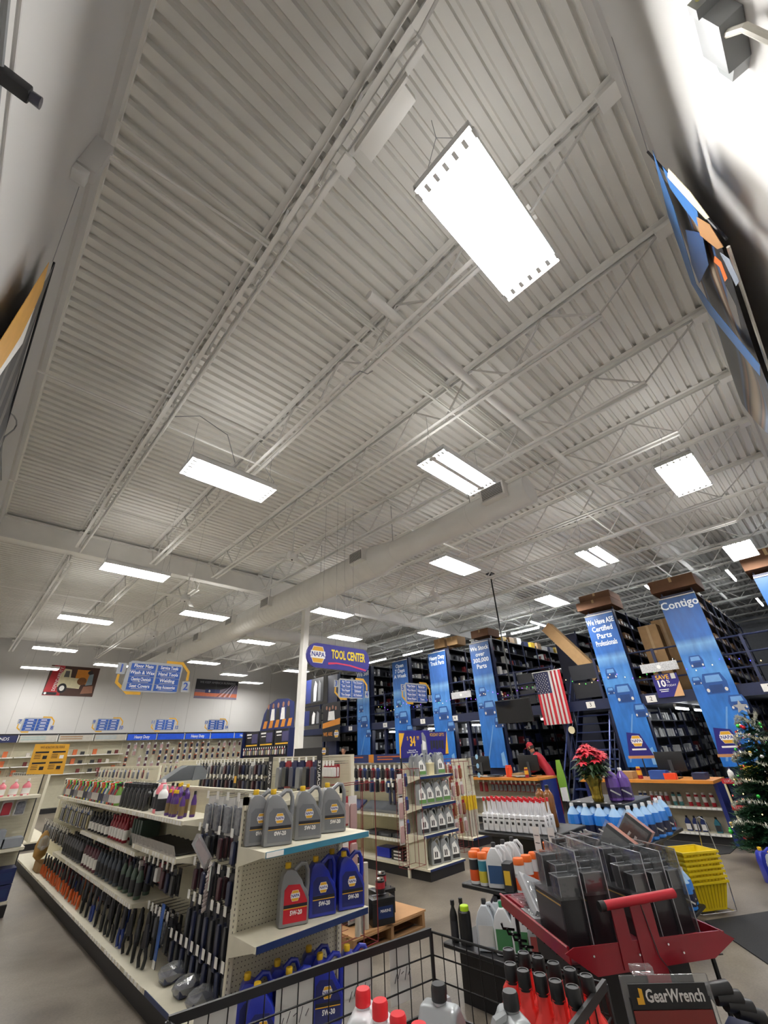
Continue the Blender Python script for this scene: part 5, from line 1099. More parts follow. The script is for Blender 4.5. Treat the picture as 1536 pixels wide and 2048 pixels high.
text('SAVE', .13, m_yel, t, (-.009, .06, .43), '-x', bold=.02); text('10', .2, m_white, t, (-.009, .12, .29), '-x', bold=.03); text('%', .1, m_white, t, (-.009, -.04, .33), '-x'); text('TODAY', .06, m_white, t, (-.009, -.08, .24), '-x')
B().box(-.01, -.006, -.22, -.13, .38, .5).done('taped_note', m_cardw, t); B().box(-.0075, -.006, .0, .2, .16, .175).box(-.0075, -.006, .02, .18, .12, .135).done('print_line', m_white, t)
# string lights along the rail
b = B(); cols_ = [M('bulb_blue', '3a40ff', .4, var=0, emit=4), M('bulb_green', '50e050', .4, var=0, emit=3), M('bulb_warm', 'ffd890', .4, var=0, emit=4), M('bulb_violet', '9a50ff', .4, var=0, emit=4)]
y = .2
while y < 13:
    b.mi = random.randint(0, 3); z_ = 2.98+.08*sin(y*5)+random.uniform(-.03, .03); b.lathe([(.003, -.012), (.011, 0), (.003, .012)], 5, (11.975 if not 4.45 < y < 5.65 else 12.0, y, z_)); y += .17
b.mi = 0; o = b.done('string_lights', cols_); o['kind'] = 'stuff'; o['label'] = 'string of tiny coloured bulbs along the mezzanine rail'
# lamps below the mezzanine
up = []
for (x, y) in ((12.9, 10.8), (12.9, 8.9), (12.8, 6.4), (12.9, 3.0), (14.6, 8.9), (12.9, 1.1), (14.6, 3.0), (12.9, 12.8)): up.append(((x, y, 2.19), pi/2))
def under_lamp():
    r = T('strip_light', None, 'light'); B().box(-.03, .03, -.55, .55, .03, .1).done('housing', m_hous, r); B().tube([(0, -.53, 0), (0, .53, 0)], .018, 8).done('lamp_bank', M('under_glow', 'f6faff', .5, var=0, emit=LAMP*.6), r); return r
each(under_lamp(), up, lambda i: 'bare tube light under the mezzanine, '+od(i)+' along the aisles', 'tube lights under the mezzanine')
# ---- staircase ----
st = T('staircase', 'navy steel staircase climbing to the mezzanine behind the poinsettia', 'stairs', (11.3, 5.05, 0))
n = 12; y0, y1 = 4.52, 5.58; run = 1.75/n; rise = 2.42/n
for k in range(n): B(st).box(11.35+k*run, 11.35+k*run+.2, y0, y1, (k+1)*rise-.03, (k+1)*rise).done('tread', M('tread_lit_blue', '2e3c6e', .4), st)  # treads coloured brighter than the beams, painting in the light on them
for y_ in (y0-.02, y1+.02): B(st).bar((11.3, y_, .02), (13.2, y_, 2.42), .03, .24).done('stringer', m_beam, st)
for y_ in (y0-.02, y1+.02):
    B(st).tube([(11.3, y_, .95), (13.2, y_, 3.4), (13.5, y_, 3.42)], .02, 6).done('handrail', M('rail_steel', '3f4a78', .35, .4), st)
    B(st).tube([(11.3, y_, .55), (13.2, y_, 3.0)], .015, 6).done('mid_rail', m_beam, st)
    for k in range(5): B(st).tube([(11.32+k*.46, y_, .1+k*.6), (11.32+k*.46, y_, 1.0+k*.6)], .018, 6).done('baluster', m_beam, st)
q = atx(1143, 1460, 11.28); B(st).lathe([(.085, q.x), (.085, q.x+.01)], 18, (0, q.y, q.z), 'x').done('round_tag', m_cream, st)
B(st).tube([(11.3, y1+.02, 0), (11.3, y1+.02, 1.0)], .02, 6).done('newel_post', m_beam, st)
# flag
f_r = M('flag_red', 'b8232f', .7); f_w = M('flag_white', 'd8d4d2', .7); f_b = M('flag_navy', '262b4c', .7)
fl = T('american_flag', 'american flag hanging vertically from the mezzanine rail', 'flag', (11.88, 5.75, 2.02))
def fw(u): return .02*sin(u*16)+.012*sin(u*31)
FW, FH = .8, 1.34; N = 13
for k in range(N):
    b = B(); u0, u1 = k*FW/N, (k+1)*FW/N; z1 = FH if k >= 7 else FH*.58
    yy = lambda u: FW/2-u
    for (a, c) in ((u0, (u0+u1)/2), ((u0+u1)/2, u1)):
        b.add([(fw(a), yy(a), 0), (fw(c), yy(c), 0), (fw(c), yy(c), z1), (fw(a), yy(a), z1)], [(0, 1, 2, 3)])
    b.done('stripe', f_r if k % 2 == 0 else f_w, fl)
b = B()
for k in range(14): a, c = k*FW*7/13/14, (k+1)*FW*7/13/14; b.add([(fw(a), FW/2-a, FH*.58), (fw(c), FW/2-c, FH*.58), (fw(c), FW/2-c, FH), (fw(a), FW/2-a, FH)], [(0, 1, 2, 3)])
b.done('canton', f_b, fl)
b = B()
for r_ in range(11):
    for c_ in range(5 if r_ % 2 else 4):
        u = .03+c_*.085+(0 if r_ % 2 else .042); z_ = FH*.58+.03+r_*.048; a = [( .018*(1 if k % 2 == 0 else .42)*sin(pi*k/5), .018*(1 if k % 2 == 0 else .42)*cos(pi*k/5)) for k in range(10)]
        b.add([(fw(u)-.004, FW/2-u+p, z_+q) for p, q in a], [tuple(range(10))])
b.done('stars', f_w, fl)['kind'] = 'stuff'
B().tube([(.0, -FW/2-.05, FH+.01), (0, FW/2+.05, FH+.01)], .012, 6).done('pole', m_cardw, fl); B().tube([(0, -.2, FH), (.2, -.2, FH+.14)], .004, 4).done('cord', m_wire, fl)
# television on a ceiling pole
tv = T('television', 'black television hung from a ceiling pole in front of the racks', 'screen', (10.9, 6.45, 2.1))
B().box(0, .05, -.53, .53, 0, .57).bev(.006).done('case', m_rub, tv); B().box(-.002, 0, -.51, .51, .02, .55).done('screen', M('screen_black', '08080c', .12), tv)
B().box(.05, .09, -.1, .1, .2, .45).done('mount_plate', m_rub, tv); B().tube([(.1, 0, .3), (.1, 0, H-2.1-.03)], .022, 8).done('pole', m_rub, tv); B().box(.0, .2, -.1, .1, H-2.1-.03, H-2.1).done('ceiling_plate', m_rub, tv)
# hanging posters left of the first banner
for (y, z, w, h_, nm, c) in ((17.4, 3.63, 1.4, 1.05, 'dark poster of two people hung high left of the tool sign', m_charc), (17.5, 2.7, 1.35, .62, 'black and white poster under the two people poster', m_rub)):
    t = T('hung_poster', nm, 'poster', (12.0 if z > 3 else 12.03, y, z)); B().box(-.01, 0, -w/2, w/2, 0, h_).done('board', c, t)
    flat('blue_print', m_navy, t, [(-w/2, 0), (-w*.2, 0), (-w*.2, h_), (-w/2, h_)], '-x', .01)
    for k in range(2): flat('figure_print', m_jgrey if k else m_white, t, [(-.05+k*.35, .05), (.15+k*.35, .05), (.2+k*.3, h_*.75), (.05+k*.3, h_*.9), (-.05+k*.35, h_*.6)], '-x', .0115)
    B().tube([(-.005, 0, h_), (-.005, 0, H-z+.01)], .003, 4).done('cord', m_wire, t)
t = T('crew_poster', 'tall poster of a crew over a gold stripe and a badge', 'poster', (11.9, 15.9, 2.0)); B().box(-.01, 0, -.62, .62, 0, 1.5).done('board', m_dk, t)
B().tube([(-.005, .5, 1.5), (-.005, .5, H-2.0+.01)], .003, 4).done('cord', m_wire, t); flat('gold_stripe', m_org, t, [(-.62, .5), (.62, .62), (.62, .85), (-.62, .7)], '-x', .01)
for k in range(4): flat('face_print', M('skin_print', 'a06f57'), t, ell(-.35+k*.22, 1.3-.05*(k % 2), .06, .08), '-x', .0105)
flat('shirt_print', m_white, t, [(-.25, .8), (.25, .8), (.2, 1.15), (-.2, 1.15)], '-x', .0105); text('WE ARE', .2, m_org, t, (-.011, .22, .27), '-x', sx=.9, bold=.02); emblem(t, (-.011, -.38, .27), .3, '-x')
# ================= COUNTERS =================
m_ctop = M('counter_orange', 'c98238', .4); m_cbody = M('counter_grey', 'b5ad9a', .6); m_cnav = M('counter_navy', '1f2c78', .45)
def counter(label, y0, y1, ch):
    c = T('service_counter', label, 'counter', (10.3, y0, 0))
    B(c).prism([(9.95, y0), (9.95, y1), (10.85, y1), (10.85, y0-.0), (10.5, y0-.12*ch)], .885, .93, 'xy').done('counter_top', m_ctop, c)
    B(c).box(9.944, 9.95, y0, y1, .885, .93).done('edge_band', M('edge_orange', 'd88a34', .4), c)
    B(c).box(10.42, 10.45, y0+.06, y1, .0, .885).done('back_panel', m_cbody, c)
    B(c).box(10.15, 10.8, y0, y0+.06, 0, .885).done('end_panel', m_cnav, c); B(c).box(10.15, 10.8, y1-.06, y1, 0, .885).done('end_panel', m_cnav, c)
    B(c).box(10.2, 10.42, y0+.06, y1-.06, 0, .12).done('kick_base', m_kick, c)
    n = int((y1-y0)/1.2)+1; w = (y1-y0-.12)/n
    for k in range(n):
        for z_ in (.15, .52): shelf(c, 10.17, 10.42, y0+.06+k*w, y0+.06+(k+1)*w-.005, z_, m_cardw, '-x', False)
    return c
c1 = counter('long service counter with orange top, monitors and hung packs', 5.58, 9.2, 0); c2 = counter('second service counter with orange top behind the blue jugs', 2.26, 4.62, 0)
hang([pack(m_cardr, m_p4, .1, .18)], c1, 10.41, [5.8+.12*k for k in range(11)], .82, 'red topped clear pack', 'under the first counter', 'packs under the counter', depth=1, L=.18)
hang([pack(m_cardr, m_cardr, .1, .2)], c1, 10.41, [7.2, 7.35], .82, 'red cloth pack', 'at the far end of the first counter', 'red cloth packs', depth=1, L=.18)
gc_ = [can(M('can_blue', '23386e', .3, .2), m_cardw, m_cardw), can(M('can_silver', 'b9bcc0', .3, .3), m_cardw, m_cardr), can(M('can_red', 'a82430', .3, .2), m_cardw, m_cardw), can(M('can_teal', '3f7a7c', .3), m_rub, m_cardw)]
put(gc_[0], [(10.27, 3.62-.085*k, .522) for k in range(2)], 'navy spray can with white cap', 'under the second counter', 'navy cans')
put(gc_[1], [(10.27, 3.42-.085*k, .522) for k in range(4)], 'silver spray can with red label', 'under the second counter', 'silver cans')
put(gc_[2], [(10.27, 2.8-.12*k, .522) for k in range(4)], 'red spray can', 'at the end under the second counter', 'red cans')
put(gc_[3], [(10.27, 3.05, .522), (10.27, 2.95, .522)], 'teal spray can', 'under the second counter', 'teal cans')
qb = [bottle(M('quart_navy', '1d2c5e', .3), m_rub, m_cardw, .045, .22, .014, .018, sq=True), bottle(M('quart_grey', '6f7478', .3, .2), m_rub, m_cardr, .045, .22, .014, .018, sq=True), bottle(M('quart_green', '4f8a4c', .3), m_cardw, m_cardw, .045, .14, .014, .018, sq=True), bottle(M('quart_teal', '2f6a7a', .3), m_rub, m_charc, .045, .22, .014, .018, sq=True)]
for k, (d_, s_) in enumerate((('navy quart bottle', [(10.27, 2.95-.12*k, .152, -pi/2) for k in range(3)]), ('grey quart bottle', [(10.27, 3.32, .152, -pi/2), (10.3, 3.2, .152, -pi/2)]), ('small green bottle', [(10.27, 3.5, .152, -pi/2)]), ('teal quart bottle', [(10.27, 2.5, .152, -pi/2), (10.27, 4.1, .152, -pi/2), (10.27, 3.95, .152, -pi/2)]))):
    put(qb[k], s_, d_, 'low under the second counter', d_+'s')
bb = carton(M('box_green_orange', '4a7a3c'), .1, .2, .14, 'small_box', m_org); put(bb, [(10.28, 8.0, .152), (10.28, 7.75, .152)], 'green and orange box', 'low under the first counter', 'green orange boxes')
def monitor():
    t = T('computer_monitor', None, 'monitor'); B().box(0, .03, -.25, .25, .12, .44).bev(.005).done('case', m_rub, t); B().box(.03, .032, -.24, .24, .13, .43).done('screen', M('screen_black', '08080c', .12), t)
    B().box(-.02, .0, -.03, .03, .02, .3).done('neck', M('neck_grey', '3a3d40', .4), t); B().box(-.1, .12, -.1, .1, 0, .012).done('foot', m_rub, t); return t
each(monitor(), [((10.3, 7.3, .932), 0), ((10.35, 5.98, .932), .1), ((10.4, 2.95, .932), 0)], lambda i: 'black computer monitor seen from behind '+['at the left of the long counter', 'in front of the red-shirted person', 'on the second counter'][i], 'counter monitors')
m_or = M('canister_orange', 'e0461e', .4, coat=.2)
put(can(m_or, m_or, None, .06, .24, 'orange_canister'), [(10.25, 6.5, .932), (10.2, 6.42, .932)], 'bright orange canister', 'on the long counter between monitors', 'orange canisters')
put(can(m_crim, m_syel, m_syel, .045, .2, 'red_canister'), [(10.1, 5.92, .932), (10.2, 3.5, .932), (10.2, 7.75, .932)], 'red and yellow canister', 'on the counters', 'red canisters')
for i, (x, y, w, d, h_, c, l) in enumerate(((10.3, 3.75, .3, .25, .12, m_cb, 'tan carton on the second counter'), (10.2, 3.15, .2, .3, .14, M('card_blue', '2b4f9a'), 'blue booklet box on the second counter'), (10.15, 2.95, .12, .2, .1, m_or, 'orange box beside the blue booklet box'), (10.3, 6.25, .3, .2, .08, m_cb, 'flat tan carton behind the orange canister'), (10.3, 2.5, .3, .2, .1, M('item_navy', '20284a'), 'dark pile box near the counter end'), (10.3, 6.9, .3, .3, .04, m_charc, 'black keyboard tray on the long counter'), (10.4, 7.8, .3, .3, .05, m_charc, 'black paper tray at the far counter part'))):
    t = carton(c, w, d, h_, 'counter_box'); t.location = (x, y, .932); t['label'] = l
b = B()
for k in range(9): a = random.uniform(0, pi); b.mbox(Matrix.Translation((10.2+random.uniform(-.1, .2), 6.0+random.uniform(-.3, 2.6), .94+.003*k)) @ Matrix.Rotation(a, 4, 'Z'), (.21, .28, .002))
o = b.done('paper_sheets', m_cardw); o['kind'] = 'stuff'; o['label'] = 'loose paper sheets scattered on the long counter'
t = T('plastic_bag', 'crumpled white bag on the second counter behind the plant', 'bag', (10.2, 4.1, .932)); B().lathe([(.1, 0), (.15, .03), (.12, .09), (.05, .12)], 9).done('bag_shell', m_clear2, t)
# wood-stick table signs with badge
for i, (x, y) in enumerate(((10.75, 3.55), (10.75, 1.95))):
    t = T('counter_sign', 'purple badge sign on a wood rail '+['over the second counter', 'beside the christmas tree'][i], 'sign', (x, y, 1.3))
    B().prism([(.24, 0), (-.24, 0), (-.1, .4), (.16, .44)], 0, .01, 'yz').done('board', M('promo_blue', '241f7a', .4), t); emblem(t, (-.001, .0, .27), .22, '-x')
    B().box(-.01, .02, -.26, .26, -.05, 0).done('wood_rail', M('wood_rail', 'c08a5c', .6), t); B().box(-.002, 0, -.14, .14, .1, .13).done('print_line', m_white, t); B().tube([(.01, 0, -.05), (.01, 0, -.37 if i == 0 else -1.3)], .012, 6).done('post', m_hook, t)
    if i: pass
lr = T('oil_rack', 'red-banded wire rack of oil goods beside the second counter', 'rack', (10.15, 2.0, 0))
for s_ in (-1, 1): B().bar((0, s_*.14, 0), (0, s_*.14, .95), .03).done('side_post', m_cream if s_ > 0 else m_rub, lr)
B().box(.3, .33, -.16, .16, 0, .95).done('back_board', m_nav, lr)
for z_ in (.88, .5, .12):
    q = B().box(-.02, -.005, -.17, .17, z_, z_+.075).done('sign_strip', M('band_scarlet', 'b8242e', .4), lr); text('LUCAS OIL', .055, m_cardw, q, (-.022, 0, z_+.037), '-x'); B().box(0, .3, -.15, .15, z_-.01, z_).done('wire_shelf', m_rub, lr)
put(can(m_rub, m_rub, None, .05, .14, 'black_can'), [(10.28, 1.97, .505), (10.28, 2.08, .125)], 'black tin', 'on the red-banded rack', 'black tins')
t = bottle(M('quart_white', 'd8d8d6', .4), m_navy, m_cardw, .045, .24); t.location = (10.25, 2.02, .885); t['label'] = 'white bottle with blue cap on top of the red-banded rack'
t = carton(m_cb, .3, .34, .12); t.location = (10.55, 1.72, .932-.93+.88); t['label'] = 'open tan carton with a yellow flyer beside the tree'
B().box(-.1, -.09, -.16, .16, .12, .26).done('flyer', M('flyer_yellow', 'e0c020'), t); B().box(-.15, .15, -.17, .17, -.88, 0).done('stand', m_nav, t)
# ================= PEOPLE =================
m_skin = M('skin', 'b98468', .55); m_hair = M('hair_dark', '1c1512', .7)
def skin_body(name, mat, parent, joints, edges, radii, sub=2):
    me = bpy.data.meshes.new(name); me.from_pydata(joints, edges, []); o = bpy.data.objects.new(name, me); COL.objects.link(o); o.parent = parent; me.materials.append(mat)
    sk = o.modifiers.new('skin', 'SKIN'); sk.use_smooth_shade = True
    for i, v in enumerate(me.skin_vertices[0].data): r = radii[i]; v.radius = (r, r) if not isinstance(r, tuple) else r; v.use_root = (i == 0)
    ss = o.modifiers.new('sub', 'SUBSURF'); ss.levels = ss.render_levels = sub; return o
def person(label, loc, rz, lean, shirt, hat):
    """standing figure facing local -x, torso leaning forward by `lean`"""
    t = T('person', label, 'person', loc, rz); L = lambda z: (-(z-.95)*sin(lean), 0, .95+(z-.95)*cos(lean))
    sh = L(1.42); nk = L(1.5); hd = L(1.64)
    J = [(0, 0, .95), L(1.15), L(1.35), nk, (-.0, .1, .9), (.02, .11, .5), (.05, .12, .08), (0, -.1, .9), (.02, -.11, .5), (.05, -.12, .08),
         (sh[0], .19, sh[2]-.02), (sh[0]-.08, .24, sh[2]-.3), (sh[0]-.28, .16, sh[2]-.38), (sh[0], -.19, sh[2]-.02), (sh[0]-.08, -.24, sh[2]-.3), (sh[0]-.28, -.16, sh[2]-.38), (-.08, .13, .03), (-.08, -.13, .03)]
    E_ = [(0, 1), (1, 2), (2, 3), (0, 4), (4, 5), (5, 6), (0, 7), (7, 8), (8, 9), (2, 10), (10, 11), (11, 12), (2, 13), (13, 14), (14, 15), (6, 16), (9, 17)]
    R_ = [(.14, .1), (.13, .1), (.15, .11), .055, .095, .065, .045, .095, .065, .045, .06, .048, .036, .06, .048, .036, .045, .045]
    body = skin_body('body', shirt, t, J, E_, R_)
    q = B(); hp = [(.02, -.12), (.05, -.115), (.068, -.06), (.082, 0), (.08, .05), (.055, .1), (.02, .118)]
    q.lathe(hp, 16); h_ = q.done('head', m_skin, t); h_.location = hd; h_.rotation_euler = (0, -lean*.6, 0)
    B().prism([(-.075, -.02), (-.105, -.03), (-.08, .02)], -.012, .012, 'xz').done('nose', m_skin, h_)
    for s_ in (-1, 1):
        B().lathe([(.004, -.008), (.011, 0), (.004, .008)], 8, (-.074, s_*.03, .015)).done('eye', m_rub, h_); B().box(-.015, .015, s_*.078, s_*.092, -.03, .03).done('ear', m_skin, h_)
    B().box(-.079, -.07, -.022, .022, -.062, -.054).done('mouth', M('lips', '9a5a50', .5), h_)
    if hat:
        B().lathe([(.088, .02), (.09, .05), (.07, .1), (.02, .13)], 16).done('cap', shirt, h_); B().prism([(-.08, -.06), (-.16, -.05), (-.17, 0), (-.16, .05), (-.08, .06)], .02, .03, 'xy').done('cap_brim', shirt, h_)
        B().lathe([(.085, -.05), (.087, .02)], 14, (.008, 0, 0)).done('hair', m_hair, h_)
    else: B().lathe([(.09, -.02), (.094, .04), (.075, .1), (.02, .135)], 14, (.015, 0, 0)).done('hair', m_hair, h_)
    for s_ in (-1, 1):
        w = Vector((sh[0]-.28, s_*.16, sh[2]-.38)); hn = B(); hn.mbox(Matrix.Translation(w+Vector((-.06, 0, -.01))), (.09, .075, .028)); hn.bev(.008, 1).done('hand', m_skin, t)
        for k in range(4): B().tube([w+Vector((-.1, (k-1.5)*.019, -.01)), w+Vector((-.135-.008*(1.5-abs(k-1.5)), (k-1.5)*.021, -.015)), w+Vector((-.16-.008*(1.5-abs(k-1.5)), (k-1.5)*.021, -.035))], [.009, .008, .006], 6).done('finger', m_skin, t)
        B().tube([w+Vector((-.04, -s_*.035, -.01)), w+Vector((-.07, -s_*.06, -.015)), w+Vector((-.1, -s_*.06, -.025))], [.011, .01, .007], 6).done('thumb', m_skin, t)
    return t
person('person in a red shirt and cap leaning over behind the long counter', (11.42, 6.02, 0), -pi/2+.15, .6, M('shirt_red', 'a81e2e', .7), True)
person('dark-haired person in black at the far end of the counter', (11.0, 13.85, 0), .4, .1, M('shirt_black', '1c1c22', .7), False)
t = T('easel_sign', 'tall green and white oval sign leaning by the staircase', 'sign', (10.7, 5.4, 0)); B().prism([(-.09, .45), (.09, .45), (.1, .9), (.05, 1.25), (-.05, 1.25), (-.1, .9)], 0, .01, 'yz').done('board', M('easel_green', '7fae3c', .5), t)
B().prism([(-.08, .45), (.08, .45), (.08, .7), (-.08, .72)], -.004, 0, 'yz').done('white_print', m_white, t); B().bar((.01, -.06, 0), (.01, 0, .5), .012).bar((.01, .06, 0), (.01, 0, .5), .012).done('easel_leg', m_hook, t)
# ================= FLOOR MATS =================
m_fmat = M('mat_black', '1b1c1f', .85, bump=.3, scale=120)
def fmat(label, poly): 
    o = B().prism(poly, 0, .008, 'xy').done('floor_mat', m_fmat); return tag(o, label, 'mat')
fmat('black floor mat under the red tray stand aisle', [(6.2, 1.93), (5.4, 1.28), (6.2, .1), (7.6, .1), (7.2, 1.3)])
fmat('dark mat before the second counter', [(9.55, 2.3), (10.12, 2.3), (10.12, 5.0), (9.3, 5.0), (8.2, 3.2)])
fmat('small dark mat by the long counter', [(9.35, 6.2), (10.1, 6.2), (10.1, 7.3), (9.35, 7.3)])
# ================= STEPPED BLACK DISPLAYS =================
def tiered(label, cx_, cy_, tiers, rz=0):
    t = T('tiered_display', label, 'display', (cx_, cy_, 0), rz); B().box(-.28, .28, -.26, .26, 0, tiers[-1][0]-.03).done('core', m_kick, t)
    for z_, x0, x1, y0, y1 in tiers: B().box(x0-cx_, x1-cx_, y0-cy_, y1-cy_, z_-.03, z_).bev(.006, 1).done('tray', m_rub, t)
    return t
d1 = tiered('black stepped display holding white slim bottles and wipes canisters', 4.45, 2.68, [(.34, 3.3, 4.9, 2.0, 2.92), (.66, 3.5, 4.85, 2.08, 2.84), (.92, 4.06, 4.85, 2.3, 3.02)])
m_wht = M('bottle_white', 'dcdde0', .35, coat=.2); m_wht2 = M('jug_white', 'd4d6d8', .35)
nb_ = T('additive_bottle', None, 'bottle'); B().box(-.03, .03, -.02, .02, 0, .14).bev(.008, 1).done('body', m_wht, nb_); B().lathe([(.018, .138), (.011, .17), (.0095, .235)], 10).done('neck', m_wht, nb_); B().lathe([(.012, .235), (.0125, .262), (.009, .265)], 10).done('cap', M('cap_red', 'd0202c', .4), nb_)
B().box(-.024, .024, -.0212, -.0202, .03, .12).done('label', m_wht2, nb_); B().box(-.02, .02, -.022, -.021, .1, .108).box(-.012, .012, -.022, -.021, .06, .08).done('label_mark', m_charc, nb_)
sp_ = []
for r_ in range(3):
    for k in range(11): sp_.append((4.12+r_*.07+k*.006, 2.95-k*.058, .921, -pi/2+.1))
put(nb_, sp_, 'white slim bottle with red cap', 'on the top display tray', 'white red-capped bottles')
m_wipe = M('lid_orange', 'e06a24', .4); m_wl = M('wipes_dark', '2a2a2e', .4); m_wlo = M('wipes_orange', 'd0501e', .4); m_wlb = M('wipes_teal', '3a7f92', .4)
def wipes(c1_, c2_):
    t = T('wipes_canister', None, 'canister'); B().lathe([(.038, 0), (.04, .01), (.04, .165)], 16).done('canister_body', m_wht, t); B().lathe([(.041, .165), (.042, .195), (.036, .205)], 16).done('lid', m_wipe, t)
    B().lathe([(.0408, .02), (.0408, .09)], 16).done('label', c1_, t); B().lathe([(.0408, .09), (.0408, .155)], 16).done('label', c2_, t); return t
put(wipes(m_wlo, m_wl), [(3.56, 2.73, .661), (3.66, 2.78, .661), (3.72, 2.7, .661)], 'orange-lidded wipes canister with orange label', 'on the middle display tray', 'orange wipes canisters')
put(wipes(M('wipes_yellow', 'c9b83a', .4), m_wlb), [(3.56, 2.64, .661), (3.66, 2.67, .661)], 'orange-lidded wipes canister with teal label', 'on the middle display tray', 'teal wipes canisters')
put(wipes(m_wlo, m_wht), [(3.56, 2.3, .661), (3.68, 2.3, .661), (3.8, 2.3, .661)], 'short orange-lidded canister', 'at the right of the middle display tray', 'short canisters')
def wjug(lab, c=None, cap=None):
    c = c or m_wht2; t = T('handled_jug', None, 'jug'); B().prism([(-.07, 0), (.07, 0), (.07, .15), (.05, .2), (.02, .25), (-.02, .25), (-.05, .21), (-.07, .16)], -.045, .045, 'xz').bev(.012, 2).done('body', c, t)
    B().tube([(.0, 0, .245), (.045, 0, .255), (.075, 0, .22), (.072, 0, .14)], .013, 8).done('handle', c, t); B().lathe([(.018, .25), (.019, .275), (.016, .28)], 12).done('cap', cap or m_charc, t)
    B().box(-.055, .055, -.0468, -.0455, .03, .14).box(-.0718, -.0705, -.035, .035, .03, .14).done('label', lab, t); return t
put(wjug(M('label_bluecar', '2b4f7c', .4)), [(3.57+.07*k, 2.52-.0*k, .661, -1.2) for k in range(0, 5, 2)], 'white handled jug with blue car label', 'on the middle display tray', 'white handled jugs')
t = carton(m_charc, .07, .12, .17, 'wax_box', M('label_yellow', 'd8b030')); t.location = (3.56, 2.4, .661); t.rotation_euler = (0, 0, -pi/2+.3); t['label'] = 'black and yellow upright wax box between jugs and canisters'
for (x, y, c, l) in ((3.85, 2.74, M('tub_yellow', 'd8d02c', .4), 'yellow-lidded tub behind the wipes'), (3.95, 2.2, m_rub, 'black bowl-shaped tub on the middle display tray')):
    t = T('plastic_tub', l, 'tub', (x, y, .661)); B().lathe([(.06, 0), (.075, .1), (.078, .12), (.06, .13)], 16).done('tub', m_rub, t); B().lathe([(.079, .12), (.07, .14)], 16).done('lid', c, t)
sv = spray(m_rub, M('trigger_rust', 'b05020', .4), m_charc); put(sv, [(3.72+.08*k, 2.17, .661, 1.2) for k in range(4)]+[(4.0, 2.3, .661, .5)], 'dark spray bottle with rust trigger', 'behind the clamshell sets', 'rust-trigger sprays')
for k in range(2):
    t = T('price_card', 'white hand-lettered price card on a stem, %s by the spray triggers' % od(k), 'sign', (3.9+.03*k, 2.3-.12*k, .66)); B().box(-.002, 0, -.03, .03, .18, .36).done('card', m_cardw, t); B().box(-.003, -.002, -.02, .02, .3, .305).box(-.003, -.002, -.02, .02, .25, .255).done('print_line', m_charc, t); B().tube([(0, 0, 0), (0, 0, .18)], .003, 5).done('stem', m_hook, t)
put(wjug(M('label_green', '3f7a4c', .4), None, M('cap_green', '1f7a52', .4)), [(3.42, 2.42, .341, -1.1), (3.46, 2.3, .341, -1.1)], 'white jug with green label', 'on the lowest display tray', 'white green-label jugs')
put(wjug(m_cardw, M('jug_translucent', 'c3c9cf', .3)), [(3.4, 2.56, .341, -1.1), (3.5, 2.52, .341, -1.1)], 'pale handled jug', 'on the lowest display tray', 'pale handled jugs')
put(wjug(M('label_redgrey', '8a3a38', .4), m_silver, m_rub), [(3.45, 2.16, .341, -1.1), (3.55, 2.1, .341, -1.1), (3.62, 2.2, .341, -1.1)], 'silver handled jug with red label', 'on the lowest display tray', 'silver handled jugs')
put(wjug(m_charc, M('jug_darkviolet', '2a2550', .3)), [(3.62, 2.6, .341, -1.1), (3.66, 2.4, .341, -1.1)], 'dark violet handled jug', 'on the lowest display tray', 'dark violet jugs')
put(can(m_rub, M('lid_lime', 'b8e020', .4), None, .042, .22, 'black_can'), [(3.38, 2.74, .341)], 'tall black can with lime lid', 'on the lowest display tray', None)
put(bottle(m_rub, m_rub, m_charc, .03, .24), [(3.36, 2.84, .341), (3.44, 2.82, .341)], 'slim black bottle', 'at the corner of the lowest display tray', 'slim black bottles')
B(d1).box(3.42, 4.8, 2.05, 2.86, 0, .31).done('plinth', m_kick, d1)
m_amb = M('amber_oil', '7a4a1c', .15, coat=.4)
put(bottle(m_amb, m_rub, None, .05, .34, .02, .02), [(4.6, 2.5, .921), (4.66, 2.62, .921)], 'tall amber oil bottle with black cap', 'behind the white slim bottles', 'amber bottles')
# blue washer jug display
d2 = tiered('black stepped display holding rows of blue washer jugs and the poinsettia', 5.75, 2.3, [(.12, 5.2, 6.28, 1.9, 2.8), (.755, 5.05, 6.3, 1.88, 2.7), (1.055, 5.28, 6.1, 2.05, 2.65)])
m_bluel = M('washer_blue', '2f7fd8', .2, coat=.3); m_bneck = M('washer_neck', '9cc0e4', .25); m_purl = M('coolant_purple', '6a4a9c', .2, coat=.3)
def gallon(liq, neck, lab):
    t = T('washer_jug', None, 'jug'); B().lathe([(.062, 0), (.07, .01), (.07, .165), (.064, .205)], 10).done('body', liq, t); B().lathe([(.064, .205), (.048, .232), (.024, .262), (.018, .275)], 10).done('neck', neck, t); B().lathe([(.02, .272), (.02, .295), (.017, .3)], 10).done('cap', m_wht, t)
    B().lathe([(.0708, .03), (.0708, .125)], 10).done('label', lab, t); B().tube([(.03, 0, .262), (.06, 0, .24), (.068, 0, .19)], .01, 6).done('handle', neck, t)
    q = B().mbox(Matrix.Translation((-.0712, 0, .08)) @ Matrix.Rotation(.5, 4, 'X'), (.002, .1, .014)).done('label_stripe', m_cardw, t); return t
gj = gallon(m_bluel, m_bneck, M('washer_label', '1f2440', .4))
sp_ = []
for r_ in range(5):
    for k in range(5): sp_.append((5.17+r_*.15, 2.56-k*.145-.02*r_, .756, random.uniform(-.2, .6)))
sp_ += [(5.17+.15*k, 1.95, .756, .5) for k in (5, 6)]
sp_ = [s for s in sp_ if abs(s[0]-5.75) > .36 or abs(s[1]-2.3) > .34]
put(gj, sp_, 'blue washer fluid jug', 'on the display under the poinsettia', 'blue washer jugs')
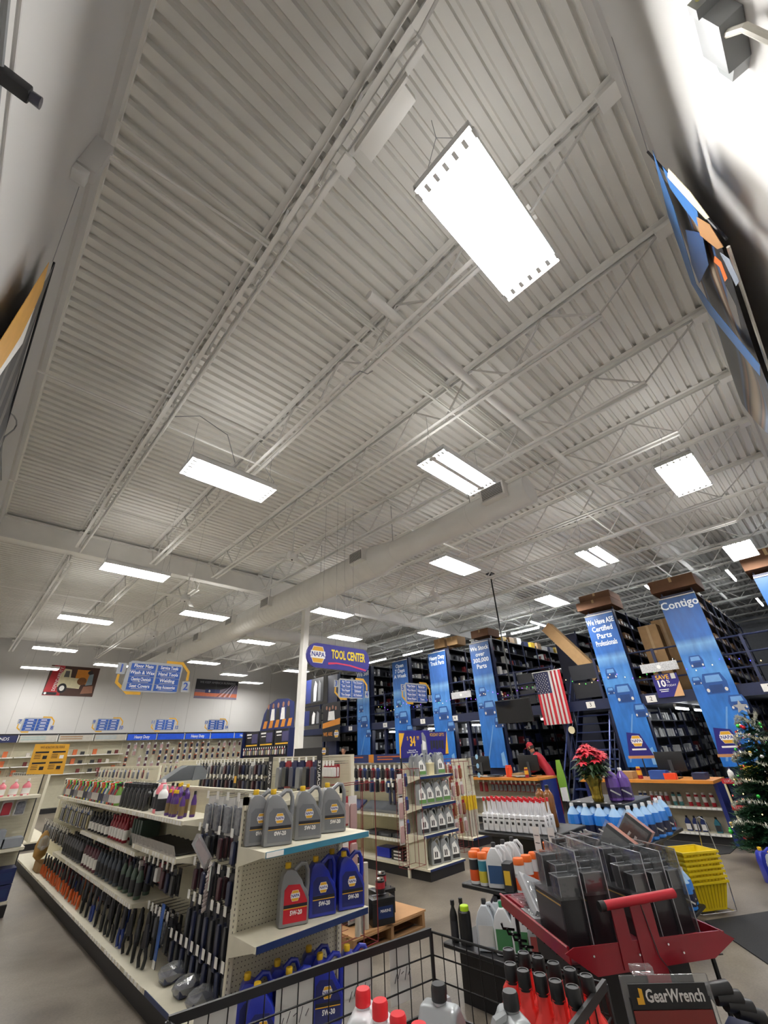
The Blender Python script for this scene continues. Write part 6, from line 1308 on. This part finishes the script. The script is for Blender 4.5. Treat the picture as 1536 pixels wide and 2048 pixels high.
g5 = gallon(m_bluel, m_bneck, M('washer_label', '1f2440'))
put(g5, [(6.03, 1.97, .121, .5), (6.19, 2.0, .121, .5), (6.19, 2.16, .121, .5), (6.19, 2.32, .121, .5), (6.19, 2.48, .121, .5)], 'blue washer fluid jug low', 'at the foot of the display beside the yellow baskets', 'low washer jugs')
put(gallon(m_purl, m_purl, M('label_violet', '3a2a60', .4)), [(5.5, 2.2, 1.056, .5), (5.6, 2.12, 1.056, .5), (5.66, 2.26, 1.056, .5)], 'purple coolant jug', 'beside the poinsettia pot', 'purple jugs')
put(dup(sv), [(5.95, 2.0, .756)], 'dark spray bottle with rust trigger standing', 'among the washer jugs', None)
# poinsettia
pp = T('poinsettia', 'red poinsettia with green leaves in a gold foil pot on the display', 'plant', (5.42, 2.36, 1.056))
m_foil = M('gold_foil', '9a8430', .25, .7, var=.3, scale=30, bump=.6); m_pr = M('poinsettia_red', 'c81e34', .5, var=.15); m_pg = M('poinsettia_green', '23401f', .5, var=.3); m_stem = M('stem_green', '3f4a24', .6)
b = B(); vs = []; N = 20
for j, (r_, z_) in enumerate(((.05, 0), (.055, .03), (.05, .06), (.06, .14), (.085, .2), (.11, .24))):
    for k in range(N): rr_ = r_*(1+.12*(k % 2)*(j > 0)); vs.append((rr_*cos(2*pi*k/N), rr_*sin(2*pi*k/N), z_+.015*(k % 2)*(j > 3)))
b.add(vs, [(j*N+k, j*N+(k+1) % N, (j+1)*N+(k+1) % N, (j+1)*N+k) for j in range(5) for k in range(N)]).done('foil_pot', m_foil, pp)
def leaf(b, p, d, L, w, droop):
    d = Vector(d).normalized(); sd = d.cross(Vector((0, 0, 1))); sd = sd.normalized() if sd.length > .01 else Vector((1, 0, 0)); u = Vector((0, 0, 1))
    p = Vector(p); m1 = p+d*L*.45; tip = p+d*L-u*droop*L
    b.add([p, m1+sd*w-u*droop*L*.1, tip, m1-sd*w-u*droop*L*.1, m1+u*L*.06], [(0, 1, 4), (1, 2, 4), (2, 3, 4), (3, 0, 4)])
for k in range(26):
    a = random.uniform(0, 2*pi); r_ = .2*math.sqrt(random.random()); z_ = .5-3.2*r_*r_+random.uniform(-.03, .03)
    B().tube([(0, 0, .15), (r_*.5*cos(a), r_*.5*sin(a), .3), (r_*cos(a), r_*sin(a), z_)], .004, 4).done('stem', m_stem, pp)
    b = B(); n_ = 8
    for q in range(n_): aa = 2*pi*q/n_+random.random()*.4; leaf(b, (r_*cos(a), r_*sin(a), z_), (cos(aa), sin(aa), .12), random.uniform(.07, .1), .024, random.uniform(.1, .6))
    for q in range(4): aa = 2*pi*q/4; leaf(b, (r_*cos(a), r_*sin(a), z_+.006), (cos(aa), sin(aa), .35), .045, .013, 0)
    b.done('bract', m_pr, pp)
for k in range(150):
    a = random.uniform(0, 2*pi); r_ = random.uniform(.05, .2); z_ = random.uniform(.22, .42); b = B(); leaf(b, (r_*.7*cos(a), r_*.7*sin(a), z_), (cos(a), sin(a), random.uniform(-.2, .3)), random.uniform(.08, .13), .028, .35); b.done('leaf', m_pg, pp)
# yellow baskets on a wire stand
m_yb = M('basket_yellow', 'dfc414', .4)
ps_ = (6.55, 1.97)
stn = T('basket_stand', 'bare wire stand with a tall back loop carrying yellow baskets', 'stand', (ps_[0], ps_[1], 0), -.6)
for s_ in (-1, 1): B().tube([(-.2, s_*.14, .02), (.22, s_*.14, .02), (.26, s_*.12, .3), (.28, s_*.06, .78), (.28, 0, .8)], .006, 6).done('side_wire', m_chrome, stn)
for x_ in (-.2, 0, .2): B().tube([(x_, -.14, .02), (x_, .14, .02)], .005, 5).done('cross_wire', m_chrome, stn)
def basket():
    t = T('shopping_basket', None, 'basket'); b = B(); a0, b0, a1, b1, hh = .15, .1, .215, .155, .24
    def ring(a, c, z_): return [(-a, -c, z_), (a, -c, z_), (a, c, z_), (-a, c, z_)]
    o = ring(a0, b0, 0)+ring(a1, b1, hh); b.add(o, [(0, 1, 2, 3), (0, 1, 5, 4), (1, 2, 6, 5), (2, 3, 7, 6), (3, 0, 4, 7)])
    i_ = ring(a0-.006, b0-.006, .006)+ring(a1-.006, b1-.006, hh); b.add(i_, [(3, 2, 1, 0), (4, 5, 1, 0), (5, 6, 2, 1), (6, 7, 3, 2), (7, 4, 0, 3)]).done('tub', m_yb, t)
    b = B(); oo = ring(a1+.014, b1+.014, hh+.004)+ring(a1-.008, b1-.008, hh+.004); b.add(oo+[(x, y, z-.02) for x, y, z in oo], [(0, 1, 5, 4), (1, 2, 6, 5), (2, 3, 7, 6), (3, 0, 4, 7), (0, 1, 9, 8), (1, 2, 10, 9), (2, 3, 11, 10), (3, 0, 8, 11)]).done('rim', m_yb, t)
    for k in range(9):
        x_ = -.13+k*.0325
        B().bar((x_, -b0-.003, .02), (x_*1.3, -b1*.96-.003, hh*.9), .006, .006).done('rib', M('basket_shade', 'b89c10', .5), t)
    return t
each(basket(), [((ps_[0], ps_[1], .03+.042*k), -.6) for k in range(7)], lambda i: 'yellow plastic shopping basket, %s from the bottom of the stack' % od(i), 'stacked yellow baskets')
# christmas tree
tx, ty = 9.25, 1.33
tr = T('christmas_tree', 'green christmas tree with white tinsel and a silver star by the counter', 'tree', (tx, ty, 0))
B().lathe([(.04, 0), (.03, 1.2), (.01, 1.9)], 8).done('trunk', M('trunk_brown', '4a3626', .8), tr)
m_ndl = M('needles_green', '1d4a2a', .6, var=.35, scale=14)
b = B(); random.seed(11)
for k in range(1000):
    z_ = .22+1.62*(1-math.sqrt(random.random())*.999) if k else .3; R_ = .86*(1-(z_-.12)/1.92); a = random.uniform(0, 2*pi); L = R_*random.uniform(.75, 1.06); d = Vector((cos(a), sin(a), -.25)); p = Vector((0, 0, z_+.12)); e = p+d*L
    n_ = max(4, int(L/.035))
    for q in range(n_):
        c = p.lerp(e, .3+.7*q/n_); 
        for s_ in (-1, 1, 0):
            aa = a+s_*.9; w = Vector((cos(aa), sin(aa), random.uniform(-.2, .5)))*random.uniform(.06, .1); sd = Vector((-sin(aa), cos(aa), 0))*.013; b.add([c-sd, c+w, c+sd], [(0, 1, 2)])
b.done('needles', m_ndl, tr)['kind'] = 'stuff'
m_tin = M('tinsel_white', 'd8d8cc', .3, .5)
for g_ in range(6):
    b = B(); z0 = .45+g_*.26
    for k in range(800):
        f = k/800; a = f*2*pi+g_; R_ = .86*(1-(z0-.12)/1.92)+.02; z_ = z0+.05*sin(a*3)+.1*f; c = Vector((R_*cos(a), R_*sin(a), z_)); d = Vector((random.gauss(0, 1), random.gauss(0, 1), random.gauss(0, 1))).normalized()*.045; sd = d.cross(Vector((.3, .2, 1))).normalized()*.007; b.add([c-sd, c+d, c+sd], [(0, 1, 2)])
    b.done('tinsel_garland', m_tin, tr)['kind'] = 'stuff'
ocol = [M('ornament_red', 'b01828', .15, .4), M('ornament_gold', 'c8a850', .15, .6), M('ornament_green', '30b040', .2, .3), M('ornament_silver', 'c8c8cc', .12, .8)]
for k in range(44):
    z_ = .35+1.4*random.random(); R_ = .87*(1-(z_-.12)/1.92)+.01; a = random.uniform(0, 2*pi); r_ = random.uniform(.018, .032)
    o = B().lathe([(r_*sin(pi*q/8)+.0005, -r_*cos(pi*q/8)) for q in range(9)], 10, (R_*cos(a), R_*sin(a), z_)).done('ornament', ocol[k % 4], tr)
b = B()
for k in range(60): z_ = .3+1.5*random.random(); R_ = .87*(1-(z_-.12)/1.92)+.005; a = random.uniform(0, 2*pi); b.mi = k % 4; b.lathe([(.003, -.008), (.008, 0), (.003, .008)], 5, (R_*cos(a), R_*sin(a), z_))
b.done('fairy_lights', [M('bulb_warm', 'ffd890'), M('bulb_red', 'ff5040', .4, var=0, emit=3), M('bulb_green', '50e050'), M('bulb_warm', 'ffd890')], tr)['kind'] = 'stuff'
sa = [(.1*(1 if k % 2 == 0 else .45)*sin(pi*k/5), 2.0+.1*(1 if k % 2 == 0 else .45)*cos(pi*k/5)) for k in range(10)]
B().prism(sa, -.015, .015, 'yz').done('star', m_chrome, tr); B().lathe([(.16, .0), (.2, .03), (.05, .1)], 14).done('tree_stand', m_rub, tr)
# jugs and yellow box on the floor by the tree
jf = jug(m_silver, m_capy, m_jlab, '', 'm'); jf.scale = (1.1,)*3; jf.location = (7.9, 1.43, 0); jf.rotation_euler = (0, 0, -.8); jf['label'] = 'big silver jug standing on the floor by the tree'
jf = jug(m_jblue, m_capy, m_jred, '', 'm'); jf.scale = (1.1,)*3; jf.location = (8.1, 1.56, 0); jf.rotation_euler = (0, 0, -.9); jf['label'] = 'blue jug standing on the floor behind the big silver one'
t = carton(M('box_yellowtan', 'd8b84a', .5), .3, .35, .26, 'floor_carton', m_charc); t.location = (7.85, 1.1, 0); t['label'] = 'yellow carton with black lettering block on the floor by the tree'
# ================= RED TRAY STAND WITH CLAMSHELL SETS =================
RZ = -.624
m_rt = M('tray_red', '8a0f20', .35, .1, coat=.3); m_shell = clear_mat('shell_clear', 'd6dade', .07); m_inner = M('case_dark', '1b1c1f', .35, coat=.3); m_edgehi = M('edge_highlight', 'aeb2b6', .15, .3)
TR = T('red_tray_stand', 'glossy red metal tray with grip handle on a black wire stand', 'stand', (2.14, 1.21, .86), RZ)
B().box(0, .72, 0, .74, 0, .006).done('tray_floor', M('tray_inner', '5a1420', .4), TR)
B().prism([(-.02, .035), (.02, .05), (.7, .05), (.76, .02), (.64, -.03), (.1, -.04)], -.006, 0, 'xz').done('front_lip', m_rt, TR)
for x_ in (0, .72): B().box(x_-.004, x_+.004, 0, .74, 0, .045).done('side_lip', m_rt, TR)
B().box(0, .72, .736, .744, 0, .045).done('rear_lip', m_rt, TR)
B().tube([(-.002, 0, .05), (-.002, .74, .05)], .006, 6).done('edge_wire', m_rt, TR)
B().box(.31, .41, -.012, -.006, -.12, .16).done('handle_post', m_rt, TR); B().box(.22, .28, -.012, -.006, -.03, .17).done('handle_strut', m_rt, TR)
B().tube([(.19, -.02, .17), (.53, -.02, .187)], .0165, 12).done('grip', M('grip_red', 'b0182a', .4), TR); B().tube([(.165, -.02, .169), (.19, -.02, .17)], .018, 12).done('grip_end', m_rub, TR)
B().tube([(.36, -.012, .17), (.38, -.02, .0), (.45, -.03, -.1)], .002, 4).done('tie_wire', m_hook, TR)
for q in ((.1, -.01, 0.02), (.3, -.014, .01), (.44, -.014, .03), (.5, -.014, -.0)): B().lathe([(.004, -.002), (.005, .002)], 8, (q[0], q[1]+.002, q[2]), 'y').done('rivet', m_chrome, TR)
b = B()
for i in range(12): b.tube([(.03+i*.06, .02, -.02), (.03+i*.06, .7, -.02)], .003, 4)
for i in range(12): b.tube([(.03, .02+i*.06, -.03), (.7, .02+i*.06, -.03)], .003, 4)
b.done('under_grid', m_rub, TR)['kind'] = 'stuff'
B().box(.12, .6, .12, .62, -.86, -.04).done('stand_core', m_kick, TR)
for x_, y_ in ((.05, .05), (.67, .05), (.05, .68), (.67, .68)): B().tube([(x_, y_, -.03), (x_, y_, -.86)], .01, 6).done('leg', m_rub, TR)
for k in range(5):
    for j in range(8): B().tube([(-.0+.02*k, .08+j*.075, -.06-.1*k), (-.06, .08+j*.075, -.05-.1*k), (-.065, .08+j*.075, -.03-.1*k)], .006, 6).done('prong', M('black_chrome', '2c2c30', .15, .8), TR)
def W(u, v, z): return (2.14+u*.8116+v*.5842, 1.21-u*.5842+v*.8116, .867+z)
def shell(w=.3, h_=.335, d=.1, steps=3, lab='grey'):
    """clamshell tool set: clear flange in the yz plane, dark stepped case towards -x"""
    t = T('clamshell_set', None, 'tool set')
    fl = B().box(-.0015, .0015, 0, w, 0, h_).done('flange', m_shell, t)
    B().tube([(0, 0, 0), (0, 0, h_), (0, w, h_), (0, w, 0)], .0022, 5).done('flange_highlight', m_edgehi, fl)  # pale edging paints in the bright highlight along the clear flange
    q = B().box(-d, -.004, .02, w-.02, .0, h_*.5).done('case', m_inner, t); B().box(-d-.004, -.002, .016, w-.016, h_*.5, h_*.53).done('shell_ledge', m_shell, q)
    for k in range(steps):
        a, c = .02+k*(w-.04)/steps, .02+(k+1)*(w-.04)/steps-.012; x_ = -d+.008+.02*((steps-k) % 3); z1 = h_*(.72+.075*k)
        q = B().box(x_, -.004, a, c, h_*.53, z1).done('socket_block', m_inner, t)
        B().box(x_-.005, -.002, a-.004, c+.004, h_*.53, z1+.006).done('shell_bulge', m_shell, q)
        B().tube([(x_-.005, a-.004, z1+.006), (x_-.005, c+.004, z1+.006), (-.003, c+.004, z1+.006)], .0016, 4).tube([(x_-.005, a-.004, h_*.53), (x_-.005, a-.004, z1+.006), (-.003, a-.004, z1+.006)], .0012, 4).done('bulge_highlight', m_edgehi, q)  # pale lines paint in highlights on the bulge edges
    B().box(-d-.001, -d, .03, w-.03, h_*.2, h_*.46).done('label', M('label_charcoal', '3a3c3e', .4), t); B().box(-d-.002, -d-.001, .03, w-.03, h_*.44, h_*.455).done('gold_line', M('gold_line', 'a8843c', .4), t)
    return t
sA = shell(); each(sA, [(W(.14, .05, 0), RZ), (W(.28, .08, 0), RZ)], lambda i: 'stepped black clamshell socket set '+['at the front corner of the red tray', 'second along the front of the red tray'][i], 'stepped clamshell sets')
sB = shell(.28, .3, .085, 4); each(sB, [(W(.50, .1, 0), RZ+.08), (W(.6, .1, 0), RZ+.08), (W(.7, .12, 0), RZ+.1)], lambda i: 'wide black clamshell set with grey card, %s behind the red grip' % od(i), 'wide clamshell sets')
for k, (u, v) in enumerate(((.40, .42), (.50, .44), (.6, .46))):
    o = dup(sB, W(u, v, 0), RZ+.05, 'rear black clamshell set, %s from the stepped ones' % od(k), 'rear clamshell sets')
def flatpack(label, u, v, z, w, l, h_, cM, tilt=(0, 0), rz=0):
    t = T('tool_pack', label, 'tool set', W(u, v, z)); t.rotation_euler = (tilt[0], tilt[1], RZ+rz)
    B().box(-w/2, w/2, -l/2, l/2, 0, h_*.7).done('card', cM, t); B().box(-w/2-.01, w/2+.01, -l/2-.01, l/2+.01, 0, .003).done('flange', m_shell, t); B().box(-w*.42, w*.42, -l*.42, l*.42, h_*.5, h_).bev(.006, 1).done('bubble', m_shell, t); B().box(-w*.2, w*.2, -l*.3, l*.3, h_*.7, h_*.85).done('tool', m_chrome, t)
    return t
def uppack(label, px, py, dep, w, h_, d, cM, lean):
    c = Vector((0, 0, H_CAM))+ray(px, py)*dep; t = T('tool_pack', label, 'tool set', c, -pi/4-.3); t.rotation_euler = (-.15, lean, -pi/4-.75)
    B().box(-w/2, w/2, 0, d, -h_/2, h_/2).done('card', cM, t); B().box(-w/2-.012, w/2+.012, -.002, .0, -h_/2-.012, h_/2+.012).done('flange', m_shell, t)
    B().box(-w*.46, w*.46, -.03, -.003, -h_*.46, h_*.46).done('bubble', m_shell, t); B().box(-w/2, w/2, -.006, -.0, -h_*.5, h_*.5).done('inlay', M('label_charcoal', '3a3c3e'), t)
    for s_ in (-1, 1): B().tube([(s_*.02, -.012, -h_*.3), (s_*.03, -.012, 0), (s_*.015, -.012, h_*.3)], .007, 6).done('tool', m_chrome, t)
uppack('orange-sided wrench pack sticking up behind the clamshells', 1216, 1730, 2.15, .14, .34, .08, M('card_rust', 'b0562c', .4), .62)
uppack('second orange wrench pack leaning behind the first one', 1252, 1702, 2.3, .14, .34, .07, M('card_rust', 'b0562c', .4), .66)
flatpack('silver grey pack leaning at the rear corner of the red tray', .12, .5, .06, .16, .24, .04, M('card_silver', '9a9a9c', .3), (.5, .4), .1)
flatpack('red and black pack lying on the rear edge of the red tray', .09, .6, .01, .14, .2, .04, m_crim, (0, .1))
flatpack('flat chrome pack with red print lying on the tray edge', .06, .42, .01, .1, .16, .04, M('card_silver', '9a9a9c'), (0, .1))
# lettered box hung below the tray
Dp = lambda px, py, dep: Vector((0, 0, H_CAM))+ray(px, py)*dep
a, c = Dp(1238, 1952, 1.4), Dp(1408, 1928, 1.4); dx = (c-a); dx.z = 0; rz = math.atan2(dx.y, dx.x); wd = dx.length
gw = T('wrench_box', 'large dark clamshell box with white lettering hanging below the red tray', 'tool set', (a.x, a.y, a.z-.4), rz)
H1 = .4
B().box(0, wd, 0, .012, 0, H1).bev(.004).done('flange', m_shell, gw); B().box(.015, wd-.015, -.002, .0, .0, H1-.05).done('card', m_inner, gw)
B().box(.02, wd-.02, -.006, -.002, H1-.075, H1-.018).done('title_band', m_rub, gw); B().box(.02, wd-.02, -.006, -.002, H1-.12, H1-.08).done('red_band', M('band_red', '7a2a24', .4), gw)
B().box(.03, wd-.03, -.05, -.002, .02, H1-.135).bev(.01).done('case', m_inner, gw); B().box(.03, wd-.03, -.052, -.05, H1-.22, H1-.16).done('window', m_shell, gw)
B().prism([(.04, H1-.065), (.062, H1-.065), (.062, H1-.03), (.05, H1-.027), (.05, H1-.05), (.04, H1-.05)], -.008, -.006, 'xz').done('mark', m_syel, gw)
text('GearWrench', .042, m_cardw, gw, (wd*.56, -.008, H1-.047), sx=.85, bold=.02)
B().box(.05, .12, .0, .03, H1, H1+.02).done('hang_tab', m_shell, gw)
fg = T('foam_grips', 'bundle of black ribbed foam tube grips beside the lettered box', 'tool', Dp(1440, 2000, 1.55)); 
for k in range(4): B().tube([(.03*k-.05, -.02*k+.03, -.02*k+.03), (.09+.03*k-.05, -.06-.02*k+.03, -.03*k+.03)], .022, 12).done('grip', m_rub, fg)
B().box(-.05, .1, -.1, .02, -.16, -.07).bev(.01).done('blue_base', m_nav, fg); B().tube([(0, -.03, -.16), (0, -.03, -fg.location.z)], .02, 8).done('post', m_rub, fg)
# ================= WIRE BIN IN FRONT =================
m_bw = M('bin_wire', '121214', .35, .3); m_bar = M('bin_bar', '1c1c1e', .4)
ZR, ZB = .965, .735
A, Bc, C_, D_ = Vector((.76, 1.80, 0)), Vector((1.775, 1.635, 0)), Vector((1.80, .912, 0)), Vector((.85, .82, 0))
bn = T('wire_bin', 'black wire bin with jugs and red bottles, its corner towards the shelves', 'bin', (1.3, 1.25, 0))
def at(p, z_): return Vector((p.x, p.y, z_))
for n_, p, q, thick in (('left', A, Bc, 1), ('front', Bc, C_, 0), ('right', C_, D_, 1), ('rear', D_, A, 0)):
    if thick: B(bn).bar(at(p, ZR), at(q, ZR), .012, .024).done('rim_bar', m_bar, bn)
    else: B(bn).tube([at(p, ZR), at(q, ZR)], .0045, 8).done('rim_wire', m_bw, bn)
    B(bn).bar(at(p, ZB), at(q, ZB), .008, .02).done('bottom_bar', m_bar, bn)
    for z_ in (.895, .825): B(bn).tube([at(p, z_), at(q, z_)], .003, 6).done('long_wire', m_bw, bn)
    L = (q-p).length; n = int(L/.058)
    for k in range(n+1): r_ = p.lerp(q, k/n); B(bn).tube([at(r_, ZB), at(r_, ZR)], .0022, 6).done('upright_wire', m_bw, bn)
for k in range(1, 14):
    f = k/14; B(bn).tube([at(A.lerp(D_, f), ZB), at(Bc.lerp(C_, f), ZB)], .003, 5).done('floor_wire', m_bw, bn)
for k in range(1, 9): f = k/9; B(bn).tube([at(A.lerp(Bc, f), ZB-.006), at(D_.lerp(C_, f), ZB-.006)], .003, 5).done('floor_wire', m_bw, bn)
for p in (A, Bc, C_, D_): B(bn).tube([at(p, 0), at(p, ZR)], .008, 8).done('leg', m_bar, bn)
for k, (f, w) in enumerate(((.08, .13), (.34, .14), (.6, .12), (.8, .1))):
    p, q = A.lerp(Bc, f), A.lerp(Bc, f+w); t = T('paper_card', 'white card with marker scribbles hung behind the bin wires, %s from the frame corner' % od(k), 'card', (p.x, p.y+.012, .82))
    d = q-p; rz_ = math.atan2(d.y, d.x); t.rotation_euler = (0, 0, rz_); B().box(0, d.length, 0, .002, -.03, .135).done('card', M('card_clearwhite', 'e0e0dc', .5), t)
    for j in range(5): x_ = .02+j*d.length*.16; B().bar((x_, -.001, .03+.01*(j % 3)), (x_+.012, -.001, .055+.01*(j % 2)), .003, .001).done('scribble', m_charc, t)
zb = ZB+.004
# big jugs
def big_jug(body, cap, h_=.3, w=.17, d=.115):
    t = T('fluid_jug', None, 'jug'); B().prism([(-w/2, 0), (w/2, 0), (w/2, h_*.5), (w*.3, h_*.74), (w*.17, h_*.82), (.022, h_*.87), (-.022, h_*.87), (-w*.3, h_*.74), (-w/2, h_*.55)], -d/2, d/2, 'xz').bev(.016, 3).done('body', body, t)
    B().lathe([(.02, h_*.85), (.019, h_*.89)], 16).done('neck', body, t); b = B(); pr = []
    b.lathe([(.021, h_*.885), (.0225, h_*.89), (.0225, h_*.975), (.019, h_)], 22).done('cap', cap, t)
    B().tube([(.02, 0, h_*.84), (.05, 0, h_*.82), (.072, 0, h_*.68), (.074, 0, h_*.45)], .015, 8).done('handle', body, t)
    B().box(-w*.4, w*.36, -d/2-.0012, -d/2-.0002, h_*.08, h_*.42).done('label', m_cardw if cap is not m_rub else m_charc, t); return t
m_capred = M('cap_bright_red', 'd81e28', .35)
def capat(px, py, h_): p = atz(px, py, zb+h_-.012); return (p.x, p.y, zb)
each(big_jug(m_wht, m_capred), [(capat(726, 1988, .3), -.9), (capat(760, 2012, .3), -.9), (capat(796, 2040, .3), -.9), (capat(838, 2062, .3), -.9)], lambda i: 'white jug with red cap, %s in the row inside the wire bin' % od(i), 'white red-capped jugs')
each(big_jug(m_silver, m_rub), [(capat(878, 1988, .29), .3), (capat(1022, 2004, .29), 2.6)], lambda i: 'silver grey jug with black cap '+['by the corner of the wire bin', 'in front of the red bottles'][i], 'silver jugs in the bin')
m_rb = M('bottle_red', 'e02e28', .35, coat=.3)
def red_bottle():
    t = T('red_bottle', None, 'bottle'); h_ = .27
    b = B(); pr = [(.043, .034, 0), (.043, .034, .14), (.036, .03, .17), (.021, .02, .19), (.019, .018, .235)]; vs = []
    for a, c, z_ in pr: vs += [(x*a, y*c, z_) for x, y in ((-1, -.6), (-.6, -1), (.6, -1), (1, -.6), (1, .6), (.6, 1), (-.6, 1), (-1, .6))]
    fs = [(j*8+k, j*8+(k+1) % 8, (j+1)*8+(k+1) % 8, (j+1)*8+k) for j in range(4) for k in range(8)]+[tuple(range(7, -1, -1)), tuple(range(32, 40))]
    b.add(vs, fs).bev(.003, 2).done('body', m_rb, t); B().lathe([(.0205, .228), (.021, .232), (.021, .262), (.019, h_), (.015, h_), (.0148, h_-.002)], 20).done('cap', m_rub, t)
    B().lathe([(.0215, .226), (.0215, .231)], 20).done('cap_ring', m_rub, t); return t
pts = [(1017.6, 1907), (1048, 1914), (1077, 1923), (1108, 1935), (1141, 1948), (1174, 1961), (1021.5, 1937), (1047, 1950), (1081, 1959), (1112, 1972), (1146.5, 1984)]
each(red_bottle(), [(capat(x, y, .27), -1.0) for x, y in pts], lambda i: 'red bottle with black cap, %s in the %s row at the bin corner' % ((od(i), 'rear') if i < 6 else (od(i-6), 'front')), 'red black-capped bottles')
# ================= drop the unplaced prototypes, trim labels =================
for o in [o for o in bpy.data.objects if o.parent is None and o.get('category') and not o.get('label')]:
    for c in list(o.children):
        for g in list(c.children): bpy.data.objects.remove(g)
        bpy.data.objects.remove(c)
    bpy.data.objects.remove(o)

import re as _re
REP = [('first out from the right wall', 'first out from the racing-banner wall'), ('right wall', 'racing-banner wall'), ('left wall', 'orange-banner wall'), ('left rack', 'low aisle rack'), ('left of the rest', 'beside the small fan'), ('left of', 'before'), ('right of', 'beyond'), ('right above', 'just above'),
       ('at the left end', 'at the first end'), ('at the left', 'at the end'), ('at the right of', 'at the counter side of'), ('far left aisle', 'aisle by the filter sign'), ('at the right', 'beyond'), ('the end of the long counter', 'the far end of the long counter')]
for o in bpy.data.objects:
    l = o.get('label')
    if l and o.parent is None:
        for a, b in REP: l = l.replace(a, b)
        w = l.split()
        if len(w) > 15:
            for a, b in ((' of the long gondola', ' of the gondola'), ('of the row at the far end of the counters', 'of the crew poster row'), ('on the parts racks', ''), ('from the near end ', ''), ('with yellow cap', ''), ('with black cap', ''), (' of the middle gondola', ' of the middle rack'), ('beyond the girder to the poster wall', 'girder to poster wall'), ('white open-web ', '')):
                if len(l.split()) > 15: l = l.replace(a, b)
        o['label'] = ' '.join(l.split())
